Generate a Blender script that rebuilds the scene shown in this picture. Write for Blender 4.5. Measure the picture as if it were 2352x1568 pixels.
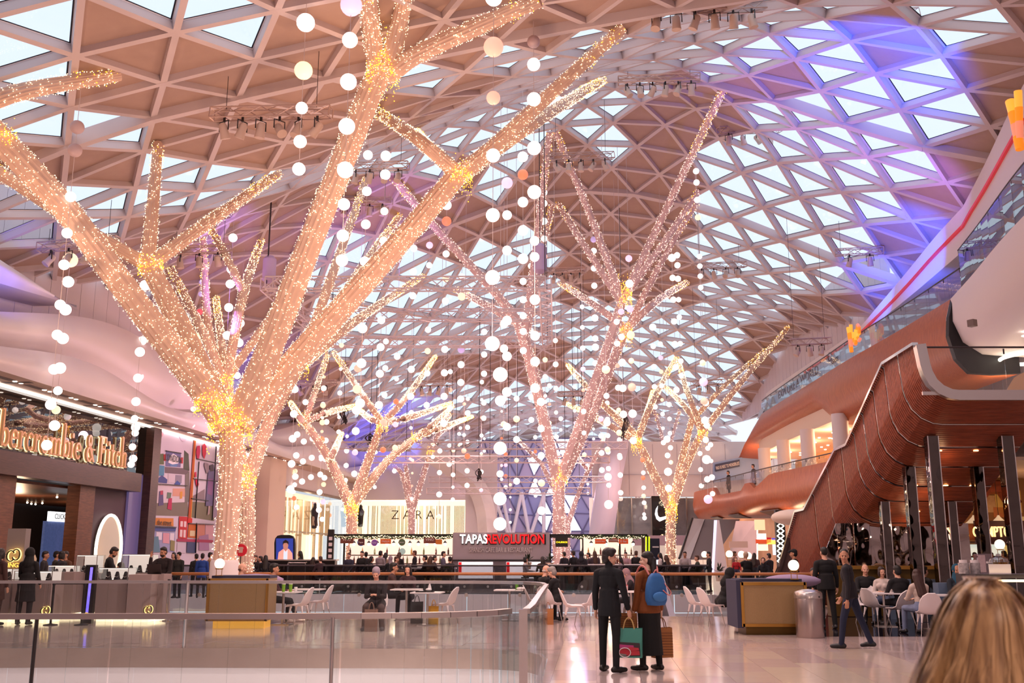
import bpy, bmesh, math, random
import numpy as np
from mathutils import Vector, Matrix
random.seed(7); RNG = np.random.default_rng(7)
PI = math.pi
S = bpy.context.scene
for o in list(bpy.data.objects): bpy.data.objects.remove(o)
COL = S.collection

# ------------------------------------------------------------------ camera
F = 2300.0; PITCH = math.atan(484 / F); H = 1.65
CP, SP = math.cos(PITCH), math.sin(PITCH)
cam = bpy.data.cameras.new('camera'); cam.sensor_width = 36; cam.lens = 36 * F / 2352
cam.clip_end = 400; cam.clip_start = .05
cam.dof.use_dof = True; cam.dof.focus_distance = 21; cam.dof.aperture_fstop = 4.0
co = bpy.data.objects.new('camera', cam); COL.objects.link(co)
co.location = (0, 0, H); co.rotation_euler = (PI / 2 + PITCH, 0, 0); S.camera = co

# ------------------------------------------------------------------ sky, exposure
S.view_settings.view_transform = 'Standard'; S.view_settings.look = 'None'
S.view_settings.gamma = 1; S.view_settings.use_curve_mapping = False
S.view_settings.exposure = 0.0
W = bpy.data.worlds.new('sky'); S.world = W; W.use_nodes = True
bg = W.node_tree.nodes['Background']; bg.inputs[0].default_value = (.80, .89, 1, 1); bg.inputs[1].default_value = 1.2
c = S.cycles
c.use_denoising = True; c.max_bounces = 7; c.diffuse_bounces = 3; c.glossy_bounces = 3
c.transmission_bounces = 4; c.transparent_max_bounces = 16; c.sample_clamp_indirect = 3; c.sample_clamp_direct = 12
c.caustics_reflective = False; c.caustics_refractive = False; c.use_light_tree = True
c.use_adaptive_sampling = True; c.adaptive_threshold = .03

def lamp(kind, loc, energy, col, size=.4, target=None, spot=60, blend=.6):
    l = bpy.data.lights.new(kind.lower() + '_lamp', kind); l.energy = energy; l.color = col
    if kind in ('POINT', 'SPOT'): l.shadow_soft_size = size
    if kind == 'AREA': l.size = size
    if kind == 'SPOT': l.spot_size = math.radians(spot); l.spot_blend = blend
    o = bpy.data.objects.new(kind.lower() + '_lamp', l); COL.objects.link(o); o.location = loc
    if target is not None:
        o.rotation_euler = (Vector(target) - Vector(loc)).to_track_quat('-Z', 'Y').to_euler()
    return o
PINK = (1, .56, .45); WARM = (1, .66, .42); MAG = (1, .56, .70); BLUE = (.015, .09, 1); PURP = (.34, .18, 1)
# added fill lamps, globe-sized, standing in for the light of the hanging globes
ORAN = (1, .58, .36); LIL = (.95, .60, .85)
for (x, y, z, e, cl) in [(-4, 20, 8, 430, ORAN), (0, 24, 8.5, 480, ORAN), (-12, 22, 8, 200, ORAN), (-3, 31, 9, 520, ORAN), (-9.5, 36, 7, 280, PINK), (1, 40, 8, 150, PINK), (-11, 46, 7, 380, MAG), (-1, 47, 8, 320, PINK), (-5, 64, 7, 420, PINK), (4, 66, 6.5, 260, PINK),
        (-4, 80, 6.5, 420, MAG), (5, 84, 6.5, 380, MAG), (9, 74, 6, 150, PINK), (9, 58, 6.5, 60, LIL)]:
    lamp('POINT', (x, y, z), e, cl, .2)
# added downward floods without fixtures, lighting the floor but not the roof
FL = (1, .74, .70)
for (x, y, z, e, cl) in [(3, 17, 12, 2100, FL), (-1.5, 20, 8, 1500, FL), (7.5, 20, 12, 1300, FL), (-3, 13, 9, 1500, (1, .80, .76)), (0, 4, 9, 900, FL), (-13.5, 27, 7, 700, FL), (3, 28, 13, 2000, FL), (-6, 37, 9, 900, FL), (4, 42, 14, 2000, FL),
        (-7, 50, 11, 1800, FL), (6, 55, 12, 1600, FL), (-3, 66, 11, 1600, FL), (6, 72, 11, 1500, FL), (11, 40, 12, 900, FL)]:
    lamp('SPOT', (x, y, z), e * .72, cl, .25, (x, y + .01, 0), 140, .5)
# coloured spots on the roof
for (q, w, e, cl, sp) in [((11, 26.5, 14.2), (12.1, 30.4, 17.7), 3600, BLUE, 80), ((14.5, 38, 12.0), (17.9, 41, 14.7), 2600, BLUE, 80), ((15, 44, 12.2), (18, 46, 14.5), 1500, BLUE, 80), ((9, 38, 13), (11.3, 36, 18.4), 900, PURP, 95), ((14, 34, 13), (15.5, 37, 16), 700, PURP, 90),
        ((-11, 38, 10), (-11.2, 42.5, 16.2), 1300, PURP, 80), ((-13, 52, 8), (-15, 55.6, 11.7), 900, BLUE, 90), ((-15, 29, 9), (-17, 32.4, 11.6), 300, BLUE, 80), ((-8, 72, 8), (-9.9, 76.6, 11.7), 2600, BLUE, 90), ((-5, 43, 13), (-7.1, 47.3, 18.3), 1100, PURP, 80)]:
    lamp('SPOT', q, e, cl, .15, w, sp, .8)
lamp('POINT', (3, -5, 5), 700, (1, .74, .6), .4); lamp('POINT', (12, -3, 6), 500, (1, .8, .7), .4)  # unseen lamps added behind the camera to brighten the mirror reflections
lamp('POINT', (-3, 13, -2.6), 420, (1, .86, .82), .6)  # fill lamp added inside the near opening to lighten its white fascia
# ------------------------------------------------------------------ pixel helpers (a pixel plus a real distance gives a place in the hall)
def ray(px, py):
    u, v = (px - 1176) / F, (784 - py) / F
    return np.array([u, CP - v * SP, SP + v * CP])
def at(px, py, Y):
    d = ray(px, py); t = Y / d[1]; return Vector((d[0] * t, Y, H + d[2] * t))
def atz(px, py, z):
    d = ray(px, py); t = (z - H) / d[2]; return Vector((d[0] * t, d[1] * t, z))
def gnd(px, py): return atz(px, py, 0)
def atx(px, py, X):
    d = ray(px, py); t = X / d[0]; return Vector((X, d[1] * t, H + d[2] * t))
def onplane(px, py, p0, n):
    d = Vector(ray(px, py)); o = Vector((0, 0, H)); t = (Vector(p0) - o).dot(n) / d.dot(n); return o + d * t
def proj(p):
    x, y, z = p[0], p[1], p[2] - H
    dep = y * CP + z * SP; up = -y * SP + z * CP
    if dep < .05: return (-1e5, -1e5)
    return (1176 + F * x / dep, 784 - F * up / dep)

# ------------------------------------------------------------------ materials
def lin(h):
    if isinstance(h, str):
        h = h.lstrip('#'); h = h if len(h) == 6 else ''.join(q * 2 for q in h); v = [int(h[i:i + 2], 16) / 255 for i in (0, 2, 4)]
    else: v = h
    return tuple(((x / 12.92) if x <= .04045 else ((x + .055) / 1.055) ** 2.4) for x in v)
MATS = {}
def mat(name, col='#ffffff', rough=.5, metal=0, emit=None, es=1, spec=.5, noise=None, bump=0, nscale=20, sample=False, trans=0, coat=0):
    if name in MATS: return MATS[name]
    m = bpy.data.materials.new(name); m.use_nodes = True; nt = m.node_tree; b = nt.nodes['Principled BSDF']
    b.inputs['Base Color'].default_value = (*lin(col), 1); b.inputs['Roughness'].default_value = rough
    b.inputs['Metallic'].default_value = metal; b.inputs['Specular IOR Level'].default_value = spec
    b.inputs['Coat Weight'].default_value = coat
    if trans: b.inputs['Transmission Weight'].default_value = trans
    if emit:
        b.inputs['Emission Color'].default_value = (*lin(emit), 1); b.inputs['Emission Strength'].default_value = es
        m.cycles.emission_sampling = 'AUTO' if sample else 'NONE'
    if noise or bump:
        tc = nt.nodes.new('ShaderNodeTexCoord'); n = nt.nodes.new('ShaderNodeTexNoise'); n.inputs['Scale'].default_value = nscale
        n.inputs['Detail'].default_value = 4; nt.links.new(tc.outputs['Object'], n.inputs['Vector'])
        if noise:
            mx = nt.nodes.new('ShaderNodeMix'); mx.data_type = 'RGBA'
            mx.inputs[6].default_value = (*lin(col), 1); mx.inputs[7].default_value = (*lin(noise), 1)
            nt.links.new(n.outputs['Fac'], mx.inputs[0]); nt.links.new(mx.outputs[2], b.inputs['Base Color'])
        if bump:
            bp = nt.nodes.new('ShaderNodeBump'); bp.inputs['Strength'].default_value = bump; bp.inputs['Distance'].default_value = .02
            nt.links.new(n.outputs['Fac'], bp.inputs['Height']); nt.links.new(bp.outputs[0], b.inputs['Normal'])
    MATS[name] = m; return m
def glass(name, tint='#ffffff', refl=.08, rough=.02, fres=True):
    if name in MATS: return MATS[name]
    m = bpy.data.materials.new(name); m.use_nodes = True; nt = m.node_tree; nt.nodes.clear()
    o = nt.nodes.new('ShaderNodeOutputMaterial'); t = nt.nodes.new('ShaderNodeBsdfTransparent'); g = nt.nodes.new('ShaderNodeBsdfGlossy')
    t.inputs[0].default_value = (*lin(tint), 1); g.inputs['Roughness'].default_value = rough
    mx = nt.nodes.new('ShaderNodeMixShader')
    if fres:
        lw = nt.nodes.new('ShaderNodeLayerWeight'); lw.inputs[0].default_value = .25
        mu = nt.nodes.new('ShaderNodeMath'); mu.operation = 'MULTIPLY_ADD'; mu.inputs[1].default_value = .22; mu.inputs[2].default_value = refl
        nt.links.new(lw.outputs['Fresnel'], mu.inputs[0]); nt.links.new(mu.outputs[0], mx.inputs[0])
    else: mx.inputs[0].default_value = refl
    nt.links.new(t.outputs[0], mx.inputs[1]); nt.links.new(g.outputs[0], mx.inputs[2]); nt.links.new(mx.outputs[0], o.inputs[0])
    MATS[name] = m; return m
def wood(name, c1, c2, rough=.4, scale=(1, 1, 1), wave=6, emit=0):
    if name in MATS: return MATS[name]
    m = mat(name, c1, rough); nt = m.node_tree; b = nt.nodes['Principled BSDF']
    tc = nt.nodes.new('ShaderNodeTexCoord'); mp = nt.nodes.new('ShaderNodeMapping'); mp.inputs['Scale'].default_value = scale
    n = nt.nodes.new('ShaderNodeTexNoise'); n.inputs['Scale'].default_value = wave; n.inputs['Detail'].default_value = 5
    mx = nt.nodes.new('ShaderNodeMix'); mx.data_type = 'RGBA'; mx.inputs[6].default_value = (*lin(c1), 1); mx.inputs[7].default_value = (*lin(c2), 1)
    rp = nt.nodes.new('ShaderNodeMapRange'); rp.inputs[1].default_value = .35; rp.inputs[2].default_value = .65
    nt.links.new(tc.outputs['Object'], mp.inputs[0]); nt.links.new(mp.outputs[0], n.inputs['Vector'])
    nt.links.new(n.outputs['Fac'], rp.inputs[0]); nt.links.new(rp.outputs[0], mx.inputs[0]); nt.links.new(mx.outputs[2], b.inputs['Base Color'])
    return m

# ------------------------------------------------------------------ mesh builder
class MB:
    def __init__(s): s.v = []; s.f = []; s.mi = []; s.m = 0
    def add(s, vs, fs, m=None):
        n = len(s.v); s.v += [tuple(p) for p in vs]
        s.f += [tuple(i + n for i in f) for f in fs]; s.mi += [s.m if m is None else m] * len(fs); return s
    def box(s, c, d, rz=0, m=None, mat4=None):
        x, y, z = d[0] / 2, d[1] / 2, d[2] / 2
        vs = [Vector((a, b, e)) for a in (-x, x) for b in (-y, y) for e in (-z, z)]
        if rz: R_ = Matrix.Rotation(rz, 3, 'Z'); vs = [R_ @ v for v in vs]
        if mat4 is not None: vs = [mat4 @ v for v in vs]
        vs = [v + Vector(c) for v in vs]
        return s.add(vs, [(0, 1, 3, 2), (4, 6, 7, 5), (0, 4, 5, 1), (2, 3, 7, 6), (0, 2, 6, 4), (1, 5, 7, 3)], m)
    def hexa(s, a, b, m=None):
        "two quads (lists of four points) joined to a solid"
        return s.add(list(a) + list(b), [(3, 2, 1, 0), (4, 5, 6, 7), (0, 1, 5, 4), (1, 2, 6, 5), (2, 3, 7, 6), (3, 0, 4, 7)], m)
    def beam(s, a, b, w, h, up=(0, 0, 1), m=None, off=0):
        a, b, up = Vector(a), Vector(b), Vector(up); d = (b - a).normalized(); r = d.cross(up)
        if r.length < 1e-4: r = d.cross(Vector((1, 0, 0)))
        r.normalize(); u = r.cross(d); q = lambda p: [p - r * w / 2 + u * (off - h / 2), p + r * w / 2 + u * (off - h / 2), p + r * w / 2 + u * (off + h / 2), p - r * w / 2 + u * (off + h / 2)]
        return s.hexa(q(a), q(b), m)
    def tube(s, pts, rad, n=8, m=None, closed=False, cap=True, groove=0):
        pts = [Vector(p) for p in pts]; N = len(pts)
        rad = rad if hasattr(rad, '__len__') else [rad] * N
        vs = []; nrm = None
        for i, p in enumerate(pts):
            if closed: d = pts[(i + 1) % N] - pts[i - 1]
            else: d = pts[min(i + 1, N - 1)] - pts[max(i - 1, 0)]
            d.normalize()
            if nrm is None:
                nrm = d.cross(Vector((0, 0, 1)));
                if nrm.length < .05: nrm = d.cross(Vector((1, 0, 0)))
            nrm = (nrm - d * nrm.dot(d)).normalized(); bi = d.cross(nrm)
            for k in range(n):
                a = 2 * PI * k / n; r = rad[i] * (1 - (groove if k % 2 else 0)); vs.append(p + (nrm * math.cos(a) + bi * math.sin(a)) * r)
        fs = []
        for i in range(N if closed else N - 1):
            j = (i + 1) % N
            for k in range(n): fs.append((i * n + k, i * n + (k + 1) % n, j * n + (k + 1) % n, j * n + k))
        if cap and not closed: fs += [tuple(range(n))[::-1], tuple((N - 1) * n + k for k in range(n))]
        return s.add(vs, fs, m)
    def cyl(s, c, r, h, n=16, m=None, r2=None):
        c = Vector(c); return s.tube([c, c + Vector((0, 0, h))], [r, r if r2 is None else r2], n, m)
    def lathe(s, c, prof, n=20, m=None, sx=1, sy=1):
        c = Vector(c); vs = []
        for (r, z) in prof:
            for k in range(n): vs.append(c + Vector((r * math.cos(2 * PI * k / n) * sx, r * math.sin(2 * PI * k / n) * sy, z)))
        fs = [(i * n + k, i * n + (k + 1) % n, (i + 1) * n + (k + 1) % n, (i + 1) * n + k) for i in range(len(prof) - 1) for k in range(n)]
        if prof[0][0] > 1e-4: fs.append(tuple(range(n))[::-1])
        if prof[-1][0] > 1e-4: fs.append(tuple((len(prof) - 1) * n + k for k in range(n)))
        return s.add(vs, fs, m)
    def ball(s, c, r, n=16, m=None, sq=(1, 1, 1)):
        prof = [(r * math.sin(PI * i / (n // 2)), -r * math.cos(PI * i / (n // 2)) * sq[2]) for i in range(n // 2 + 1)]
        prof[0] = (1e-5, prof[0][1]); prof[-1] = (1e-5, prof[-1][1]); return s.lathe(c, prof, n, m, sq[0], sq[1])
    def grid(s, P, m=None, flip=False):
        "P: rows of points"
        R_, Cn = len(P), len(P[0]); vs = [p for row in P for p in row]
        fs = []
        for i in range(R_ - 1):
            for j in range(Cn - 1):
                q = (i * Cn + j, i * Cn + j + 1, (i + 1) * Cn + j + 1, (i + 1) * Cn + j); fs.append(q[::-1] if flip else q)
        return s.add(vs, fs, m)
    def slab(s, poly, nrm, th, m=None):
        "flat polygon thickened by th along nrm"
        nrm = Vector(nrm) * th; a = [Vector(p) for p in poly]; b = [p + nrm for p in a]; n = len(a)
        return s.add(a + b, [tuple(range(n))[::-1], tuple(range(n, 2 * n))] + [(i, (i + 1) % n, n + (i + 1) % n, n + i) for i in range(n)], m)
    def build(s, name, mats, parent=None, origin=None, smooth=False, label=None, kind=None, world=True):
        "verts are world coordinates; a child's are taken relative to its parent's place. world=False: already local"
        me = bpy.data.meshes.new(name)
        if origin is None and parent is None: origin = (0, 0, 0)
        if parent is not None: o_ = wloc(parent) if world else Vector((0, 0, 0))
        else: o_ = Vector(origin) if world else Vector((0, 0, 0))
        V = np.array(s.v, dtype=float).reshape(-1, 3) - np.array(o_)
        me.from_pydata(V.tolist(), [], s.f)
        ms = mats if isinstance(mats, (list, tuple)) else [mats]
        for q in ms: me.materials.append(q)
        if len(ms) > 1: me.polygons.foreach_set('material_index', s.mi)
        if smooth is not False:
            me.polygons.foreach_set('use_smooth', [True] * len(s.f))
            if smooth is not True: me.set_sharp_from_angle(angle=math.radians(smooth))
        me.update()
        o = bpy.data.objects.new(name, me); COL.objects.link(o)
        if parent is not None: o.parent = parent
        else: o.location = origin
        if label: o['label'] = label
        if kind: o['kind'] = kind
        return o
def wloc(o):
    p = Vector((0, 0, 0))
    while o is not None: p += Vector(o.location); o = o.parent
    return p
def thing(name, label, cat, loc=(0, 0, 0), rz=0, group=None):
    o = bpy.data.objects.new(name, None); COL.objects.link(o); o.location = loc; o.rotation_euler = (0, 0, rz); o.empty_display_size = .1
    o['label'] = label; o['category'] = cat
    if group: o['group'] = group
    return o
def tag(o, label, cat, group=None, kind=None):
    o['label'] = label; o['category'] = cat
    if group: o['group'] = group
    if kind: o['kind'] = kind
    return o
def struct(o): o['kind'] = 'structure'; return o
def dup(root, loc, rz=0, label=None, group=None):
    r = root.copy(); COL.objects.link(r); r.location = loc; r.rotation_euler = (0, 0, rz)
    if label: r['label'] = label
    if group: r['group'] = group
    for ch in list(root.children):
        c_ = ch.copy(); COL.objects.link(c_); c_.parent = r
        for g in ch.children:
            d = g.copy(); COL.objects.link(d); d.parent = c_
    return r
def share(src, name, parent=None, loc=(0, 0, 0), rot=(0, 0, 0), scale=None, label=None):
    "another object on the same mesh"
    o = bpy.data.objects.new(name, src.data); COL.objects.link(o); o.parent = parent; o.location = loc; o.rotation_euler = rot
    if scale: o.scale = scale
    if label: o['label'] = label
    return o
def text(body, name, p, xdir, up, size, m, parent=None, extrude=.02, align='CENTER', sx=1, off=0, shear=0, spacing=1):
    "lettering standing on a plane: xdir along the line, up upwards"
    cu = bpy.data.curves.new(name, 'FONT'); cu.body = body; cu.size = size; cu.extrude = extrude; cu.align_x = align; cu.align_y = 'CENTER'
    cu.offset = off; cu.shear = shear; cu.space_character = spacing; cu.resolution_u = 3
    o = bpy.data.objects.new(name, cu); COL.objects.link(o); bpy.context.view_layer.update()
    me = bpy.data.meshes.new_from_object(o.evaluated_get(bpy.context.evaluated_depsgraph_get())); bpy.data.objects.remove(o); bpy.data.curves.remove(cu)
    me.materials.clear(); me.materials.append(m); me.name = name; o = bpy.data.objects.new(name, me); COL.objects.link(o)
    x = Vector(xdir).normalized(); u = Vector(up).normalized(); n = x.cross(u).normalized(); u = n.cross(x)
    M = Matrix((x * sx, u, n)).transposed().to_4x4(); M.translation = Vector(p) - (wloc(parent) if parent else Vector((0, 0, 0)))
    o.parent = parent; o.matrix_basis = M
    return o
def smoothpath(pts, n):
    "Catmull-Rom through points"
    P = [Vector(p) for p in pts]; P = [P[0] * 2 - P[1]] + P + [P[-1] * 2 - P[-2]]; out = []
    for i in range(1, len(P) - 2):
        for k in range(n):
            t = k / n; a, b, c_, d = P[i - 1], P[i], P[i + 1], P[i + 2]
            out.append(.5 * ((2 * b) + (c_ - a) * t + (2 * a - 5 * b + 4 * c_ - d) * t * t + (3 * b - a - 3 * c_ + d) * t ** 3))
    out.append(P[-2]); return out

M_WHITE = mat('white_plaster', '#e9dcdc', .6); M_WHITE2 = mat('white_panel', '#e2d6da', .45)
M_STEEL = mat('brushed_steel', '#c9c0bd', .28, .9); M_STEELD = mat('dark_steel', '#4a4344', .35, .8)
M_CHROME = mat('chrome', '#d8d4d2', .12, 1); M_BLACK = mat('black_paint', '#121013', .45); M_DARK = mat('dark_board', '#2a2126', .6)
M_GLASS = glass('clear_glass', '#f1f4f4', .03); M_GLASSD = glass('tinted_glass', '#6d6a72', .10)
M_BRASS = mat('brass', '#b98a45', .32, .9); M_CREAM = mat('cream_paint', '#e6c9b4', .55)
M_GLOBE = mat('globe_light', '#fff6ee', .4, emit='#fff3ea', es=1.9)
# ------------------------------------------------------------------ roof: an undulating triangulated shell
AX = math.radians(4.6); A_ = np.array([math.sin(AX), math.cos(AX)]); C_ = np.array([math.cos(AX), -math.sin(AX)])
CTRL = np.array([(-10, 22, 13.6), (0, 22, 15.3), (9, 21, 15.6), (3.3, 26.5, 16.6), (3, 31, 17.9), (-10.6, 28, 13.9), (-7.6, 33, 15.0), (-9.7, 23, 13.5),
    (-17, 24, 11.2), (-16.8, 32, 11.6), (-16.2, 39, 12.8), (-15.6, 47, 13.7), (-15.2, 51, 12.9), (-14.6, 58, 11.2), (-18, 20, 11.5), (-8, 40, 17.3), (-8, 46, 17.9),
    (0, 40, 20.8), (4, 42, 21.6), (8, 42, 21.3), (5, 50, 20.8), (9, 30, 18.6), (12, 35, 18.0), (16, 27, 15.6), (17.5, 36, 14.6),
    (0, 63, 17.4), (-8, 60, 14.3), (9, 60, 18.4), (18.3, 50, 13.7), (18.3, 58, 14.8), (18.3, 66, 15.3), (18.3, 74, 13.5), (18.5, 85, 11.8), (0, 75, 16.2), (8, 76, 16.6), (0, 85, 13.6), (8, 86, 13.9), (-7, 76, 13.4), (-8, 86, 11.8),
    (0, 92, 13.6), (9, 93, 13.9), (0, 106, 11.0), (9, 106, 11.2), (-12, 76, 10.6), (-10, 95, 10.4), (18, 100, 11),
    (-18, -8, 12), (0, -8, 15), (16, -8, 14.5), (0, 8, 15), (16, 10, 15)], float)
def _tps(d): return np.where(d > 1e-9, d * d * np.log(np.maximum(d, 1e-9)), 0)
_n = len(CTRL); _D = np.linalg.norm(CTRL[:, None, :2] - CTRL[None, :, :2], axis=2)
_M = np.zeros((_n + 3, _n + 3)); _M[:_n, :_n] = _tps(_D) + np.eye(_n) * 1.0; _M[:_n, _n] = 1; _M[:_n, _n + 1:] = CTRL[:, :2]; _M[_n:, :_n] = _M[:_n, _n:].T
_W = np.linalg.solve(_M, np.concatenate([CTRL[:, 2], np.zeros(3)]))
def roofz(x, y):
    x = np.atleast_1d(np.asarray(x, float)); y = np.atleast_1d(np.asarray(y, float))
    d = np.hypot(x[:, None] - CTRL[:, 0], y[:, None] - CTRL[:, 1])
    return _tps(d) @ _W[:_n] + _W[_n] + _W[_n + 1] * x + _W[_n + 2] * y
def onroof(px, py, far=140, drop=0):
    d = ray(px, py); t = np.arange(8, far, .25); P = d[None] * t[:, None] + np.array([0, 0, H])
    k = np.where(P[:, 2] >= roofz(P[:, 0], P[:, 1]) - drop)[0]
    return Vector(P[k[0]]) if len(k) else None
def left_edge(y): return -17.9 + .083 * (y - 32.3)
def right_edge(y): return 18.3 if y > 46 else 19.5 if y > 32 else 20.1 - .10 * (32 - y)

GLASS_ON = [[(-60, 0), (195, 5), (140, 105), (60, 190), (-60, 190)], [(240, -60), (670, -60), (645, 105), (560, 110), (440, 72), (300, 60)],
    [(-60, 195), (70, 205), (200, 230), (400, 250), (170, 345), (-60, 345)], [(-60, 375), (120, 385), (420, 385), (560, 405), (820, 330), (980, 290), (1160, 120), (1260, 60), (1500, 40), (1500, 150), (1160, 330), (900, 400), (600, 450), (300, 520), (-60, 560)],
    [(1160, 120), (960, 130), (930, 190), (1100, 180)],
    [(1480, 0), (1990, 0), (2000, 90), (1960, 180), (1880, 170), (1700, 165), (1610, 180), (1560, 165), (1480, 240), (1420, 330), (1330, 380), (1130, 400), (1100, 330), (1300, 230)],
    [(2085, 5), (2180, -40), (2330, -20), (2300, 80), (2240, 155), (2150, 130)],
    [(2075, 145), (2215, 260), (2130, 370), (2130, 420), (2060, 470), (1990, 560), (2060, 600), (1880, 690), (1730, 745), (1600, 870), (1500, 900), (1290, 820), (690, 830), (690, 660), (1290, 640), (1600, 690), (1590, 560), (1570, 480), (1590, 380), (1680, 330), (1730, 260), (1850, 230), (1950, 185)],
    [(1450, 395), (1500, 440), (1445, 485), (1395, 445)], [(1690, 215), (1760, 240), (1700, 300), (1650, 260)], [(1060, 420), (1180, 400), (1140, 480), (1060, 480)],
    [(780, 790), (1000, 800), (1100, 860), (1300, 820), (1400, 880), (1300, 960), (800, 960)], [(620, 560), (800, 540), (960, 560), (1000, 620), (1270, 520), (1330, 560), (1280, 620), (900, 660), (620, 640)],
    [(1500, 880), (1740, 800), (1700, 960), (1640, 1000), (1500, 1000)]]
GLASS_OFF = [[(1270, 330), (1560, 330), (1600, 470), (1580, 600), (1300, 560), (1240, 440)], [(1300, 600), (1420, 560), (1600, 620), (1570, 690), (1290, 680)], [(1610, 175), (1990, 195), (1850, 225), (1760, 250), (1730, 235), (1600, 330), (1560, 290)],
    [(980, 800), (1290, 790), (1310, 850), (1100, 900), (1010, 870)], [(1930, 60), (2110, 120), (2070, 140), (1990, 190), (1930, 110)]]
GLASS_ON.append([(1445, 400), (1495, 445), (1450, 480), (1400, 445)])
def inpoly(p, poly):
    x, y = p; r = False; n = len(poly)
    for i in range(n):
        (x1, y1), (x2, y2) = poly[i], poly[i - 1]
        if (y1 > y) != (y2 > y) and x < (x2 - x1) * (y - y1) / (y2 - y1) + x1: r = not r
    return r

E = 2.45; HR = E * .866
ceiling = bpy.data.objects.new('ceiling', None); COL.objects.link(ceiling); ceiling['kind'] = 'structure'; ceiling['label'] = 'undulating vaulted roof of white ribs, beige boards and triangular skylights'
nodes = {}
for j in range(-11, 68):
    for i in range(-20, 20):
        c0_ = (i + .5 * (j % 2)) * E; p = C_ * c0_ + A_ * (j * HR - .023 * max(c0_ - 1, 0) ** 2); nodes[(i, j)] = p
keys = list(nodes); XY = np.array([nodes[k] for k in keys]); Zs = roofz(XY[:, 0], XY[:, 1])
N3 = {k: np.array([XY[q, 0], XY[q, 1], Zs[q]]) for q, k in enumerate(keys)}
def inside(p): return left_edge(p[1]) - .4 < p[0] < right_edge(p[1]) + .4 and p[1] < 109
def norm_at(p):
    e = .3; zx = (roofz(p[0] + e, p[1]) - roofz(p[0] - e, p[1]))[0] / (2 * e); zy = (roofz(p[0], p[1] + e) - roofz(p[0], p[1] - e))[0] / (2 * e)
    n = Vector((-zx, -zy, 1)); n.normalize(); return n
_h = 1e-3
gx = (roofz(XY[:, 0] + .3, XY[:, 1]) - roofz(XY[:, 0] - .3, XY[:, 1])) / .6; gy = (roofz(XY[:, 0], XY[:, 1] + .3) - roofz(XY[:, 0], XY[:, 1] - .3)) / .6
NN = {k: Vector((-gx[q], -gy[q], 1)).normalized() for q, k in enumerate(keys)}

tris, edges = [], {}
for (i, j) in keys:
    a, b = (i, j), (i + 1, j); o = j % 2
    for cc, up in (((i + o, j + 1), True), ((i + o, j - 1), False)):
        if b in N3 and cc in N3:
            cen = (N3[a] + N3[b] + N3[cc]) / 3
            if inside(cen):
                tris.append((a, b, cc, cen, up))
                for e_ in ((a, b), (b, cc), (a, cc)): edges[tuple(sorted(e_))] = 1
def is_glass(mid):
    p = proj(mid)
    if any(inpoly(p, q) for q in GLASS_ON[-1:]): return True
    if any(inpoly(p, q) for q in GLASS_OFF): return False
    if any(inpoly(p, q) for q in GLASS_ON): return True
    if -100 < p[0] < 2450 and -100 < p[1]:
        if mid[1] > 88 and -8 < mid[0] < 13: return (int(mid[0] * .4) + int(mid[1] * .3)) % 2 == 0
        return False
    return (int(mid[0] * .21 + 50) + int(mid[1] * .19 + 50)) % 3 == 0
M_RIB = mat('roof_rib', '#d6c5c6', .5); M_BOARD = mat('roof_board', '#bfa193', .7, noise='#b4968a', nscale=3)
M_REVEAL = mat('skylight_reveal', '#ece4ec', .5); M_GASKET = mat('black_gasket', '#0d1020', .5)
M_SKY = glass('skylight_glass', '#fafcff', .03, fres=False)
glassy, boards = [], []
for (a, b, cc, cen, up) in tris:
    mid = (N3[a] + N3[b]) / 2
    (glassy if is_glass(mid) else boards).append((a, b, cc, cen))
def onscreen(p):
    q = proj(p); return -60 < q[0] < 2412 and -60 < q[1] < 1100
def order(L): return sorted(L, key=lambda t: (not onscreen(t[3]), np.linalg.norm(t[3] - np.array([0, 0, H]))))
def inset(t, d, off):
    P = [Vector(N3[k]) for k in t[:3]]; nn = (NN[t[0]] + NN[t[1]] + NN[t[2]]).normalized(); cn = sum(P, Vector()) / 3
    r = (P[1] - P[0]).cross(P[2] - P[0]).length / sum((P[q] - P[q - 1]).length for q in range(3))
    return [p + (cn - p) * (d / r) + nn * off for p in P], nn
def slab3(mb, t, d, off, th):
    P, nn = inset(t, d, off); mb.slab(P if (P[1] - P[0]).cross(P[2] - P[0]).dot(nn) > 0 else P[::-1], nn, th)
rest = MB()
for q, t in enumerate(order(boards)):
    if q < 300:
        m = MB(); slab3(m, t, .02, .02, .05); m.build('ceiling_panel', M_BOARD, ceiling)
    else: slab3(rest, t, .02, .02, .05)
rest.build('ceiling_panel', M_BOARD, ceiling, kind='stuff')
rest = MB(); fr = MB()
for q, t in enumerate(order(glassy)):
    P, nn = inset(t, .01, -.04); Q, _ = inset(t, .10, .13); R2, _ = inset(t, .13, .11); R3, _ = inset(t, .09, .11)
    for a in range(3):
        b = (a + 1) % 3
        fr.add([P[a], P[b], Q[b], Q[a]], [(0, 1, 2, 3)], 0); fr.add([R3[a], R3[b], R2[b], R2[a]], [(0, 1, 2, 3)], 1)
    m = MB() if q < 300 else rest; slab3(m, t, .09, .13, .025)
    if q < 300: m.build('skylight_pane', M_SKY, ceiling)
rest.build('skylight_pane', M_SKY, ceiling, kind='stuff')
fr.build('skylight_frame', [M_REVEAL, M_GASKET], ceiling, kind='stuff')
rest = MB()
EL = sorted(edges, key=lambda e: (not onscreen((N3[e[0]] + N3[e[1]]) / 2), np.linalg.norm((N3[e[0]] + N3[e[1]]) / 2 - np.array([0, 0, H]))))
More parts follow.
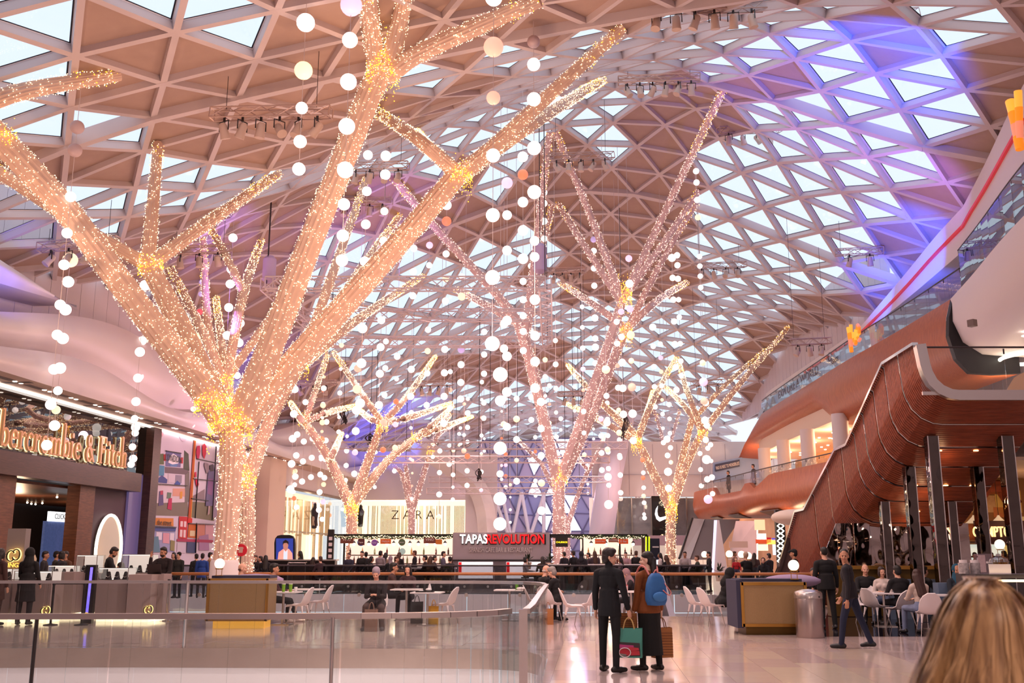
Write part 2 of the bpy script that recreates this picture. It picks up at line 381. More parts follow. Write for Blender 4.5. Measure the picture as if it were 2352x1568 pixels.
for q, (a, b) in enumerate(EL):
    nn = (NN[a] + NN[b]).normalized(); m = MB() if q < 300 else rest
    main = (a[1] == b[1]) and a[1] % 6 == 0
    m.beam(N3[a], N3[b], .30 if main else .17, .40 if main else .22, nn, off=-.04)
    if q < 300: m.build('roof_rib', M_RIB, ceiling)
rest.build('roof_rib', M_RIB, ceiling, kind='stuff')
# ------------------------------------------------------------------ light-wrapped trees
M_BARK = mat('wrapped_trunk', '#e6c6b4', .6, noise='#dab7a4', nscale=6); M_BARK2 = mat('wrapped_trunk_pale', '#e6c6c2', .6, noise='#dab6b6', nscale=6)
M_BULB = mat('fairy_bulb', '#ffe8c8', .5, emit='#ffdcae', es=3.6); M_GOLD = mat('gold_fairy_bulb', '#ffb52e', .5, emit='#ffb428', es=3.6)
M_PALEB = mat('pale_fairy_bulb', '#ffe8dc', .5, emit='#ffdcc8', es=3)
OCT_V = np.array([(1, 0, 0), (-1, 0, 0), (0, 1, 0), (0, -1, 0), (0, 0, 1), (0, 0, -1)], float)
OCT_F = np.array([(0, 2, 4), (2, 1, 4), (1, 3, 4), (3, 0, 4), (2, 0, 5), (1, 2, 5), (3, 1, 5), (0, 3, 5)])
def bulbs(name, P, size, m, parent):
    n = len(P)
    if n == 0: return
    P = np.asarray(P) - np.array(wloc(parent)); s_ = size * RNG.uniform(.6, 1.25, (n, 1, 1))
    V = (P[:, None, :] + OCT_V[None] * s_).reshape(-1, 3); Fc = (OCT_F[None] + (np.arange(n) * 6)[:, None, None]).reshape(-1)
    me = bpy.data.meshes.new(name); me.vertices.add(n * 6); me.vertices.foreach_set('co', V.reshape(-1))
    me.loops.add(n * 24); me.loops.foreach_set('vertex_index', Fc); me.polygons.add(n * 8)
    me.polygons.foreach_set('loop_start', np.arange(n * 8) * 3); me.polygons.foreach_set('loop_total', np.full(n * 8, 3)); me.materials.append(m)
    me.update(); me.validate()
    o = bpy.data.objects.new(name, me); COL.objects.link(o); o.parent = parent; o['kind'] = 'stuff'; return o
def along(pts, rad, dens, lift=.03):
    "random points on a tube's skin"
    out = []
    for a, b, ra, rb in zip(pts[:-1], pts[1:], rad[:-1], rad[1:]):
        a, b = np.array(a), np.array(b); L = np.linalg.norm(b - a); n = RNG.poisson(max(L * 2 * PI * (ra + rb) / 2 * dens, 0))
        if n == 0: continue
        d = (b - a) / max(L, 1e-6); r = np.cross(d, [0, 0, 1.0]); r = r / max(np.linalg.norm(r), 1e-6); u = np.cross(r, d)
        t = RNG.random(n); th = RNG.random(n) * 2 * PI; rr = ra + (rb - ra) * t + lift * RNG.uniform(.2, 1.6, n)
        out.append(a + d * (L * t)[:, None] + r * (rr * np.cos(th))[:, None] + u * (rr * np.sin(th))[:, None])
    return np.concatenate(out) if out else np.zeros((0, 3))
def tree(label, base, limbs, rt, dens, bulb, far=False, gold=(), rb=None):
    """base: foot on the floor; limbs: lists of (px,py,Y or 'r' = meets the roof, radius)"""
    t = thing('light_wrapped_tree', label, 'tree', base, group='tree columns wrapped in fairy lights')
    wb, gb = [], []
    for (nm, pts) in limbs:
        P, R_ = [], []
        for (px, py, Y, r) in pts:
            if px is None: P.append(Vector(py)); R_.append(r); continue
            p = onroof(px, py, drop=.15) if Y == 'r' else at(px, py, Y)
            if p is None: p = at(px, py, 60)
            P.append(p); R_.append(r)
        if len(P) > 2:
            n = 4; Q = smoothpath(P, n); rr = np.interp(np.linspace(0, len(P) - 1, len(Q)), range(len(P)), R_)
        else:
            Q = [P[0].lerp(P[1], k / 4) for k in range(5)]; rr = np.interp(np.linspace(0, 1, 5), [0, 1], R_)
        MB().tube(Q, list(rr), 14 if far else 30, groove=.10).build(nm, M_BARK2 if far else M_BARK, t, smooth=20)
        w = along(Q, list(rr), dens)
        wb.append(w)
        if nm == 'branch':                       # the tips glow gold where the bulbs are bunched
            e = len(Q); gb.append(along(Q[-3:], list(rr[-3:]), dens * .35, .05))
    for (px, py, Y, r, L) in gold:
        c_ = at(px, py, Y); n = int(dens * L * 2 * PI * r * 3.6)
        th = RNG.random(n) * 2 * PI; z = RNG.normal(0, L * .34, n); rr = r * RNG.uniform(.95, 1.2, n)
        gb.append(np.array(c_)[None] + np.stack([rr * np.cos(th), rr * np.sin(th), z], 1))
    bulbs('fairy_light', np.concatenate(wb), bulb, M_PALEB if far else M_BULB, t)
    bulbs('gold_fairy_light', np.concatenate(gb), bulb * 1.1, M_GOLD, t)
    return t
b = at(525, 1320, 26.0); base = Vector((b.x - .12, 26.0, 0))
f1 = (530, 985, 26)
tA = tree('largest tree column on the left, rising beside the jewellery kiosk, white drum foot', base, [
    ('trunk', [(None, (base.x, 26, 1.40), 0, .29), (None, (base.x + .03, 26, 3), 0, .285), (531, 1010, 26, .30), (531, 940, 26, .46)]),
    ('limb', [(525, 985, 26, .36), (470, 900, 25.8, .36), (300, 680, 25, .33), (150, 480, 24, .32), (-5, 315, 23, .32), (-60, 250, 22.6, .3)]),
    ('limb', [(522, 965, 26.2, .3), (455, 830, 26.6, .3), (385, 690, 27, .28), (335, 600, 27.2, .26)]),
    ('limb', [(545, 970, 26, .36), (620, 800, 25.6, .34), (700, 590, 25, .32), (780, 390, 24.4, .31), (850, 215, 24, .31), (885, 150, 23.8, .3)]),
    ('limb', [(552, 980, 26.1, .36), (640, 870, 26.4, .34), (800, 690, 27, .33), (950, 520, 27.3, .31), (1052, 400, 27.4, .3)]),
    ('branch', [(340, 600, 27.2, .2), (352, 460, 27.6, .17), (363, 330, 'r', .14)]),
    ('branch', [(345, 608, 27.2, .2), (480, 510, 28.5, .18), (640, 398, 'r', .13)]),
    ('branch', [(338, 608, 27.2, .2), (204, 531, 26.5, .18), (60, 435, 25.6, .18), (-20, 385, 25, .16)]),
    ('branch', [(-60, 250, 22.6, .22), (60, 208, 22.3, .2), (275, 172, 'r', .15)]),
    ('branch', [(870, 180, 23.9, .25), (852, 60, 23, .22), (835, -90, 'r', .2)]),
    ('branch', [(890, 170, 23.9, .25), (925, 20, 22.8, .2), (945, -90, 'r', .18)]),
    ('branch', [(890, 175, 23.9, .25), (960, 125, 23.4, .22), (1100, 60, 22.6, .2), (1240, 0, 22, .17)]),
    ('branch', [(1050, 405, 27.4, .26), (1130, 340, 27.4, .22), (1260, 220, 27.2, .2), (1432, 62, 'r', .16)]),
    ('branch', [(1055, 405, 27.5, .24), (1140, 345, 28.3, .2), (1260, 260, 29.2, .19), (1388, 182, 'r', .14)]),
    ('branch', [(1052, 398, 27.4, .22), (960, 320, 26.8, .18), (868, 258, 'r', .14)]),
    ('branch', [(1048, 402, 27.6, .2), (990, 345, 28.6, .16), (955, 300, 'r', .13)])],
    .34, 95, .0135, gold=[(530, 965, 26, .5, .9), (492, 925, 25.9, .42, .5), (345, 612, 27.2, .3, .5), (880, 145, 23.8, .36, 1.1), (1055, 405, 27.4, .33, .6), (-3, 318, 23, .35, .4)])
dm = MB(); dm.lathe(base, [(.38, 0), (.38, .05), (.365, .06), (.355, 1.40), (.33, 1.46)], 32); dm.build('drum_foot', M_WHITE, tA, smooth=40)

def foot(px, Y): p = at(px, 1268, Y); return Vector((p.x, Y, 0))
def trunk(px, ytop, Y, r): b_ = foot(px, Y); return ('trunk', [(None, tuple(b_), 0, r), (None, (b_.x, Y, 2.2), 0, r), (px + .5, ytop, Y, r)])
tree('second tree column on the left, just behind the largest one', foot(563, 40), [trunk(565, 1085, 40, .3),
    ('limb', [(566, 1110, 40, .3), (620, 965, 40, .25), (690, 835, 39.5, .22)]), ('limb', [(563, 1110, 40, .28), (542, 1000, 39.7, .24), (519, 870, 39.4, .2)]),
    ('branch', [(690, 840, 39.5, .2), (760, 640, 38.6, .18), (845, 400, 'r', .13)]), ('branch', [(692, 840, 39.5, .2), (800, 660, 39.5, .18), (918, 495, 'r', .13)]),
    ('branch', [(692, 840, 39.5, .2), (820, 735, 41, .17), (972, 632, 'r', .13)]), ('branch', [(690, 835, 39.5, .18), (722, 815, 41, .16), (757, 790, 'r', .13)]),
    ('branch', [(517, 875, 39.4, .18), (455, 740, 38.5, .15), (390, 612, 'r', .12)]), ('branch', [(519, 870, 39.4, .18), (480, 760, 39.6, .16), (466, 540, 'r', .12)]),
    ('branch', [(519, 870, 39.4, .18), (508, 780, 40.4, .15), (496, 684, 'r', .12)]), ('branch', [(520, 868, 39.4, .2), (560, 670, 38.4, .17), (600, 552, 'r', .12)]),
    ('branch', [(560, 672, 38.4, .16), (520, 590, 38, .14), (484, 525, 'r', .12)]), ('branch', [(523, 865, 39.4, .18), (640, 700, 41, .14), (720, 560, 'r', .11)])],
    .3, 80, .016, gold=[(566, 1095, 40, .34, .8), (690, 835, 39.5, .3, .8), (519, 870, 39.4, .26, .6)])
tree('slim pale tree column left of centre, in front of the bright fashion store', foot(807, 52), [trunk(807, 1150, 52, .28),
    ('limb', [(806, 1165, 52, .28), (757, 1055, 51.6, .22), (697, 965, 51, .17)]), ('limb', [(808, 1165, 52, .28), (852, 1040, 51.6, .2), (878, 970, 51, .17)]),
    ('limb', [(810, 1160, 52, .26), (888, 1060, 53, .2), (957, 1003, 53, .18)]),
    ('branch', [(697, 970, 51, .17), (686, 955, 51, .15), (668, 925, 'r', .13)]), ('branch', [(757, 1058, 51.6, .16), (770, 1030, 52, .14), (785, 995, 'r', .12)]),
    ('branch', [(700, 968, 51, .15), (722, 905, 50.5, .13), (752, 815, 'r', .11)]), ('branch', [(700, 968, 51, .15), (760, 945, 51, .13), (817, 932, 'r', .11)]),
    ('branch', [(878, 972, 51, .16), (822, 890, 50.4, .14), (766, 808, 'r', .11)]), ('branch', [(878, 972, 51, .16), (935, 910, 50.4, .14), (1000, 818, 'r', .11)]),
    ('branch', [(878, 972, 51, .16), (950, 955, 51, .14), (1038, 925, 'r', .11)]), ('branch', [(878, 970, 51, .15), (848, 960, 52, .13), (819, 935, 'r', .11)]),
    ('branch', [(957, 1003, 53, .15), (1000, 970, 53, .13), (1040, 932, 'r', .1)]), ('branch', [(957, 1003, 53, .15), (1020, 980, 54, .13), (1085, 956, 'r', .1)])],
    .28, 70, .017, gold=[(807, 1160, 52, .32, .9), (878, 972, 51, .26, .8), (957, 1003, 53, .24, .4), (697, 962, 51, .22, .6)])
tree('faint far tree column left of the tapas sign, thinnest of the left ones', foot(945, 76), [trunk(945, 1165, 76, .26),
    ('limb', [(944, 1175, 76, .24), (926, 1095, 76, .18), (905, 1070, 75, .14)]), ('limb', [(946, 1175, 76, .24), (972, 1090, 76, .2), (990, 1030, 75, .2)]), ('limb', [(945, 1175, 76, .2), (938, 1110, 76, .17), (930, 1062, 75, .14)]),
    ('branch', [(990, 1033, 75, .18), (1012, 985, 74, .14), (1035, 950, 'r', .12)]), ('branch', [(990, 1033, 75, .18), (1005, 1000, 76, .14), (1060, 962, 'r', .12)])],
    .26, 40, .02, far=True, gold=[(989, 1036, 75, .26, .8)])
tree('tall pale tree column at the centre, standing by the CHURROS sign', foot(1284, 52.5), [trunk(1283, 1080, 52.5, .31),
    ('limb', [(1281, 1105, 52.5, .3), (1250, 970, 51.6, .29), (1218, 830, 50.6, .28), (1190, 738, 50, .27)]),
    ('limb', [(1286, 1105, 52.5, .29), (1345, 940, 51.5, .26), (1405, 770, 50.5, .25), (1432, 680, 50, .24)]), ('limb', [(1290, 1105, 52.6, .28), (1360, 950, 52, .25), (1415, 810, 51.6, .24), (1438, 752, 51.4, .24)]),
    ('branch', [(1190, 740, 50, .24), (1136, 670, 49.6, .22), (985, 507, 48.5, .2), (905, 408, 'r', .17)]), ('branch', [(1188, 742, 50, .2), (1115, 700, 51, .17), (1046, 664, 'r', .15)]),
    ('branch', [(1205, 770, 50.2, .2), (1232, 560, 48.6, .18), (1262, 302, 'r', .15)]), ('branch', [(1212, 760, 50.3, .18), (1240, 600, 50, .16), (1268, 470, 'r', .14)]),
    ('branch', [(1430, 690, 50, .2), (1350, 480, 48.5, .17), (1275, 300, 'r', .14)]), ('branch', [(1428, 695, 50, .2), (1340, 560, 50, .17), (1282, 468, 'r', .14)]),
    ('branch', [(1435, 680, 50, .2), (1535, 470, 48, .17), (1662, 204, 'r', .13)]), ('branch', [(1440, 672, 50, .2), (1530, 550, 49, .17), (1606, 437, 'r', .14)]),
    ('branch', [(1436, 752, 51.4, .2), (1365, 700, 51.4, .17), (1285, 648, 'r', .14)]), ('branch', [(1442, 752, 51.4, .2), (1510, 690, 51.4, .17), (1578, 648, 'r', .14)]),
    ('branch', [(1442, 752, 51.4, .18), (1520, 600, 50.6, .16), (1600, 465, 'r', .13)])],
    .31, 62, .0165, far=True, gold=[(1285, 1085, 52.5, .36, 1.0), (1435, 672, 50, .32, 1.2), (1438, 765, 51.4, .3, 1.1)])
tree('golden tree column on the right, in front of the sports shop', foot(1541, 64), [trunk(1541, 1145, 64, .29),
    ('limb', [(1538, 1165, 64, .28), (1500, 1085, 63.6, .25), (1462, 1008, 63, .23)]), ('limb', [(1543, 1165, 64, .28), (1580, 1060, 63.6, .22), (1617, 985, 63, .2)]), ('limb', [(1542, 1160, 64.5, .22), (1570, 1040, 65, .2), (1590, 960, 65, .18)]),
    ('branch', [(1460, 1012, 63, .2), (1380, 965, 62, .17), (1302, 927, 'r', .14)]), ('branch', [(1462, 1010, 63, .19), (1345, 885, 62, .15), (1304, 838, 'r', .13)]), ('branch', [(1464, 1008, 63, .2), (1500, 920, 62, .17), (1552, 822, 'r', .13)]),
    ('branch', [(1466, 1010, 63, .19), (1425, 960, 64, .15), (1373, 922, 'r', .13)]), ('branch', [(1464, 1010, 63, .19), (1485, 950, 64, .15), (1500, 898, 'r', .13)]),
    ('branch', [(1616, 990, 63, .19), (1700, 880, 60, .16), (1812, 750, 'r', .12)]), ('branch', [(1616, 990, 63, .19), (1580, 905, 62, .15), (1557, 822, 'r', .12)]), ('branch', [(1614, 990, 63, .19), (1570, 930, 64, .15), (1530, 890, 'r', .13)]),
    ('branch', [(1590, 965, 65, .16), (1670, 880, 64, .13), (1760, 802, 'r', .11)])],
    .29, 62, .0195, gold=[(1541, 1158, 64, .33, 1.3), (1462, 1012, 63, .3, 1.0), (1614, 988, 63, .27, 1.0)])
tree('faint far tree column to the left of the golden one on the right', foot(1482, 84), [trunk(1482, 1185, 84, .28),
    ('limb', [(1480, 1195, 84, .26), (1455, 1110, 84, .2), (1436, 1050, 83, .18)]), ('limb', [(1484, 1195, 84, .26), (1508, 1120, 84, .2), (1530, 1055, 83, .18)]),
    ('branch', [(1437, 1052, 83, .16), (1428, 1010, 82, .14), (1445, 960, 'r', .12)]), ('branch', [(1530, 1056, 83, .16), (1520, 1000, 82, .14), (1500, 930, 'r', .12)]), ('branch', [(1530, 1056, 83, .16), (1545, 1000, 82, .14), (1562, 940, 'r', .12)])],
    .28, 36, .022, far=True)
tree('faint far tree column just right of the tall centre one', foot(1303, 80), [trunk(1303, 1200, 80, .24), ('limb', [(1302, 1205, 80, .22), (1280, 1140, 80, .19), (1243, 1062, 79, .17)]), ('limb', [(1304, 1205, 80, .22), (1330, 1130, 80, .17), (1352, 1078, 79, .16)]),
    ('branch', [(1244, 1065, 79, .15), (1210, 1030, 78, .12), (1185, 1005, 'r', .11)]), ('branch', [(1352, 1080, 79, .15), (1375, 1035, 78, .12), (1390, 1000, 'r', .11)]), ('branch', [(1352, 1080, 79, .15), (1335, 1060, 78, .12), (1322, 1035, 'r', .11)])],
    .24, 36, .022, far=True)
# ------------------------------------------------------------------ floor with its two openings
def curve_fill(name, loops, z, m):
    cu = bpy.data.curves.new(name, 'CURVE'); cu.dimensions = '2D'; cu.fill_mode = 'BOTH'
    for L in loops:
        sp = cu.splines.new('POLY'); sp.points.add(len(L) - 1); sp.use_cyclic_u = True
        for p, q in zip(sp.points, L): p.co = (q[0], q[1], 0, 1)
    o = bpy.data.objects.new(name + '_outline', cu); COL.objects.link(o); dg = bpy.context.evaluated_depsgraph_get()
    me = bpy.data.meshes.new_from_object(o.evaluated_get(dg)); bpy.data.objects.remove(o); bpy.data.curves.remove(cu)
    me.materials.clear(); me.materials.append(m); me.name = name
    r = bpy.data.objects.new(name, me); COL.objects.link(r); r.location = (0, 0, z); return r
def stone(name, c1, c2, c3, rough=.12):
    m = mat(name, c1, rough); nt = m.node_tree; b = nt.nodes['Principled BSDF']
    tc = nt.nodes.new('ShaderNodeTexCoord'); mp = nt.nodes.new('ShaderNodeMapping'); mp.inputs['Rotation'].default_value = (0, 0, AX + PI / 2)
    br = nt.nodes.new('ShaderNodeTexBrick'); br.inputs['Scale'].default_value = 1; br.inputs['Mortar Size'].default_value = .004
    br.inputs['Brick Width'].default_value = 1.2; br.inputs['Row Height'].default_value = .6; br.inputs['Color1'].default_value = (*lin(c1), 1)
    br.inputs['Color2'].default_value = (*lin(c2), 1); br.inputs['Mortar'].default_value = (*lin(c3), 1)
    n = nt.nodes.new('ShaderNodeTexNoise'); n.inputs['Scale'].default_value = 2.5; n.inputs['Detail'].default_value = 6
    mx = nt.nodes.new('ShaderNodeMix'); mx.data_type = 'RGBA'; mx.blend_type = 'MULTIPLY'; mx.inputs[0].default_value = .18
    nt.links.new(tc.outputs['Object'], mp.inputs[0]); nt.links.new(mp.outputs[0], br.inputs['Vector']); nt.links.new(tc.outputs['Object'], n.inputs['Vector'])
    nt.links.new(br.outputs['Color'], mx.inputs[6]); nt.links.new(n.outputs['Color'], mx.inputs[7]); nt.links.new(mx.outputs[2], b.inputs['Base Color'])
    return m
M_FLOOR = stone('polished_stone', '#cdb8b2', '#c5afaa', '#8b7873')
void1 = smoothpath([(-14, 8.2, 0), (-9, 8.4, 0), (-4.3, 8.7, 0), (-2, 8.75, 0), (-.9, 8.85, 0), (-.25, 9.15, 0), (.08, 9.7, 0)], 5) + smoothpath([(.12, 10.2, 0), (.3, 13.5, 0), (.48, 16.6, 0)], 4) + \
    smoothpath([(.45, 17.2, 0), (.2, 17.75, 0), (-.4, 18.1, 0), (-1.5, 18.25, 0), (-4, 18.3, 0), (-7.3, 18.4, 0), (-10, 18.2, 0), (-14, 17.4, 0)], 5)
void1 = void1; V2 = [(-15, 27.6), (8.3, 27.2), (8.0, 41.2), (-15, 42)]
floor = struct(curve_fill('floor', [[(-26, -10), (26, -10), (26, 100), (-26, 100)], [(p.x, p.y) for p in void1], V2], 0, M_FLOOR))
floor['label'] = 'polished pale stone floor reflecting the lights'
low = struct(MB().box((0, 25, -5.6), (60, 60, .1)).build('floor_2', M_WHITE2)); low['label'] = 'lower level floor below the openings'
TM = [mat('stone_tile_%s' % n, c_, .10, noise=d, nscale=3) for n, c_, d in (('pale', '#cfbab4', '#c6b0aa'), ('grey', '#b9a5a2', '#c2aca8'), ('warm', '#d6c4b6', '#cdb8ac'), ('cream', '#d9cbb8', '#d2c0b0'))]
cand = []
for i in range(-30, 22):
    for j in range(0, 26):
        cc_ = C_ * (i * .6 + .3) + A_ * (9 + j * 1.2 + (.6 if i % 2 else 0)); cand.append((cc_, i, j))
def outvoid(p): return not inpoly((p[0], p[1]), [(q.x, q.y) for q in void1]) and p[1] < 26.6
def tilekey(t):
    q = proj((t[0][0], t[0][1], 0)); return 0 if not (-80 < q[0] < 2432 and q[1] < 1640) else -1 / t[0][1] ** 2
cand = [t for t in cand if all(outvoid(t[0] + C_ * a * .45 + A_ * b_ * .75) for a in (-1, 1) for b_ in (-1, 1))]
cand.sort(key=tilekey)
protos = []
for m_ in TM:
    p_ = MB().box((0, 0, .002), (.594, 1.194, .004)).build('stone_tile', m_, floor); protos.append(p_)
rnd = random.Random(3)
for k, (cc_, i, j) in enumerate(cand[:290]):
    w = rnd.random(); pr = protos[0 if w < .55 else 1 if w < .8 else 2]
    if i in (8, 9) and j > 0: pr = protos[1] if w < .6 else protos[0]
    if 4 <= i <= 9 and j in (3, 4, 5): pr = protos[3] if w < .7 else protos[2]
    if k < len(protos): pr2 = protos[k]; pr2.location = (cc_[0], cc_[1], 0); pr2.rotation_euler = (0, 0, -AX); continue
    share(pr, 'stone_tile', floor, (cc_[0], cc_[1], 0), (0, 0, -AX))
dk = MB().slab([gnd(1900, 1408), gnd(2420, 1400), gnd(2420, 1462), gnd(1885, 1462)], (0, 0, -1), -.006)
o = struct(dk.build('trim_1', mat('black_granite', '#1d1822', .08))); o['label'] = 'band of polished black stone set in the pale floor'

def balustrade(name, label, path, h, panel, rail_m, rail_r, gm, post=(), drop=.0, base_m=None, z0=0, flat=False, clips=False):
    path = [Vector(p) for p in path]; t = thing(name, label, 'railing', path[0])
    L = [0]
    for a, b_ in zip(path[:-1], path[1:]): L.append(L[-1] + (b_ - a).length)
    def P(s_):
        s_ = min(max(s_, 0), L[-1]); k = max(0, min(len(path) - 2, int(np.searchsorted(L, s_)) - 1)); f = (s_ - L[k]) / max(L[k + 1] - L[k], 1e-6); return path[k].lerp(path[k + 1], f)
    up = Vector((0, 0, 1))
    if flat:
        m = MB()
        Q = [P(k * .25) + up * h for k in range(int(L[-1] / .25) + 1)]
        for a, b_ in zip(Q[:-1], Q[1:]): m.beam(a, b_, rail_r * 2.4, rail_r * 1.7)
        m.build('handrail', rail_m, t)
    else: MB().tube([p + up * h for p in path], rail_r, 10).build('handrail', rail_m, t, smooth=50)
    n = max(1, round(L[-1] / panel))
    for k in range(n):
        a, b_ = k * L[-1] / n + .008, (k + 1) * L[-1] / n - .008; ss = [a] + [l for l in L if a < l < b_] + [b_]
        m = MB()
        for u, v in zip(ss[:-1], ss[1:]):
            p, q = P(u), P(v); m.beam((p + q) / 2 + up * (h - .03 - drop) / 2 - (q - p) / 2 + up * (-drop / 2), (p + q) / 2 + up * (h - .03 - drop) / 2 + (q - p) / 2 + up * (-drop / 2), .016, h - .03 + drop)
        m.build('glass_panel', gm, t)
        if clips:
            p = P(a); c_ = MB(); c_.beam(p + up * (h * .97), p + up * (h - .16), .02, .03); c_.build('rail_bracket', M_STEELD, t)
    for s_ in post:
        p = P(s_); m = MB(); m.cyl(p + up * -.3, .022, h + .3, 10); m.build('post', M_STEEL, t, smooth=50)
    if base_m:
        m = MB()
        for a, b_ in zip(path[:-1], path[1:]): m.beam(a + up * .03, b_ + up * .03, .05, .08)
        m.build('base_channel', base_m, t)
    return t
i1 = next(k for k, p in enumerate(void1) if p.y > 10); near = void1[:i1]; side = void1[i1 - 1:]
kk = max(range(len(side)), key=lambda k: side[k].x); right_ = side[:kk + 1]; far_ = side[kk:]
near_r = [p + Vector((0, -.12, 0)) for p in near if p.x > -9.5]
bal1 = balustrade('glass_balustrade', 'curved glass balustrade with flat steel handrail, nearest of all the railings', near_r, 1.13, 1.9, M_STEEL, .027, M_GLASS, flat=True)
for px in (85, 765):
    p = at(px, 1420, 8.62); MB().cyl((p.x, p.y, -.6), .016, 1.72, 10).build('post', M_STEELD if px == 85 else M_STEEL, bal1, smooth=50)
for px in (424,):
    p = at(px, 1335, 18.3)
bal2 = balustrade('glass_balustrade', 'glass balustrade on the side edge of the opening, running away from the steel corner post', [right_[0] + Vector((.05, -.35, 0))] + [p + Vector((.08, 0, 0)) for p in right_], 1.13, 1.6, M_STEEL, .027, M_GLASS, flat=True)
p = right_[0] + Vector((.02, -.4, 0)); MB().box((p.x, p.y, .2), (.075, .075, 1.9)).build('corner_post', M_CHROME, bal2)
bal3 = balustrade('glass_balustrade', 'glass balustrade with pale steel handrail on the far edge of the near opening', [p + Vector((.05, .1, 0)) for p in far_ if p.x > -13], 1.13, 2.0, M_STEEL, .03, M_GLASS, flat=True)
p = at(428, 1335, 18.35); MB().cyl((p.x, p.y + .1, 0), .03, 1.13, 12).build('post', M_STEEL, bal3, smooth=50)
# fascias of the openings
m = MB(); m2 = MB()
for a, b_ in zip(void1[:-1], void1[1:]):
    m.add([a, b_, b_ + Vector((0, 0, -.33)), a + Vector((0, 0, -.33))], [(0, 1, 2, 3)]); d = (a - b_).normalized().cross(Vector((0, 0, 1))) * .06
    m2.add([a + Vector((0, 0, -.33)) - d, b_ + Vector((0, 0, -.33)) - d, b_ + Vector((0, 0, -5.6)) - d, a + Vector((0, 0, -5.6)) - d], [(0, 1, 2, 3)])
struct(m.build('trim_2', mat('steel_band', '#b8a498', .26, .5, noise='#a59186', nscale=2)))['label'] = 'brushed steel band along the edge of the near opening'
struct(m2.build('wall_lower', mat('bright_white', '#f6ecea', .5)))['label'] = 'white curved fascia under the edge of the near opening'
m = MB()
for k in range(14):
    x0 = -15 + k * 23.1 / 14
    for r_ in range(3): m.box((x0 + .82, 41.75 - k * .055, -.34 - r_ * .72), (1.62, .06, .69))
struct(m.build('wall_far_opening', M_WHITE2))
m = MB().hexa([(-15, 27.6, -.35), (8.3, 27.2, -.35), (8.3, 27.3, -.35), (-15, 27.7, -.35)], [(-15, 27.6, 0), (8.3, 27.2, 0), (8.3, 27.3, 0), (-15, 27.7, 0)])
m.hexa([(8.25, 27.2, -5.6), (8.35, 27.2, -5.6), (8.05, 41.2, -5.6), (7.95, 41.2, -5.6)], [(8.25, 27.2, 0), (8.35, 27.2, 0), (8.05, 41.2, 0), (7.95, 41.2, 0)])
struct(m.build('trim_3', M_STEEL))
M_WOODR = wood('handrail_wood', '#b0703c', '#9c5f34', .35, (.3, 8, 8))
bal4 = balustrade('glass_balustrade', 'glass balustrade with round wooden handrail behind the seated diners', [(-9.2, 27.42, 0), (-4, 27.4, 0), (2, 27.25, 0), (8.2, 27.1, 0)], 1.09, 1.45, M_WOODR, .042, M_GLASS)
bal5 = balustrade('glass_balustrade', 'glass balustrade with dark steel handrail across the far side of the second opening', [(-14.5, 42.1, 0), (-4, 41.8, 0), (7.9, 41.3, 0)], 1.12, 1.7, M_STEELD, .035, glass('smoked_glass', '#c3c6ca', .05), clips=True)
for b5, zf, n_ in ((bal5, .3, 18), (bal4, .55, 12)):
    for k in range(n_):
        f = (k + .5) / n_; x = -9 + f * 17
        y = (41.65 - (x + 4) * .042 if b5 is bal5 else 27.3 - (x + 4) * .022)
        m = MB(); mt_ = Matrix.Rotation(PI / 2, 4, 'X')
        vs = MB().cyl((0, 0, 0), .05, .03, 12)
        m.add([(x + v[0], y + v[2] - .03, zf + v[1]) for v in vs.v], vs.f); m.build('glass_fixing', M_STEEL, b5, smooth=40)

# ------------------------------------------------------------------ left side
W0 = Vector((-16.7, 32.3, 0)); WD = Vector((.083, .9966, 0)).normalized(); WN = Vector((WD.y, -WD.x, 0))
def LW(s_, z, off=0): return W0 + WD * s_ + WN * off + Vector((0, 0, z))
def lws(px, py=1000): return (onplane(px, py, W0, WN) - W0).dot(WD)
def lbox(mb, s0, s1, z0, z1, o0, o1, m=None):
    return mb.hexa([LW(s0, z0, o0), LW(s1, z0, o0), LW(s1, z0, o1), LW(s0, z0, o1)], [LW(s0, z1, o0), LW(s1, z1, o0), LW(s1, z1, o1), LW(s0, z1, o1)], m)
SS = [(-44 + k * 1.0) for k in range(96)]
e1 = lambda s_: 8.0 + .32 * math.cos((s_ - 3) / 15 * 2 * PI)
e2 = lambda s_: 9.3 + 1.05 * math.cos((s_ - 7) / 30 * 2 * PI)
wl = bpy.data.objects.new('wall_left', None); COL.objects.link(wl); wl['kind'] = 'structure'; wl['label'] = 'white wall of wavy overlapping cladding above the shops'
M_CLAD = mat('white_cladding', '#e6d8dc', .42)
m = MB(); m.grid([[LW(s_, 7.0 + (e1(s_) - 7) * t, 1.5 + .28 * math.sin(t * PI) - .25 * t) for s_ in SS] for t in (0, .2, .4, .6, .8, 1)], flip=True)
m.grid([[LW(s_, e1(s_), 1.25) for s_ in SS], [LW(s_, e1(s_) - .1, .3) for s_ in SS]], flip=True); m.build('lower_cladding_shell', M_CLAD, wl, smooth=50)
m = MB(); m.grid([[LW(s_, e1(s_) - .15 + (e2(s_) - e1(s_) + .15) * t, .55 + .55 * math.sin(t * 2.6) ** 2) for s_ in SS] for t in (0, .15, .3, .45, .6, .75, .9, 1)], flip=True)
m.grid([[LW(s_, e2(s_), .69) for s_ in SS], [LW(s_, e2(s_) - .05, -.9) for s_ in SS]], flip=True); m.build('middle_cladding_shell', M_CLAD, wl, smooth=50)
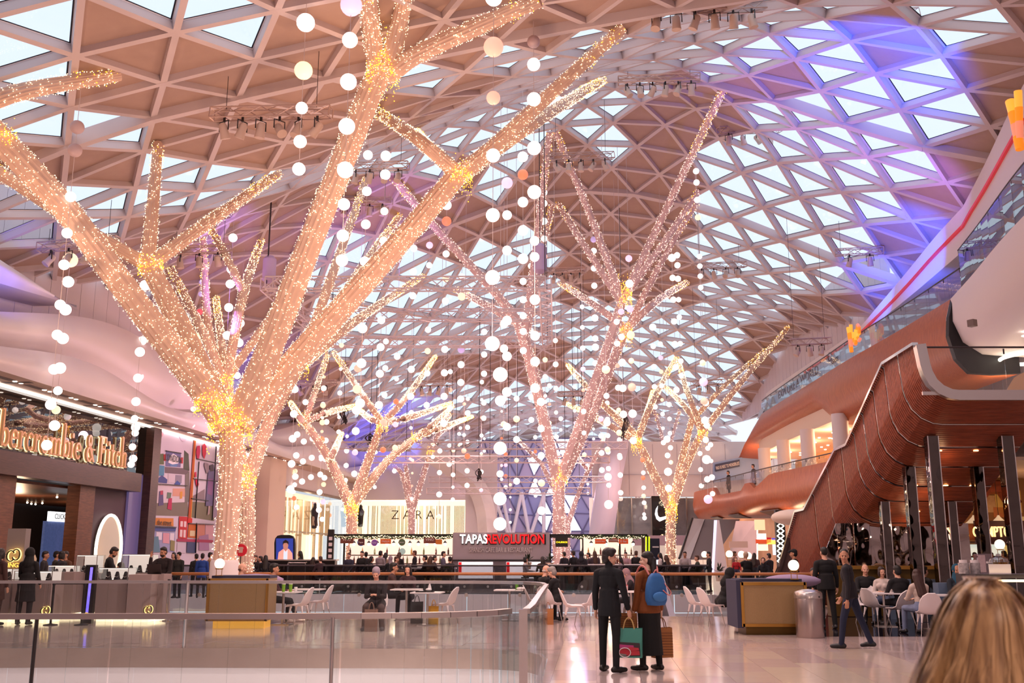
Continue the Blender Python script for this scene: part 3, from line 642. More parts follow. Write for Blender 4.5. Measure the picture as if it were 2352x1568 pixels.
def lens(sa, sb, zb, zt, off):
    m = MB(); rows = []
    for t in np.linspace(0, 1, 9):
        rows.append([LW(sa + (sb - sa) * u, zb(u) + (zt(u) - zb(u)) * t, off + .5 * math.sin(PI * t) * math.sin(PI * min(1, .5 + u / 2)) ** .5) for u in np.linspace(0, 1, 20)])
    m.grid(rows, flip=True); m.grid([rows[0], [p - WN * 1.6 for p in rows[0]]], flip=True); return m
lens(-30, 2.6, lambda u: 8.9 + 1.2 * u ** 3 + .2, lambda u: 11.9 - 1.8 * u ** 2 + .0 * u, .9).build('upper_cladding_shell', M_CLAD, wl, smooth=50)
m = MB()
for k in range(86):
    s_ = -42 + k * 1.1; lbox(m, s_, s_ + 1.07, 7.5, 14.6, -1.2, -1.05)
m.build('vertical_panel', mat('ribbed_white_panel', '#dccfd6', .5), wl, kind='stuff')
m = MB(); lbox(m, -44, 52, 7.0, 7.08, -.2, 1.5); m.build('soffit', M_CREAM, wl)
m = MB(); lbox(m, -44, 52, 0, 14.5, -9.3, -9.2); m.build('rear_panel', M_DARK, wl)
led = mat('white_strip_light', '#ffffff', .4, emit='#fff2e8', es=4, sample=True)
m = MB(); lbox(m, -20, 27, 6.92, 6.98, .12, .18); m.build('strip_light', led, wl)
g_ = MB(); dl = MB()
for k in range(26):
    s_ = -14 + k * 1.75
    lbox(g_, s_, s_ + .95, 6.985, 7.0, .75, 1.0)
    if k % 3 == 1: lbox(g_, s_ + 1.2, s_ + 1.45, 6.985, 7.0, .35, 1.3)
    for d_ in (-.3, 1.1): dl.cyl(LW(s_ + d_, 6.98, .87), .07, .03, 10)
g_.build('soffit_grille', mat('grille_metal', '#7d6a64', .5), wl, kind='stuff'); dl.build('downlight', mat('downlight', '#fff', .4, emit='#fff0e0', es=5), wl, kind='stuff')
s_af = lws(336); s_m0 = lws(357); s_m1 = lws(588)
# fashion store front (dark)
M_DKW = wood('dark_wood', '#4c2f28', '#3a231f', .35, (1, 1, 8), 3); M_BRW = wood('brown_wood', '#7a4a33', '#5f3827', .4, (1, 1, 8), 3)
st = thing('clothing_shop', 'dark timber clothing shop front with raised gold lettering on smoked glass, at the left', 'shop', LW(0, 0, 0))
m = MB(); lbox(m, -24, s_af, 4.85, 6.95, -.05, 0); m.build('upper_glass', glass('smoked_mirror', '#2a2024', .22, .01, fres=False), st)
m = MB(); lbox(m, -24, s_af, 4.7, 7, -.5, -.45); m.build('dark_backing', mat('dark_brown_board', '#1d1216', .5), st)
m = MB(); lbox(m, -24, s_af - 1.1, 4.1, 4.85, -.1, .45); m.build('timber_beam', M_DKW, st)
m = MB(); lbox(m, s_af, s_m0 - .15, 0, 6.95, -.1, .35); m.build('timber_pier', M_DKW, st)
m = MB(); lbox(m, s_af - 1.2, s_af, 0, 4.9, -.2, 0); m.build('display_screen_wall', mat('lilac_screen', '#5b4a66', .3, emit='#8f7fc0', es=.25), st)
sA, sB, sC = lws(-10, 1200), lws(180, 1200), lws(207, 1200)
m = MB(); lbox(m, sC, s_af - 1.1, 0, 4.1, -.3, -.1); m.build('plum_panel', mat('plum_board', '#4b3440', .55), st)
for a, b_ in ((-24, -6), (lws(-30, 1200), lws(22, 1200)), (lws(172, 1200), sC)):
    m = MB(); lbox(m, a, b_, 0, 4.1, -.4, .1); m.build('timber_pillar', M_BRW, st)
m = MB(); lbox(m, -24, 27, 4.0, 4.1, -8.9, -.55, 0); lbox(m, -24, 27, 0, 4, -9.1, -9, 1); lbox(m, 27, 27.1, 0, 4.1, -9, -.6, 1); lbox(m, -24, 27, .005, .03, -9, -.55, 1); m.build('interior', [M_BRW, mat('dark_interior', '#241a1c', .6)], st)
sp = MB()
for k in range(34): sp.ball(LW(rnd.uniform(1, 20), 3.93, rnd.uniform(-8, -.8)), .05, 8)
sp.build('spotlight', mat('shop_spot', '#fff', .4, emit='#ffe8c8', es=6), st, kind='stuff')
m = MB(); a = (onplane(140, 1230, LW(0, 0, -3.2), WN) - W0).dot(WD); lbox(m, a - 1.5, a + 1.0, .2, 2.9, -3.2, -3.1, 0); lbox(m, a - 1.3, a + 1.2, 2.9, 3.3, -3.15, -3.05, 1); m.build('lit_clothes_rail', [mat('blue_denim_display', '#33406b', .6, noise='#8fa3d8', nscale=9, emit='#6f84c8', es=.25), mat('white_lightbox', '#fff', .5, emit='#ffffff', es=1.6)], st)
p = LW(a - .05, 3.1, -3.0); text('CLICK AND C', 'lettering', p, WD, (0, 0, 1), .3, M_BLACK, st, .005)
lamp('POINT', LW(4, 3.0, -2.5), 120, WARM, .15); lamp('POINT', LW(10, 3.0, -5), 150, WARM, .15); lamp('POINT', LW(16, 3.0, -5), 120, WARM, .15)
# mirror oval with gold frame
m = MB(); vs = []
for k in range(32):
    a = 2 * PI * k / 32; vs.append(LW((lws(246, 1260)) + 1.05 * math.cos(a), 1.75 + 1.35 * math.sin(a), .0))
m.slab(vs, WN, .06); ov = m.build('oval_mirror', mat('lit_mirror', '#c9b8a8', .1, .6, emit='#ffe9c4', es=.25), origin=LW(lws(246, 1260), .3, 0)); tag(ov, 'oval mirror with glowing rim on the plum panel of the dark shop front', 'mirror')
MB().tube([v + WN * .07 for v in vs], .06, 8, closed=True).build('lit_rim', mat('warm_rim', '#fff', .4, emit='#fff0dc', es=2.2), ov)
# serif gold lettering, drawn as thick and thin strokes
M_GOLDL = mat('gold_letter', '#c9946a', .35, .3, emit='#d9a071', es=.25); M_GLOWL = mat('letter_glow', '#ffe9c8', .4, emit='#ffe2b0', es=1.6)
def ring(cx, cy, rx, ry, ix, a0=0, a1=360, n=20):
    A = [math.radians(a0 + (a1 - a0) * k / n) for k in range(n + 1)]; t = .055
    return [[(cx + rx * math.cos(a), cy + ry * math.sin(a)) for a in A], [(cx + (rx - ix) * math.cos(a), cy + (ry - t) * math.sin(a)) for a in A]]
def bar(x, y, w, h): return [[(x, y), (x + w, y)], [(x, y + h), (x + w, y + h)]]
def glyph(c_):
    X, T, V = .5, 1.0, .095
    sb = lambda x: bar(x - .07, 0, V + .14, .04); st_ = lambda x: bar(x - .07, X - .04, .12, .04)
    return {'b': (.56, [bar(.07, 0, V, T), bar(0, T - .04, .15, .04), ring(.29, .25, .24, .26, .085)]), 'e': (.5, [ring(.24, .25, .23, .26, .085, 0, 325), bar(.06, .25, .40, .045)]),
        'r': (.42, [bar(.07, 0, V, X), sb(.07), st_(.07), ring(.29, .30, .14, .2, .06, 20, 150)]), 'c': (.46, [ring(.24, .25, .23, .26, .085, 40, 325), bar(.34, .36, .1, .09)]),
        'o': (.52, [ring(.25, .25, .24, .26, .085)]), 'm': (.9, [bar(.07, 0, V, X), sb(.07), st_(.07), bar(.37, 0, V, X - .1), sb(.37), bar(.67, 0, V, X - .1), sb(.67), ring(.31, .36, .19, .15, .1, 0, 150), ring(.61, .36, .19, .15, .1, 0, 150)]),
        'i': (.3, [bar(.07, 0, V, X), sb(.07), st_(.07), ring(.135, .68, .075, .08, .075)]), '&': (.72, [ring(.28, .22, .26, .24, .12, 20, 330), ring(.27, .62, .17, .2, .09), [[(.12, .58), (.26, .58)], [(.58, 0), (.72, 0)]], bar(.5, .36, .2, .04)]),
        'F': (.62, [bar(.09, 0, V + .02, .86), sb(.09), bar(0, .82, .56, .045), bar(.2, .44, .24, .045), bar(.52, .66, .045, .18), bar(.42, .34, .04, .24)]), 't': (.36, [bar(.09, .06, V, .62), bar(0, X - .05, .32, .05), ring(.24, .1, .12, .1, .05, 180, 330)]),
        'h': (.62, [bar(.07, 0, V, T), sb(.07), bar(0, T - .04, .15, .04), bar(.39, 0, V, X - .1), sb(.39), ring(.33, .36, .19, .15, .1, 0, 150)]), ' ': (.28, [])}[c_]
x = 0; word = 'bercrombie & Fitch'; sL0, sL1 = lws(-18, 1050), lws(281, 1080); tot = sum(glyph(q)[0] + .05 for q in word); kx = (sL1 - sL0) / tot; hz = 1.22; zb = 5.02
for ch in word:
    w, parts = glyph(ch)
    if parts:
        m = MB()
        for r_ in parts:
            for k in range(len(r_[0]) - 1):
                q = [r_[0][k], r_[0][k + 1], r_[1][k + 1], r_[1][k]]
                f = lambda o_: [LW(sL0 + (x + a) * kx, zb + b_ * hz, o_) for a, b_ in q]
                m.hexa(f(.12), f(.22), 0); m.hexa([p - Vector((0, 0, .02)) - WD * .03 for p in f(.10)], [p - Vector((0, 0, .02)) - WD * .03 for p in f(.12)], 1)
        m.build('gold_letter', [M_GOLDL, M_GLOWL], st)
    x += w + .05
# illustrated hoarding
hd = thing('illustrated_hoarding', 'tall printed hoarding of coloured street drawings with a LONDON badge, left of the big tree', 'mural', LW(s_m0, 0, 0))
m = MB(); lbox(m, s_m0, s_m1, 0, 6.95, -.1, .05); m.build('board', mat('hoarding_white', '#d9d0dc', .5, noise='#c9c0d4', nscale=.6), hd)
def HP(px, py, off): return onplane(px, py, LW(0, 0, off), WN)
cols = {}
def hpoly(pts, c_, off=.06):
    cols.setdefault(c_, []).append(([HP(x_, y_, off) for x_, y_ in pts], off))
def hrect(x0, y0, x1, y1, c_, off=.06): hpoly([(x0, y0), (x1, y0 + (x1 - x0) * .2), (x1, y1 + (x1 - x0) * .1), (x0, y1)], c_, off)
Z = lambda a, b_: (340 + a * .2168, 960 + b_ * .2168)
zp = lambda L: [Z(*q) for q in L]
for L, c_, of in [([(60, 900), (420, 880), (430, 1040), (60, 1030)], '#7c7468', .055), ([(440, 880), (700, 900), (700, 1090), (450, 1050)], '#7f7a63', .055), ([(190, 345), (350, 365), (345, 520), (185, 510)], '#6f6f9c', .06), ([(225, 420), (265, 375), (300, 395), (330, 420), (320, 480), (260, 490), (215, 470)], '#f4eef2', .07),
    ([(225, 480), (320, 485), (300, 515), (240, 512)], '#5f86b8', .065), ([(165, 385), (192, 380), (190, 455), (168, 450)], '#c22c3a', .07), ([(345, 420), (372, 415), (370, 480), (346, 478)], '#c22c3a', .07), ([(105, 380), (165, 375), (170, 490), (105, 490)], '#5f6f4a', .06), ([(385, 340), (430, 380), (440, 560), (375, 540)], '#4e5548', .06),
    ([(100, 495), (175, 505), (170, 610), (100, 610)], '#4f8fb0', .06), ([(180, 515), (430, 535), (430, 600), (180, 580)], '#6f6068', .06), ([(105, 640), (150, 605), (205, 650), (200, 690), (100, 680)], '#44508f', .07), ([(215, 590), (290, 595), (285, 690), (212, 680)], '#cfc4d0', .062), ([(290, 600), (360, 605), (355, 690), (285, 690)], '#8f8a9c', .064),
    ([(285, 690), (310, 660), (345, 690), (340, 710), (280, 705)], '#3f5aa0', .07), ([(90, 700), (410, 715), (400, 890), (80, 900)], '#d8cbd4', .057), ([(265, 745), (395, 745), (390, 830), (260, 825)], '#d8a18c', .065), ([(340, 780), (365, 775), (362, 850), (338, 855)], '#d99b3c', .07), ([(120, 775), (160, 770), (165, 920), (110, 930)], '#5b5080', .07), ([(130, 770), (160, 765), (158, 810), (132, 812)], '#b8405c', .075),
    ([(205, 785), (250, 790), (240, 850), (200, 850)], '#67806f', .07), ([(220, 850), (255, 845), (250, 975), (205, 960)], '#b52358', .075), ([(395, 600), (440, 560), (440, 880), (390, 900)], '#77706c', .066),
    ([(490, 190), (505, 190), (450, 1070), (425, 1070)], '#b8501a', .09), ([(505, 195), (512, 195), (458, 1070), (450, 1070)], '#d88a20', .095), ([(520, 295), (550, 290), (555, 350), (540, 440), (520, 435), (510, 360)], '#c81c5c', .1), ([(575, 290), (600, 268), (620, 300), (615, 380), (598, 432), (578, 390)], '#cf2a4c', .1), ([(490, 575), (512, 568), (515, 620), (496, 628)], '#c21c48', .1), ([(500, 645), (522, 640), (540, 700), (525, 740), (508, 700)], '#c21c48', .1),
    ([(460, 830), (520, 800), (600, 750), (600, 870), (460, 860)], '#8c7c84', .06), ([(640, 560), (700, 490), (705, 600), (690, 930), (610, 930), (625, 720)], '#6c6690', .1), ([(600, 470), (640, 480), (650, 560), (620, 590), (595, 500)], '#8f7f88', .098), ([(655, 500), (690, 485), (700, 560), (660, 565)], '#4c4450', .11), ([(640, 930), (660, 930), (655, 1010), (630, 1030)], '#b8a0a0', .1), ([(640, 640), (690, 640), (680, 820), (630, 800)], '#8a5f92', .105),
    ([(55, 1055), (270, 1060), (270, 1145), (52, 1130)], '#d88a3c', .07), ([(50, 1150), (300, 1160), (290, 1200), (48, 1195)], '#4a5c9a', .07), ([(48, 1200), (290, 1205), (280, 1420), (42, 1420)], '#9aa0c8', .06), ([(90, 1205), (150, 1210), (145, 1290), (85, 1285)], '#e6dfec', .07), ([(235, 1215), (280, 1218), (275, 1300), (232, 1295)], '#e6dfec', .07), ([(160, 1215), (228, 1218), (225, 1330), (156, 1320)], '#d9a0b0', .072), ([(45, 1260), (110, 1250), (130, 1420), (40, 1420)], '#5f8aa0', .08), ([(240, 1290), (285, 1300), (280, 1410), (235, 1400)], '#8f8a5c', .08),
    ([(330, 1040), (420, 1045), (415, 1280), (322, 1270)], '#c22430', .08), ([(345, 1090), (372, 1092), (368, 1150), (342, 1148)], '#e8d0d4', .09), ([(382, 1092), (408, 1094), (404, 1155), (380, 1152)], '#e8d0d4', .09), ([(340, 1180), (366, 1182), (362, 1260), (336, 1255)], '#e8d0d4', .09), ([(376, 1182), (402, 1184), (398, 1265), (374, 1262)], '#e8d0d4', .09), ([(425, 1060), (470, 1060), (468, 1110), (420, 1110)], '#d41c1c', .1),
    ([(430, 1120), (515, 1122), (510, 1270), (422, 1262)], '#c8641c', .08), ([(445, 1190), (500, 1192), (496, 1250), (442, 1248)], '#d8c8a0', .09), ([(525, 1122), (605, 1125), (600, 1280), (518, 1275)], '#d08a78', .07), ([(610, 1125), (695, 1130), (690, 1280), (604, 1280)], '#d8a8b4', .07), ([(310, 1275), (690, 1290), (690, 1320), (306, 1305)], '#a83058', .085), ([(415, 1310), (505, 1315), (500, 1430), (410, 1425)], '#3c4a74', .09), ([(310, 1320), (400, 1322), (395, 1430), (305, 1428)], '#c8c0d0', .07), ([(540, 1250), (640, 1230), (650, 1400), (540, 1400)], '#a880a8', .082),
    ([(140, 135), (158, 130), (165, 170), (150, 200)], '#d8a0b0', .07), ([(310, 150), (420, 180), (400, 240), (375, 250), (350, 235), (330, 190)], '#c8b8cc', .065),
    ([(1080, 600), (1145, 600), (1140, 780), (1085, 780)], '#8f80a0', .07), ([(1080, 800), (1135, 800), (1130, 1060), (1075, 1060)], '#6c7088', .07), ([(1070, 1080), (1110, 1080), (1105, 1430), (1060, 1430)], '#b890b0', .07), ([(700, 560), (745, 540), (735, 1070), (690, 1050)], '#9c8ca4', .06)]:
    hpoly(zp(L), c_, of)
for c_, L in cols.items():
    m = MB()
    for pts, of in L: m.slab(pts, WN * -1 if (pts[1] - pts[0]).cross(pts[2] - pts[0]).dot(WN) < 0 else WN, .004)
    m.build('printed_shape', mat('print_' + c_[1:], c_, .6), hd)
ln = MB()
for L in ([(520, 430), (750, 480)], [(480, 640), (750, 670)], [(460, 850), (640, 875)], [(540, 460), (500, 1060)], [(725, 250), (680, 1080)], [(190, 345), (352, 372)], [(90, 695), (415, 715)], [(55, 1145), (300, 1155)], [(515, 1110), (505, 1430)], [(430, 1115), (700, 1125)], [(95, 90), (740, 245)]):
    a, b_ = [HP(*Z(*q), .115) for q in L]; ln.beam(a, b_, .03, .05, WN)
ln.build('drawn_outline', M_BLACK, hd, kind='stuff')
p = HP(*Z(272, 430), .12); text('LONDON', 'lettering', p, WD, (0, 0, 1), .42, M_BLACK, hd, .004, sx=1.0)
p = HP(*Z(175, 1108), .12); text('the street', 'lettering', p, WD, (0, 0, 1), .34, M_BLACK, hd, .004, sx=1.1)
# white pillar and lit fashion store
s_p1 = lws(652); m = MB(); lbox(m, s_m1 + .1, s_p1 - 2, 0, 7.0, -.3, .9); struct(m.build('wall_pillar', M_CREAM))['label'] = 'plain cream pillar between the hoarding and the bright store'
SC = lws(805, 1150); cornerY = LW(SC, 0).y
zs = thing('lit_store_front', 'bright two-storey fashion store with glowing vertical slats, behind the tapas bar', 'shop', LW(s_p1, 0, 0))
M_GLOW = mat('store_glow', '#fff0d8', .5, emit='#ffe6c2', es=1.5, sample=True); M_SLAT = mat('pale_timber_slat', '#d9b892', .5); M_GLOW2 = mat('bright_tube', '#fff8ea', .5, emit='#fff4e0', es=3)
m = MB(); lbox(m, s_p1 - 2, SC, 0, 5.8, -2.2, -2.1); a = LW(SC, 0, -.2); xr = at(1090, 1200, cornerY).x
m.box(((a.x + xr) / 2, cornerY + 2.2, 2.9), (xr - a.x, .1, 5.8)); m.build('glowing_back_wall', M_GLOW, zs)
def zslat(x_, off):
    k = rnd.random()
    if k < .10: return 'tube'
    return 'slat' if k < .72 else None
nsl = 0
for k in range(70):
    s_ = s_p1 - 1.8 + k * (SC - s_p1 + 1.5) / 70; w = zslat(k, 0)
    z0 = 2.9 if (k // 9) % 2 else 0.2
    if w: m = MB(); lbox(m, s_, s_ + .12, z0, 5.3, -1.6, -1.5); m.build('slat' if w == 'slat' else 'light_tube', M_SLAT if w == 'slat' else M_GLOW2, zs)
N_ = 92
for k in range(N_):
    x_ = a.x + .3 + k * (xr - a.x - .5) / N_; w = zslat(k, 0)
    if w: m = MB(); m.box((x_, cornerY + 1.5, 2.7), (.055 if w == 'slat' else .07, .05, 5.2)); m.build('slat' if w == 'slat' else 'light_tube', M_SLAT if w == 'slat' else M_GLOW2, zs)
m = MB(); m.box(((a.x + xr) / 2, cornerY + 1.3, 3.0), (xr - a.x, .2, .12)); lbox(m, s_p1 - 2, SC, 2.95, 3.07, -1.3, -1.1); m.build('mid_rail', M_CREAM, zs)
m = MB(); lbox(m, s_p1 - 2, SC, .02, 5.6, .0, .02); m.box(((a.x + xr) / 2, cornerY + .02, 2.8), (xr - a.x, .02, 5.6)); m.build('shop_glass', M_GLASS, zs)
m = MB(); lbox(m, s_p1 - 2, SC, 5.6, 5.72, -.3, .15); m.build('dark_header', mat('bronze_header', '#8c6f62', .5), zs)
text('Z A R A', 'sign_lettering', (at(948, 1183, cornerY - .1)), (1, 0, 0), (0, 0, 1), 1.0, M_BLACK, zs, .04, off=-.012)
text('R A V', 'sign_lettering', LW((s_p1 + SC) / 2 - 1, 3.7, .1), WD, (0, 0, 1), .9, mat('faint_letter', '#b89a80', .5), zs, .03)
for px in (722, 828):                                             # dressed window figures
    p = at(px, 1185, cornerY + .6 if px > 800 else LW(lws(px, 1185), 0, -.6).y); m = MB(); m.lathe((p.x, p.y, p.z - .85), [(.05, 0), (.2, .05), (.24, .8), (.3, 1.2), (.12, 1.5), (.13, 1.65), (1e-4, 1.8)], 12); tag(m.build('shop_dummy', M_DARK, origin=(p.x, p.y, p.z - .85), smooth=40), 'dark dressed display dummy in the bright store window, ' + ('left of' if px < 800 else 'right of') + ' the slim pale tree', 'mannequin')
m = MB(); lbox(m, s_p1 - 2, SC, 5.72, 7.02, -.2, .0); m.box(((a.x + xr) / 2, cornerY + .15, 7.6), (xr - a.x + .6, .3, 3.8)); struct(m.build('wall_far_left', M_WHITE))['label'] = 'white end wall above the bright fashion store'
lamp('POINT', LW((s_p1 + SC) / 2, 5.2, -.9), 90, WARM, .2); lamp('POINT', ((a.x + xr) / 2, cornerY + .8, 5.2), 120, WARM, .2)
struct(MB().box((0, -10, 8), (52, .2, 18)).build('wall_back', M_WHITE2))
m = MB(); lbox(m, -44, -23, 0, 7, -.2, 0); struct(m.build('wall_left_near', M_WHITE2))
# ------------------------------------------------------------------ far end
yE = 79.0
def fx(px, Y=yE): return at(px, 1200, Y).x
def fz(py, Y=yE, px=1400): return at(px, py, Y).z
m = MB(); x0, x1 = fx(1362), fx(1660) + 8
m.box(((x0 + x1) / 2, yE + .2, (5.9 + 10.2) / 2), (x1 - x0, .4, 4.3)); m.box(((x0 + x1) / 2, yE - .1, 7.6), (x1 - x0, .1, .03), m=1); m.box(((x0 + x1) / 2, yE + .1, 2.55), (x1 - x0, .3, .75), m=2)
for k in range(9): m.box((x0 + 1 + k * 1.9, yE - .01, 8), (.03, .02, 4), m=1)
w_ = struct(m.build('wall_far_right', [M_WHITE, mat('panel_joint', '#b9aab2', .6), mat('mauve_band', '#b79aa4', .5)])); w_['label'] = 'white end wall above the sports shop'
sf = thing('sports_shop_front', 'far sports shop front with glass panes, posters and a white tick logo on black', 'shop', (x0, yE, 0))
m = MB(); m.box(((x0 + x1) / 2, yE + 3.5, 3), (x1 - x0, .1, 6)); m.build('rear_wall', mat('shop_rear', '#e6cdbf', .5, emit='#ffe6d8', es=.55), sf)
for k, (a, b_, c_, es, nz) in enumerate([(1376, 1418, '#c9b4b8', .1, '#efe4e8'), (1420, 1452, '#6f6568', .05, '#d8ccd0'), (1453, 1496, '#8c7a7c', .08, '#c9bcc0'), (1545, 1578, '#54484c', .04, '#b8a6a8'), (1580, 1610, '#b9a8aa', .08, '#8f8084')]):
    m = MB(); m.box((fx((a + b_) / 2), yE + .3, 4.3), (fx(b_) - fx(a), .05, 3.0)); m.build('window_poster', mat('poster_%d' % k, c_, .5, noise=nz, nscale=1.2, emit=nz, es=es), sf)
for k, px in enumerate((1374, 1419, 1452, 1497, 1544, 1579, 1611)):
    m = MB(); m.box((fx(px), yE + .1, 4.3), (.1, .12, 3.1)); m.build('mullion', M_STEEL, sf)
m = MB(); m.box(((x0 + x1) / 2, yE - .03, 4.4), (x1 - x0, .03, 3.0)); m.box(((x0 + x1) / 2, yE - .03, 1.2), (x1 - x0, .03, 2.1)); m.build('shop_glass', M_GLASS, sf)
m = MB(); m.box((fx(1521), yE + .05, 4.4), (fx(1545) - fx(1499), .1, 3.1)); m.build('black_sign_board', M_BLACK, sf)
sw = [(0, .55), (.14, .25), (.42, .1), (.8, .2), (2.0, .62), (.78, .38), (.45, .34), (.28, .45), (.22, .72), (.30, 1.05), (.1, .85)]
cx = fx(1500) + .15; cz = at(1500, 1192, yE).z
m = MB(); m.slab([(cx + a * .9 * .9, yE - .08, cz + b_ * 1.25 - .3) for a, b_ in sw], (0, -1, 0), .08); m.build('tick_logo', mat('white_logo', '#fff', .4, emit='#ffffff', es=2), sf)
for k, (px, c_) in enumerate(((1492, '#c8782a'), (1528, '#d8d0d4'), (1540, '#b03a3a'), (1560, '#402a2c'), (1568, '#e8d8d0'), (1580, '#8a3a30'), (1512, '#ececf0'))):
    p = at(px, 1215, yE - .3); z0 = 2.95
    d_ = MB(); d_.lathe((p.x, yE + 1.2, z0), [(.05, 0), (.16, .05), (.2, .7), (.28, 1.0), (.1, 1.25), (.12, 1.4), (1e-4, 1.5)], 10); tag(d_.build('shop_dummy', mat('dummy_%d' % k, c_, .6), origin=(p.x, yE + 1.2, z0), smooth=40), 'small display figure in %s in the sports shop window' % ('an orange top', 'pale grey, beside the tick', 'red', 'dark brown', 'cream', 'rust red', 'white, left of the tick')[k], 'mannequin', 'display figures in the sports shop window')
struct(MB().box(((x0 + x1) / 2, yE + 1.7, 2.9), (x1 - x0, 3.4, .1)).build('floor_3', M_WHITE2))
lamp('POINT', ((x0 + x1) / 2, yE + 1, 5.4), 120, WARM, .3); lamp('POINT', ((x0 + x1) / 2, yE + 1, 2.1), 120, WARM, .3)
# white fin wall right of the central opening
m = MB(); rows = []
for z in np.linspace(0, 12, 9): rows.append([(fx(1345, 78) + 1.0 + .10 * z + 1.15 * math.cos(a) + (z / 12) ** 2 * 1.0, 78 + 1.6 * math.sin(a), z) for a in np.linspace(PI * .5, PI * 1.7, 10)])
m.grid(rows, flip=True); struct(m.build('wall_fin', mat('lilac_white', '#cfc4d8', .5), smooth=60))
# sloping white arch leg
lg = MB(); P = [at(x_, y_, 75.5) for x_, y_ in ((955, 1015), (1020, 1062), (1086, 1108), (1112, 1160), (1120, 1225), (1122, 1292))]
lg.tube(smoothpath(P, 4), .72, 4)
tag(lg.build('arch_leg', M_WHITE, origin=(P[-1].x, 75.5, 0)), 'white bent arch leg beside the bright store, left of the blue glazed screen', 'column')
m = MB(); m.box((fx(1105, 76.2), 76.6, 4.5), (2.4, .5, 9)); struct(m.build('wall_end_stub', M_WHITE2))
# faceted glazed screen closing the middle of the hall
scr = bpy.data.objects.new('wall_glazed_screen', None); COL.objects.link(scr); scr['kind'] = 'structure'; scr['label'] = 'blue-lit faceted glazed end screen of triangles'
gx0, gx1, Yg = fx(1085, 98), fx(1375, 98), 98
Gn = {}
for j in range(8):
    for i in range(9): Gn[(i, j)] = Vector((gx0 + (i + .5 * (j % 2) + rnd.uniform(-.12, .12)) * 1.75, Yg + .3 * math.sin(i * 1.3 + j) - j * .25, j * 1.75 + rnd.uniform(-.15, .15) if j else 0))
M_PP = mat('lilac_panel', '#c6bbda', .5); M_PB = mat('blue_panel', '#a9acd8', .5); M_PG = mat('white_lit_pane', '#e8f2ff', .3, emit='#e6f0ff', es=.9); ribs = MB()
for (i, j) in list(Gn):
    a, b_ = (i, j), (i + 1, j); o_ = j % 2
    for cc_ in ((i + o_, j + 1), (i + o_, j - 1)):
        if b_ in Gn and cc_ in Gn:
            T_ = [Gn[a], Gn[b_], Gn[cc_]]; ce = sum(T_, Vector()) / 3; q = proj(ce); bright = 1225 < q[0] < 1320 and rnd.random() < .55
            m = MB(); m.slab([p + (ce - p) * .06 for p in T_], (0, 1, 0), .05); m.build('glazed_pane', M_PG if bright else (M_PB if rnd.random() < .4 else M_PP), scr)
    for e_ in ((i + 1, j), (i + o_, j + 1), (i - 1 + o_, j + 1)):
        if e_ in Gn: ribs.beam(Gn[a], Gn[e_], .12, .16, (0, 1, 0))
ribs.build('glazing_rib', mat('slate_rib', '#6d6a92', .5), scr, kind='stuff')
pr = MB()
for (a, b_) in (((1150, 1120), (1172, 1225)), ((1178, 1225), (1198, 1130)), ((1198, 1130), (1215, 1225)), ((1250, 1135), (1220, 1225)), ((1249, 1130), (1249, 1225)), ((1138, 1150), (1168, 1228))): pr.tube([at(*a, 96), at(*b_, 96)], .17, 8)
pr.build('prop', M_WHITE, scr, smooth=40, kind='stuff')
struct(MB().box((gx0 - 3, 99, 5), (8, .2, 10)).build('wall_end', M_WHITE2))
lamp('POINT', (2, 91, 6), 260, (.75, .62, 1), .5); lamp('POINT', (6, 90, 9), 120, (.6, .5, 1), .5)

# ------------------------------------------------------------------ right side: upper deck, balconies
M_WOODF = wood('curved_timber', '#bd6536', '#a4502a', .35, (14, 14, .5), 1.2); M_SOFF = wood('timber_soffit', '#c46c38', '#ab5a2c', .4, (6, 6, 1), 1.2)
M_WARMW = mat('warm_white', '#f0d8c4', .6)
L1 = 5.2
wr = bpy.data.objects.new('wall_right', None); COL.objects.link(wr); wr['kind'] = 'structure'; wr['label'] = 'white ribbed outer wall on the right, rising to the roof'
m = MB()
for k in range(62):
    y = 24 + k * .9; m.box((20.9 if y < 47 else 18.5, y + .43, 14.4 if y > 47 else 8.4), (.12, .86, 5 if y > 47 else 17))
m.build('vertical_panel', mat('ribbed_white_panel', '#dccfd6', .5), wr, kind='stuff')
m = MB(); m.box((21.2, 4, 9), (.2, 42, 19)); m.build('near_panel', M_WHITE2, wr)
def loft(name, path, sec, m_, parent=None, flip=False, mats=None):
    "path: list of (point, right vector); sec(i) -> list of (off, z)"
    mb = MB(); rows = [[Vector((p[0] + r[0] * o_, p[1] + r[1] * o_, z)) for o_, z in sec(i)] for i, (p, r) in enumerate(path)]
    mb.grid(rows, flip=flip); return mb.build(name, m_, parent, smooth=55)
def pathn(pts, n=6):
    Q = smoothpath([(a, b_, 0) for a, b_ in pts], n); out = []
    for k, p in enumerate(Q):
        d = (Q[min(k + 1, len(Q) - 1)] - Q[max(k - 1, 0)]).normalized(); out.append(((p.x, p.y), (d.y, -d.x)))
    return out
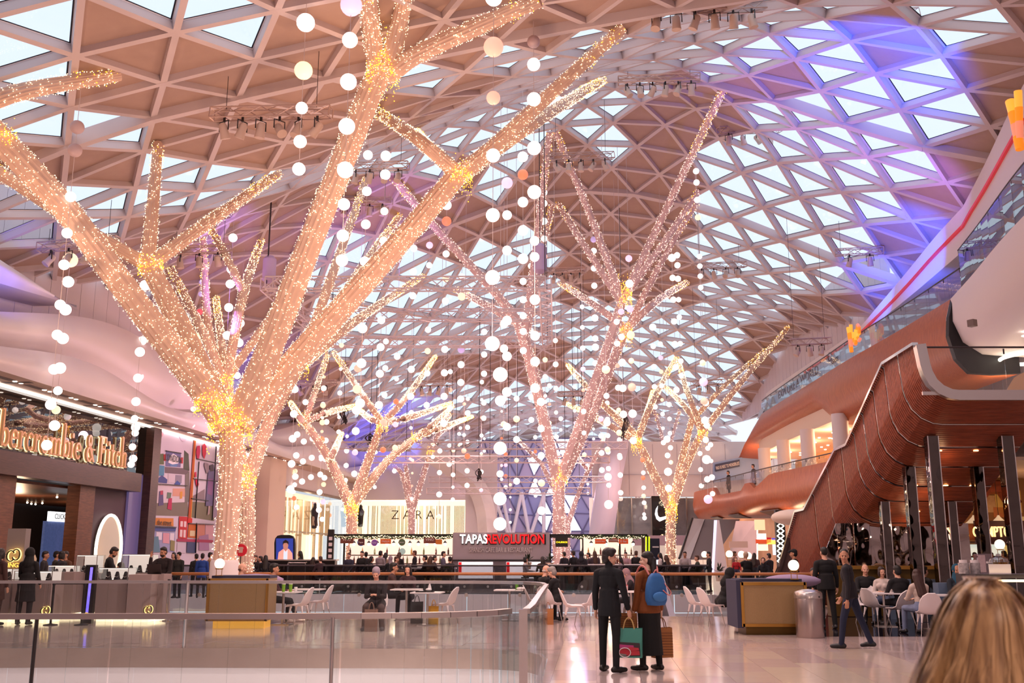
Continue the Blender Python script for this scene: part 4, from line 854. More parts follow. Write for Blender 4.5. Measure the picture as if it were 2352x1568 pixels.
# first balcony: timber belly
lv1 = thing('timber_balcony', 'lower curved timber balcony with rounded tip and glass rail, right of the sports shop', 'balcony', (14, 60, 4.9))
p1 = pathn([(15.6, 46), (15.2, 49.6), (14.6, 55), (14.1, 60), (13.7, 65), (13.3, 70), (13.2, 73), (13.7, 75.2), (15, 76.6), (18, 77.4)])
def par(y):
    return 5.95 if y < 56.5 else 5.95 - (y - 56.5) / 2.5 * .62 if y < 59 else 5.33 if y < 67.3 else 5.9
def sec1(i):
    zt = par(p1[i][0][1]) if p1[i][0][0] < 14 or p1[i][0][1] < 60 else 5.7
    return [(.25, zt), (0, zt), (-.12, 5.0), (-.05, 4.5), (.25, 4.05), (.8, 3.8), (1.8, 3.68), (6.5, 3.66)]
loft('timber_fascia', p1, sec1, M_WOODF, lv1)
m = MB(); fl = [Vector((p[0] + r[0] * .2, p[1] + r[1] * .2, 5.15)) for p, r in p1]; m.add(fl + [Vector((22, 77, 5.15)), Vector((22, 46, 5.15))], [tuple(range(len(fl) + 2))]); m.build('deck', M_WHITE2, lv1)
for (a, w) in ((1632, .9), (1677, 1.1), (1752, 1.5), (1857, 1.3)):
    i = min(range(len(p1)), key=lambda k: abs(proj((p1[k][0][0], p1[k][0][1], 3.9))[0] - a)); p, r = p1[i]
    m = MB(); d = Vector((-r[1], r[0], 0)); c_ = Vector((p[0] + r[0] * .65, p[1] + r[1] * .65, 3.82)); R_ = Vector((r[0], r[1], 0))
    m.slab([c_ - d * w - R_ * .42 + Vector((0, 0, .18)), c_ + d * w - R_ * .42 + Vector((0, 0, .18)), c_ + d * w + R_ * .4 - Vector((0, 0, .08)), c_ - d * w + R_ * .4 - Vector((0, 0, .08))], (0, 0, -1), .06); m.build('air_grille', mat('bronze_grille', '#5a4642', .4, .5), lv1)
balustrade('glass_balustrade', 'glass rail running along the lower timber balcony', [Vector((p[0] + r[0] * .35, p[1] + r[1] * .35, 5.15)) for p, r in p1 if p[1] < 74 and p[0] < 15.5], 1.25, 1.7, M_STEELD, .03, M_GLASS, clips=True)
# second balcony
lv2 = thing('timber_balcony', 'upper curved timber balcony sweeping out to a pointed tip under the roof', 'balcony', (17, 60, 10))
p2 = pathn([(16.38, 36.3), (16.5, 42), (16.5, 48.8), (16.65, 54), (16.8, 60), (16.95, 65), (17.1, 69), (17.5, 74), (18.0, 79.5)], 5)
def top2(y): return 10.9 if y < 68 else 10.9 - 1.9 * min(1, (y - 68) / 9.5)
def sec2(i):
    y = p2[i][0][1]; zt = top2(y); zb = float(np.interp(y, [51.5, 54], [8.0, 9.3])); zb = min(zb, zt - .45); mid = (zt + zb) / 2
    return [(.3, zt), (0, zt), (-.22, zt - (zt - zb) * .25), (-.3, mid), (-.1, zb + (zt - zb) * .2), (.35, zb + .06), (1.2, zb), (2.2, zb + .05)]
loft('timber_fascia', p2, sec2, M_WOODF, lv2)
m = MB(); P = [Vector((p2[0][0][0] + o_, p2[0][0][1] - .02, z)) for o_, z in sec2(0)[1:]]; m.slab(P + [Vector((18.6, 36.28, 10.9))], (0, -1, 0), .25); m.build('dark_end_plate', M_BLACK, lv2)
m = MB(); fl = [Vector((p[0] + r[0] * .2, p[1] + r[1] * .2, 10.3)) for p, r in p2 if p[1] < 70]; m.add(fl + [Vector((22, 70, 10.3)), Vector((22, 36, 10.3))], [tuple(range(len(fl) + 2))]); m.build('deck', M_WHITE2, lv2)
for x_, y in ((16.45, 50), (16.7, 56.5), (16.8, 62), (16.85, 67)):                                     # white columns under it
    o = MB().cyl((x_, y, 5.15), .40, 3.3, 24).build('round_column', M_WHITE, origin=(x_, y, 5.15), smooth=40); tag(o, 'fat white round column lit from above on the lower balcony', 'column', 'columns of the lower balcony')
bd = MB(); bb = pathn([(17.0, 52), (17.1, 60), (17.3, 66), (17.6, 71), (18.6, 74), (21, 75)], 5)
for (p, r), (q, r2) in zip(bb[:-1], bb[1:]): bd.add([(p[0], p[1], 8.45), (q[0], q[1], 8.45), (q[0], q[1], 9.4), (p[0], p[1], 9.4)], [(0, 1, 2, 3)])
struct(bd.build('trim_4', M_WARMW, smooth=50))['label'] = 'curved white drop band under the upper balcony'
m = MB(); m.add([(p[0], p[1], 8.45) for p, r in bb] + [(22, 75, 8.45), (22, 47, 8.45), (16.9, 47, 8.45)], [tuple(range(len(bb) + 3))]); struct(m.build('ceiling_2', M_WARMW))
dl = MB()
for k in range(46): dl.cyl((rnd.uniform(17.4, 21.4), rnd.uniform(48, 72), 8.40), .08, .03, 8)
struct(dl.build('trim_5', mat('downlight', '#fff', .4, emit='#fff0e0', es=5)))['label'] = 'small downlights in the ceiling under the upper balcony'
m = MB(); m.box((21.6, 61, 6.8), (.1, 31, 3.4)); struct(m.build('wall_inner', mat('warm_orange_wall', '#e6a060', .6)))
for y in (49, 55, 61, 67, 72): lamp('POINT', (18.2, y + 1.5, 7.9), 210, (1, .62, .34), .25)
# glazing, bulkhead, hoarding on the upper level
nearp = pathn([(13.0, 17), (13.6, 22), (14.6, 28), (15.7, 33), (16.38, 36.3)], 5)
def secn(i): return [(.2, 10.9), (0, 10.9), (-.05, 10.0), (.25, 9.2), (.9, 8.75), (2.4, 8.6), (8.0, 8.6)]
o = loft('upper_fascia', nearp, secn, M_WHITE); struct(o); o.name = 'trim_6'; o['label'] = 'smooth white fascia of the upper floor, curving overhead at the right'
for k, (px, py) in enumerate(((2308, 692), (2233, 742))):
    q = at(px, py, 31); o = MB().box((q.x, 31, q.z), (.2, .22, .22), .5).build('air_vent', mat('grille_metal', '#7d6a64', .5), origin=(q.x, 31, q.z - .17)); tag(o, 'small square air vent in the white overhanging fascia, ' + ('upper' if k == 0 else 'lower') + ' of two', 'vent')
fullp = [(p, r) for p, r in nearp] + [(p, r) for p, r in p2 if p[1] < 70]
gp = [Vector((p[0] + r[0] * .45, p[1] + r[1] * .45, 10.85)) for p, r in fullp]
balustrade('glazed_gallery', 'reflecting glass screen with dark joints above the curved upper floor', gp[:22], 1.95, 1.5, M_STEELD, .025, glass('mirror_glass', '#a5abb0', .30, .015), clips=True)
balustrade('glass_balustrade', 'long glass rail with dark handrail along the upper timber balcony', gp[21:], 1.25, 1.5, M_STEELD, .03, M_GLASS, clips=True)
def bh(y):
    zt = np.interp(y, [17, 28.5, 39, 48.7, 71], [16.4, 15.3, 14.2, 12.5, 12.6]); zb = np.interp(y, [17, 29, 35, 48, 71], [12.5, 12.6, 12.9, 12.1, 12.0]); return zt, zb
m = MB(); rows = []
for p, r in fullp:
    zt, zb = bh(p[1]); rows.append([(p[0] + r[0] * o_, p[1] + r[1] * o_, z) for o_, z in ((3, zt), (.75, zt), (.7, zb), (3, zb))])
m.grid(rows); o = struct(m.build('trim_7', M_WHITE, smooth=30)); o['label'] = 'white bulkhead band under the roof edge at the right'
st_ = MB(); q_ = []
for p, r in fullp:
    if 27 < p[1] < 60: zt, zb = bh(p[1]); q_.append(Vector((p[0] + r[0] * .68, p[1] + r[1] * .68, zb + (zt - zb) * np.interp(p[1], [27, 40, 50], [.62, .5, .2]))))
for a, b_ in zip(q_[:-1], q_[1:]): st_.beam(a, b_, .10, .11)
tag(st_.build('red_strip', mat('red_light_strip', '#c03038', .4, emit='#e0303c', es=.35), origin=q_[0]), 'thin red light strip let into the white bulkhead at the right', 'light')
hb = thing('printed_banner', 'pale blue printed band with mountain scene and EXPLORE A WORLD lettering on the upper balcony', 'banner', (17.6, 60, 10.9))
M_BAN = mat('banner_print', '#c9cfe6', .5, noise='#8fb4d8', nscale=.5, emit='#b8c8e8', es=.22)
hp = [(p, r) for p, r in p2 if 46 < p[1] < 72]
m = MB(); m.grid([[(p[0] + r[0] * .72, p[1] + r[1] * .72, z) for z in (10.7, 12.2)] for p, r in hp]); m.build('print', M_BAN, hb)
m = MB(); m.grid([[(p[0] + r[0] * .66, p[1] + r[1] * .66, z) for z in (10.75, 11.0 + .0 * k)] for k, (p, r) in enumerate(hp)]); m.build('lit_edge', mat('banner_light', '#fff', .5, emit='#f4f8ff', es=1.6), hb)
for k, y in enumerate((67, 68.6, 70)):
    m = MB(); x_ = 17.6; m.slab([(x_, y - 1.3, 11.0), (x_, y - .2, 12.0 - .2 * k), (x_, y + .5, 11.5), (x_, y + 1.4, 11.0)], (-1, 0, 0), .03); m.build('printed_mountain', mat('snow_print', '#e6edf8', .6, noise='#7f9ab8', nscale=2), hb)
text('EXPLORE A WORLD', 'lettering', (17.28, 60, 11.65), (-.03, -1, 0), (0, 0, 1), .72, mat('navy_letter', '#2a3158', .5), hb, .01, sx=1.5, off=.006)
text('pause', 'lettering', (17.2, 52.4, 11.7), (-.03, -1, 0), (0, 0, 1), .55, mat('navy_letter', '#2a3158'), hb, .01)
MB().tube([Vector((17.2, 53.2 + .3 * math.cos(a), 12.0 + .22 * math.sin(a))) for a in np.linspace(0, 2 * PI, 13)[:-1]], .03, 6, closed=True).build('ring_emblem', mat('navy_letter', '#2a3158'), hb)
mo = mat('orange_sign', '#ff9a28', .4, emit='#ff8a1c', es=.7); my = mat('yellow_sign', '#ffc848', .4, emit='#ffb040', es=.7); mp_ = mat('pink_sign', '#ff9a7a', .4, emit='#ff9070', es=.6)
def vue(Y, X, z0, hgt, label, only_v=False):
    sg = thing('cinema_sign', label, 'sign', (X, Y, z0))
    def band(pts, rw):
        for k, (a, b_) in enumerate(zip(pts[:-1], pts[1:])):
            MB().tube([a, b_], [rw, rw * .92], 10).build('letter_band', (my, mo, mp_, mo)[k % 4], sg, smooth=50)
    q = lambda y, z: Vector((X, Y - y * hgt, z0 + z * hgt))
    band([q(-.1, 1), q(-.05, .75), q(0, .5), q(.03, .25), q(.06, 0)], .085 * hgt); band([q(.2, 1.05), q(.17, .75), q(.13, .5), q(.09, .2)], .07 * hgt)
    if not only_v:
        band([q(.42, .7), q(.42, .45), q(.47, .25), q(.58, .2), q(.66, .35), q(.68, .75)], .07 * hgt)
        band([q(.86, .5), q(1.05, .52), q(1.08, .75), q(.95, .88), q(.84, .7), q(.84, .4), q(.96, .25), q(1.1, .3)], .065 * hgt)
p = at(1976, 790, 47); vue(47.5, p.x - .3, p.z - .3, 1.25, 'orange lettering glowing behind the glass of the upper balcony')
p = at(2338, 362, 26.5); vue(26.0, 14.0, p.z, 1.55, 'striped orange and yellow letter at the right edge high on the bulkhead', True)

# ------------------------------------------------------------------ slatted stair underside with mirror columns
M_SLW = wood('red_timber_slat', '#994d33', '#823f29', .38, (1, 6, 6), 2); M_BACK = mat('dark_red_backing', '#34140f', .7)
es = thing('slatted_stair_casing', 'stepped dark red slatted timber casing under the escalator, on mirror columns', 'escalator', (10, 27, 0))
TOP = [(22.5, 6.3), (24.2, 6.16), (26.8, 4.44), (27.6, 4.38), (30.3, 2.88), (31.1, 2.85), (32.9, 1.2), (34.0, .45)]
BOT = [(22.5, 5.05), (23.5, 4.59), (24.28, 4.14), (25, 3.72), (25.75, 3.29), (26.4, 2.94), (27.2, 2.48), (29, 1.45), (31, .3), (31.5, .06), (34, .05)]
ft = lambda y: float(np.interp(y, *zip(*TOP))); fb = lambda y: float(np.interp(y, *zip(*BOT))); sxx = lambda y: 9.17 - .062 * (y - 22.5); WID = 3.25
def uprof(y, grow=0, xr=None):
    x_, zt, zb = sxx(y), ft(y), fb(y); r = min(.85, (zt - zb) * .62); xr = x_ + WID if xr is None else xr; P = [(x_ + .10, zt), (x_ + .16, zb + r)]
    for a in (15, 35, 55, 75): a = math.radians(a); P.append((x_ + .18 + r * (1 - math.cos(a)), zb + r * (1 - math.sin(a))))
    P += [(x_ + .18 + r, zb), (xr, zb)]
    out = []
    for k, (a, b_) in enumerate(P):                                  # grow outwards
        p0, p1_ = Vector(P[max(k - 1, 0)]), Vector(P[min(k + 1, len(P) - 1)]); d = (p1_ - p0).normalized(); out.append((a + d.y * grow, b_ - d.x * grow))
    return out
GROOVE = [23.5, 24.28, 25.0, 25.75, 26.4, 27.3, 28.4, 29.6]
ys = np.arange(22.56, 31.9, .066); ns = 0
ys_all = np.linspace(22.5, 33.9, 60); m = MB(); m.grid([[(a, y, b_) for a, b_ in uprof(y, -.04)] for y in ys_all]); m.build('backing', M_BACK, es, smooth=60)
for y in ys:
    if min(abs(y - g) for g in GROOVE) < .03: continue
    m = MB(); a, b_ = uprof(y, 0), uprof(y + .043, 0); c_, d = uprof(y, -.03), uprof(y + .043, -.03); n = len(a); v3 = lambda L, yy: [(q[0], yy, q[1]) for q in L]
    vs = v3(a, y) + v3(b_, y + .043) + v3(c_, y) + v3(d, y + .043); fs = []
    for k in range(n - 1): fs += [(k, k + 1, n + k + 1, n + k), (2 * n + k, 2 * n + k + 1, k + 1, k), (n + k, n + k + 1, 3 * n + k + 1, 3 * n + k)]
    m.add(vs, fs); m.build('slat', M_SLW, es); ns += 1
for g in GROOVE:
    MB().tube([(a, g, b_) for a, b_ in uprof(g, -.012)], .016, 6).build('metal_bead', M_CHROME, es, smooth=50)
m = MB()
for (a, b_), (c_, d) in zip(TOP[:-1], TOP[1:]): m.beam((sxx(a) + .08, a, b_ + .03), (sxx(c_) + .08, c_, d + .03), .14, .07)
m.build('steel_coping', M_CHROME, es)
m = MB()
for k in range(30): x_ = 0
m.grid([[(sxx(y) + WID, y, fb(y)) for y in ys_all], [(sxx(y) + WID, y, ft(y) - .3) for y in ys_all]]); m.build('far_side', mat('tan_edge', '#b98a68', .5), es)
m = MB(); P = uprof(22.5, .03, 19); Q = uprof(22.5, -.20, 19)
P = [(a, 22.42, b_) for a, b_ in P]; Q = [(a, 22.42, b_) for a, b_ in Q]
m.grid([P, Q]); m.grid([P, [(a, b_ + .2, c_) for a, b_, c_ in P]], flip=True); m.build('steel_end_strip', M_STEEL, es, smooth=50)
SPOTS = MB()
for px, py, Y in ((2242, 1040, 24.4), (2172, 1112, 25.7), (2040, 1181, 26.8), (2108, 1181, 26.8), (2158, 1040, 24.4), (2102, 1112, 25.7), (2233, 1112, 25.7)):
    p = at(px, py, Y); SPOTS.cyl((p.x, Y, fb(Y) - .012), .06, .02, 12)
SPOTS.build('downlight', mat('amber_downlight', '#fff', .4, emit='#ffc070', es=9), es, kind='stuff')
for y in (24.4, 25.8, 27): lamp('POINT', (10.6, y, fb(y) - .35), 5, (1, .55, .28), .05)
M_MIR = mat('mirror_steel', '#5f5754', .05, 1); nt = M_MIR.node_tree
def ripple(m_, sc, st):
    nt = m_.node_tree; b = nt.nodes['Principled BSDF']; tc = nt.nodes.new('ShaderNodeTexCoord'); n = nt.nodes.new('ShaderNodeTexNoise'); n.inputs['Scale'].default_value = sc; n.inputs['Detail'].default_value = 1
    bp = nt.nodes.new('ShaderNodeBump'); bp.inputs['Strength'].default_value = st; bp.inputs['Distance'].default_value = .1; nt.links.new(tc.outputs['Object'], n.inputs[0]); nt.links.new(n.outputs[0], bp.inputs['Height']); nt.links.new(bp.outputs[0], b.inputs['Normal'])
ripple(M_MIR, 2.5, .35)
for k, (px, Y, w, desc) in enumerate(((2144, 23.9, .25, 'tallest, left of the two front ones'), (2315, 23.9, .27, 'front one at the right edge'), (2087, 25, .23, 'middle row, left one'), (2243, 25, .23, 'middle row, right one'), (2024, 26.4, .21, 'rear row, left one'), (2176, 26.4, .21, 'rear row, right one'))):
    x_ = at(px, 1080, Y).x; h_ = fb(Y) + .0
    c_ = thing('mirror_column', 'square mirror-polished column under the slatted casing, ' + desc, 'column', (x_, Y, 0), group='mirror columns under the stair')
    MB().box((x_, Y, h_ / 2 + .006), (w, w, h_ - .012)).build('shaft', M_MIR, c_)
    e_ = MB()
    for a in (-1, 1): e_.box((x_ + a * w / 2, Y - w / 2, h_ / 2 + .006), (.022, .022, h_ - .012))
    e_.build('edge_trim', M_CHROME, c_)
# landing above it: deck, glass rail, hall behind
m = MB(); m.box((16.15, 22.95, 5.11), (11.8, .86, .14)); m.box((17.4, 31.4, 5.11), (9.4, 16, .14)); struct(m.build('floor_4', M_WHITE2))
balustrade('glass_balustrade', 'glass rail with thin steel handrail at the front of the upper landing, top right', [(9.32, 22.5, 5.15), (14, 22.5, 5.15), (19, 22.5, 5.15)], 1.1, 2.0, M_STEELD, .022, M_GLASS, base_m=M_STEEL, clips=True)
struct(MB().box((19.2, 44, 6.9), (3.6, .1, 3.5)).build('wall_landing', mat('warm_back_wall', '#f0c898', .6)))
rg = MB(); pts = [Vector((18.9 + 1.1 * math.cos(a), 35.6 + 1.3 * math.sin(a), 8.54)) for a in np.linspace(0, 2 * PI, 33)[:-1]]; rg.tube(pts, .07, 8, closed=True)
tag(rg.build('ceiling_ring_light', mat('warm_cove', '#fff', .4, emit='#fff0d8', es=3), origin=(17.6, 35.3, 8.54), smooth=50), 'oval glowing cove ring in the ceiling above the upper landing', 'light')
dl = MB()
for (x_, y) in ((16.2, 29), (16.8, 32), (17.8, 30), (19, 33), (18, 27), (18.6, 40), (19.4, 38), (17.4, 25.5)): dl.cyl((x_, y, 8.56), .13, .03, 12)
struct(dl.build('trim_8', mat('downlight', '#fff'))); lamp('POINT', (17.3, 27.5, 7.4), 90, (1, .8, .58), .3); lamp('POINT', (18, 36, 7.4), 120, (1, .76, .5), .3)
tag(MB().box((17.6, 27.5, 6.9), (.45, .45, 3.4)).build('square_column', M_STEEL, origin=(17.6, 27.5, 5.2)), 'square grey column on the upper landing at the right edge', 'column')
for k, (xa, xb) in enumerate(((11.9, 12.5), (15.4, 16.0))):           # moving stair handrails seen through the glass
    hr = MB(); hr.tube([(xa, 30, 5.3), (xb, 30, 6.15), (xb + .3, 30, 6.2)], .07, 8); hr.slab([(xa + .1, 30, 5.2), (xb + .2, 30, 5.2), (xb + .2, 30, 6.1), (xb, 30, 6.1)], (0, 1, 0), .03)
    tag(hr.build('escalator_balustrade', M_STEELD, origin=(xa, 30, 5.2)), ('left' if k == 0 else 'right') + ' dark sloping escalator handrail behind the glass of the upper landing', 'railing')
# far escalator up and white pylon
er = thing('far_escalator', 'grey-bellied far escalator climbing to the lower timber balcony', 'escalator', (11, 62, 0))
a0, a1 = at(1588, 1275, 60), at(1622, 1196, 62); b0, b1 = at(1690, 1196, 62), at(1640, 1275, 60)
m = MB(); m.hexa([at(1585, 1285, 60), at(1638, 1285, 60), at(1638, 1285, 60) + Vector((0, 1.6, 0)), at(1585, 1285, 60) + Vector((0, 1.6, 0))], [at(1618, 1192, 63), at(1700, 1192, 63), at(1700, 1192, 63) + Vector((0, 1.6, 0)), at(1618, 1192, 63) + Vector((0, 1.6, 0))]); m.build('underside', mat('grey_casing', '#6e6464', .5), er)
m = MB(); m.hexa([at(1563, 1282, 59.8), at(1585, 1282, 59.9), at(1585, 1282, 60.1), at(1563, 1282, 60.0)], [at(1590, 1190, 62.6), at(1618, 1192, 62.8), at(1618, 1192, 63), at(1590, 1190, 62.8)]); m.build('glass_side', mat('pale_side', '#b8b4b4', .2), er)
MB().tube([at(1560, 1282, 59.7), at(1590, 1190, 62.6)], .07, 8).build('handrail', M_BLACK, er, smooth=40)
py_ = thing('white_pylon', 'tapering white pylon with a glittering light strip on its left edge', 'column', gnd(1655, 1322))
yb = 52.0
m = MB(); m.hexa([at(1638, 1315, yb), at(1672, 1315, yb), at(1672, 1315, yb) + Vector((0, .6, 0)), at(1638, 1315, yb) + Vector((0, .6, 0))], [at(1646, 1194, yb), at(1652, 1194, yb), at(1652, 1194, yb) + Vector((0, .6, 0)), at(1646, 1194, yb) + Vector((0, .6, 0))]); m.build('blade', M_WHITE, py_)
m = MB(); m.hexa([at(1634, 1315, yb - .05), at(1640, 1315, yb - .05), at(1640, 1315, yb + .1), at(1634, 1315, yb + .1)], [at(1640, 1194, yb - .05), at(1647, 1194, yb - .05), at(1647, 1194, yb + .1), at(1640, 1194, yb + .1)]); m.build('light_strip', mat('sparkle_strip', '#fff', .3, noise='#8f90c0', nscale=30, emit='#e8e4ff', es=.9), py_)
bn = thing('blue_banner', 'blue billboard reading FIND US NEXT TO WONDERLUST on the far white wall', 'banner', at(1690, 1090, 77))
m = MB(); m.slab([at(1638, 1062, 77), at(1745, 1042, 77), at(1745, 1096, 77), at(1638, 1108, 77)], (0, 1, 0), .1); m.build('print', mat('sky_print', '#a9b4d8', .5, noise='#3f78b8', nscale=.35), bn)
m = MB(); m.slab([at(1643, 1066, 76.9), at(1699, 1055, 76.9), at(1699, 1071, 76.9), at(1643, 1083, 76.9)], (0, 1, 0), .04); m.build('navy_strip', mat('navy_letter', '#2a3158'), bn)
a, b_ = at(1646, 1075, 76.85), at(1697, 1064, 76.85); text('FIND US NEXT TO WONDERLUST', 'lettering', (a + b_) / 2, b_ - a, (0, 0, 1), .34, M_WHITE, bn, .01, sx=.36, off=.004)
# restaurants under the balcony, right background
rs = thing('restaurant_front', 'warm lit restaurant row under the lower timber balcony, with stacked glowing signs', 'shop', (16, 56, 0))
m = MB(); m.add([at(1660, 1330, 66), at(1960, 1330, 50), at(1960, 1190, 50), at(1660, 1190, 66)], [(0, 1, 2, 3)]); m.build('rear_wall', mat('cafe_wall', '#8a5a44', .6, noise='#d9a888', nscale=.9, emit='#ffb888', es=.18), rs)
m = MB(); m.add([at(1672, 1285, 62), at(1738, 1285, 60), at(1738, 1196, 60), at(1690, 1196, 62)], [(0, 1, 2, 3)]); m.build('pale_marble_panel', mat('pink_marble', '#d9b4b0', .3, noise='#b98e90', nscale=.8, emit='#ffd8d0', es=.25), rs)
m = MB(); m.add([at(1738, 1290, 58.5), at(1741, 1290, 58.5), at(1741, 1196, 58.5), at(1738, 1196, 58.5)], [(0, 1, 2, 3)]); m.build('light_line', M_GLOW2, rs)
tw = thing('lattice_sign_tower', 'black sign tower with a chain of glowing white diamonds', 'sign', gnd(1793, 1330))
m = MB(); p = at(1793, 1240, 48); m.box((p.x, 48, 1.8), (.42, .3, 3.6)); m.build('tower', M_BLACK, tw)
for k in range(9):
    c_ = at(1793, 1196 + k * 11.5, 47.82); MB().tube([c_ + Vector((.15, 0, 0)), c_ + Vector((0, 0, .13)), c_ - Vector((.15, 0, 0)), c_ - Vector((0, 0, .13))], .035, 6, closed=True).build('diamond_light', M_GLOW2, tw)
for k, (px, py, w, h_, c_, e_) in enumerate(((1745, 1205, .5, .5, '#e8d0a0', .9), (1771, 1244, .42, .22, '#ffd85a', 1.6), (1750, 1243, .6, .2, '#c84a28', .9), (1752, 1257, .5, .3, '#ffe8c0', 1.2), (1781, 1262, .25, .5, '#dceaff', 1.2), (1766, 1240, .2, .25, '#c02028', .6), (1749, 1232, .45, .3, '#f8e8e0', 1.2), (1696, 1250, .9, .3, '#c8a090', .25), (1781, 1238, .35, .12, '#6a5ac8', .8))):
    p = at(px, py, 49.5); MB().box((p.x, 49.5, p.z), (w, .06, h_)).build('sign_panel', mat('cafe_sign_%d' % k, c_, .5, emit=c_, es=e_), rs)
cv = MB(); pp = at(1820, 1205, 46); cv.ball((pp.x + .3, 46.5, pp.z + .35), .75, 20, sq=(1.5, 1, .5)); o = cv.build('curved_canopy', M_WARMW, origin=(pp.x, 46, 3), smooth=True); o.name = 'trim_canopy'; struct(o); o['label'] = 'cream domed canopy below the lower timber balcony'  # free-hanging curved canopy, kept as part of the structure
# brasserie with wavy mirror panels behind the mirror columns
bs = thing('brasserie_front', 'brasserie with rippled mirror wall and warm sign lettering behind the mirror columns', 'shop', (13, 32, 0))
M_WAVY = mat('rippled_mirror', '#a89c98', .05, 1); ripple(M_WAVY, 1.6, 1.0)
yb_ = 27.45
for k in range(9):
    xa = at(1888 + k * 38, 1250, yb_).x; xb = at(1888 + k * 38 + 36, 1250, yb_).x; m = MB()
    m.slab([(xa, yb_ + .05 * (k % 2), .95), (xb, yb_ + .05 * (k % 2), .95), (xb, yb_ + .05 * (k % 2), 2.42), (xa, yb_ + .05 * (k % 2), 2.42 if k else 1.5)], (0, 1, 0), .05); m.build('mirror_panel', M_WAVY, bs)
xa, xb = at(1905, 1300, yb_ - .5).x, at(2225, 1300, yb_ - .5).x
m = MB(); m.box(((xa + xb) / 2, yb_ - .3, .62), (xb - xa, .4, 1.2)); m.box(((xa + xb) / 2, yb_ - .35, 1.26), (xb - xa, .55, .09), m=1); m.build('banquette_counter', [mat('olive_brass', '#6a4f22', .4, .4), M_BRASS], bs)
xc = at(2225, 1200, 34).x; xd = at(2440, 1200, 34).x
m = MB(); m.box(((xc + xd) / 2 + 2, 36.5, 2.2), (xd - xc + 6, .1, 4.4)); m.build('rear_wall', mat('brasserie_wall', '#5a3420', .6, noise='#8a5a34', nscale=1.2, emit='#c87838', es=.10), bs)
m = MB(); m.box(((xc + xd) / 2, 33.2, .55), (xd - xc, .7, 1.05)); m.box(((xc + xd) / 2, 33.2, 1.1), (xd - xc, .8, .07), m=1); m.build('bar_counter', [M_BRASS, mat('dark_top', '#2a1c18', .2)], bs)
m = MB(); p = at(2298, 1222, 33.6); m.box((p.x, 33.6, p.z), (1.7, .08, .75)); m.build('sign_board', mat('maroon_board', '#3a1420', .5), bs)
text('COMPTOIR', 'sign_lettering', (at(2287, 1222, 33.5)), (1, 0, 0), (0, 0, 1), .48, mat('warm_letter', '#ffe0a8', .4, emit='#ffcf88', es=1.6), bs, .03, sx=.62, off=.004)
text('a', 'sign_lettering', at(2217, 1221, 33.5), (1, 0, 0), (0, 0, 1), .5, mat('yellow_letter', '#ffc820', .4, emit='#ffb810', es=1.5), bs, .03, off=.01)
text('L', 'sign_lettering', at(2216, 1239, 33.5), (1, 0, 0), (0, 0, 1), .14, mat('yellow_letter', '#ffc820'), bs, .02)
m = MB(); p = at(2232, 1222, 33.62); m.box((p.x + .1, 33.65, p.z), (.9, .05, .5)); m.build('sign_board', mat('rust_board', '#7a3a1c', .5, noise='#a85a2c', nscale=5), bs)
for k, px in enumerate((2225, 2255, 2285, 2330)):
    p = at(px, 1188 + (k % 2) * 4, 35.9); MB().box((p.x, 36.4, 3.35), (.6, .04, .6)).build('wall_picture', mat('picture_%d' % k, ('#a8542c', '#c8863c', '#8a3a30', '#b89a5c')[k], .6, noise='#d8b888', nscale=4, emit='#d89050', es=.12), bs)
for k, px in enumerate((2238, 2295, 2330)):
    x_ = at(px, 1205, 33.9).x; lp = thing('pendant_lamp', 'white enamel cone pendant lamp over the brasserie bar, %s' % ('leftmost of three', 'middle of three', 'rightmost of three')[k], 'lamp', (x_, 33.9, 2.6))
    MB().lathe((x_, 33.9, 2.6), [(.28, 0), (.2, .06), (.06, .2), (.03, .26)], 16).build('shade', mat('white_enamel', '#efe6da', .4, emit='#ffe0b0', es=.35), lp, smooth=50); MB().cyl((x_, 33.9, 2.86), .008, 1.5, 6).build('cord', M_BLACK, lp)
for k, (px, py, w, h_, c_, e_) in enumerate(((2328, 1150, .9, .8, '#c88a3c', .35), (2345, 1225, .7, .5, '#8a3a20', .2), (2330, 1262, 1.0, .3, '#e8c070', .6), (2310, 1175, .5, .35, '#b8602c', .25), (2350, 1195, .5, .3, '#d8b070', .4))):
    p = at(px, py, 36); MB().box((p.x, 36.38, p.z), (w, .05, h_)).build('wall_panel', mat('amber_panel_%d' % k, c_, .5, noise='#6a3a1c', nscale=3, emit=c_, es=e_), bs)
m = MB(); p = at(2330, 1278, 36); m.box((p.x, 36.2, p.z), (3.2, .4, .06)); m.box((p.x, 36.2, p.z + .5), (3.2, .4, .06)); m.build('back_shelf', M_DKW, bs, kind='stuff')
m = MB(); p = at(2258, 1268, 36); m.box((p.x + .25, 36.3, 1.65), (1.3, .05, .55)); m.build('kitchen_hatch', mat('hatch_light', '#d8d8c8', .5, emit='#e8f0e0', es=.7), bs)
o = MB(); o.hexa([at(2186, 1200, 31), at(2360, 1048, 31), at(2360, 1048, 33), at(2186, 1200, 33)], [at(2200, 1204, 31), at(2420, 1110, 31), at(2420, 1110, 33), at(2200, 1204, 33)])
tag(MB().tube([at(2230, 1160, 36), at(2262, 1118, 36), at(2300, 1118, 36), at(2330, 1160, 36)], .3, 8).build('slatted_canopy', M_SLW, origin=at(2290, 1140, 36)), 'small dark red slatted canopy above the brasserie signs', 'canopy')
lamp('POINT', (xc + 1.6, 32.5, 2.9), 26, (1, .55, .25), .2); lamp('POINT', (xc + 1.2, 35, 2.6), 22, (1, .55, .25), .2); lamp('POINT', ((xa + xb) / 2, 25.6, 2.3), 14, (1, .7, .5), .1)
struct(MB().box((20.5, 34, 4.3), (17, 10, .1)).build('ceiling_4', M_WARMW))
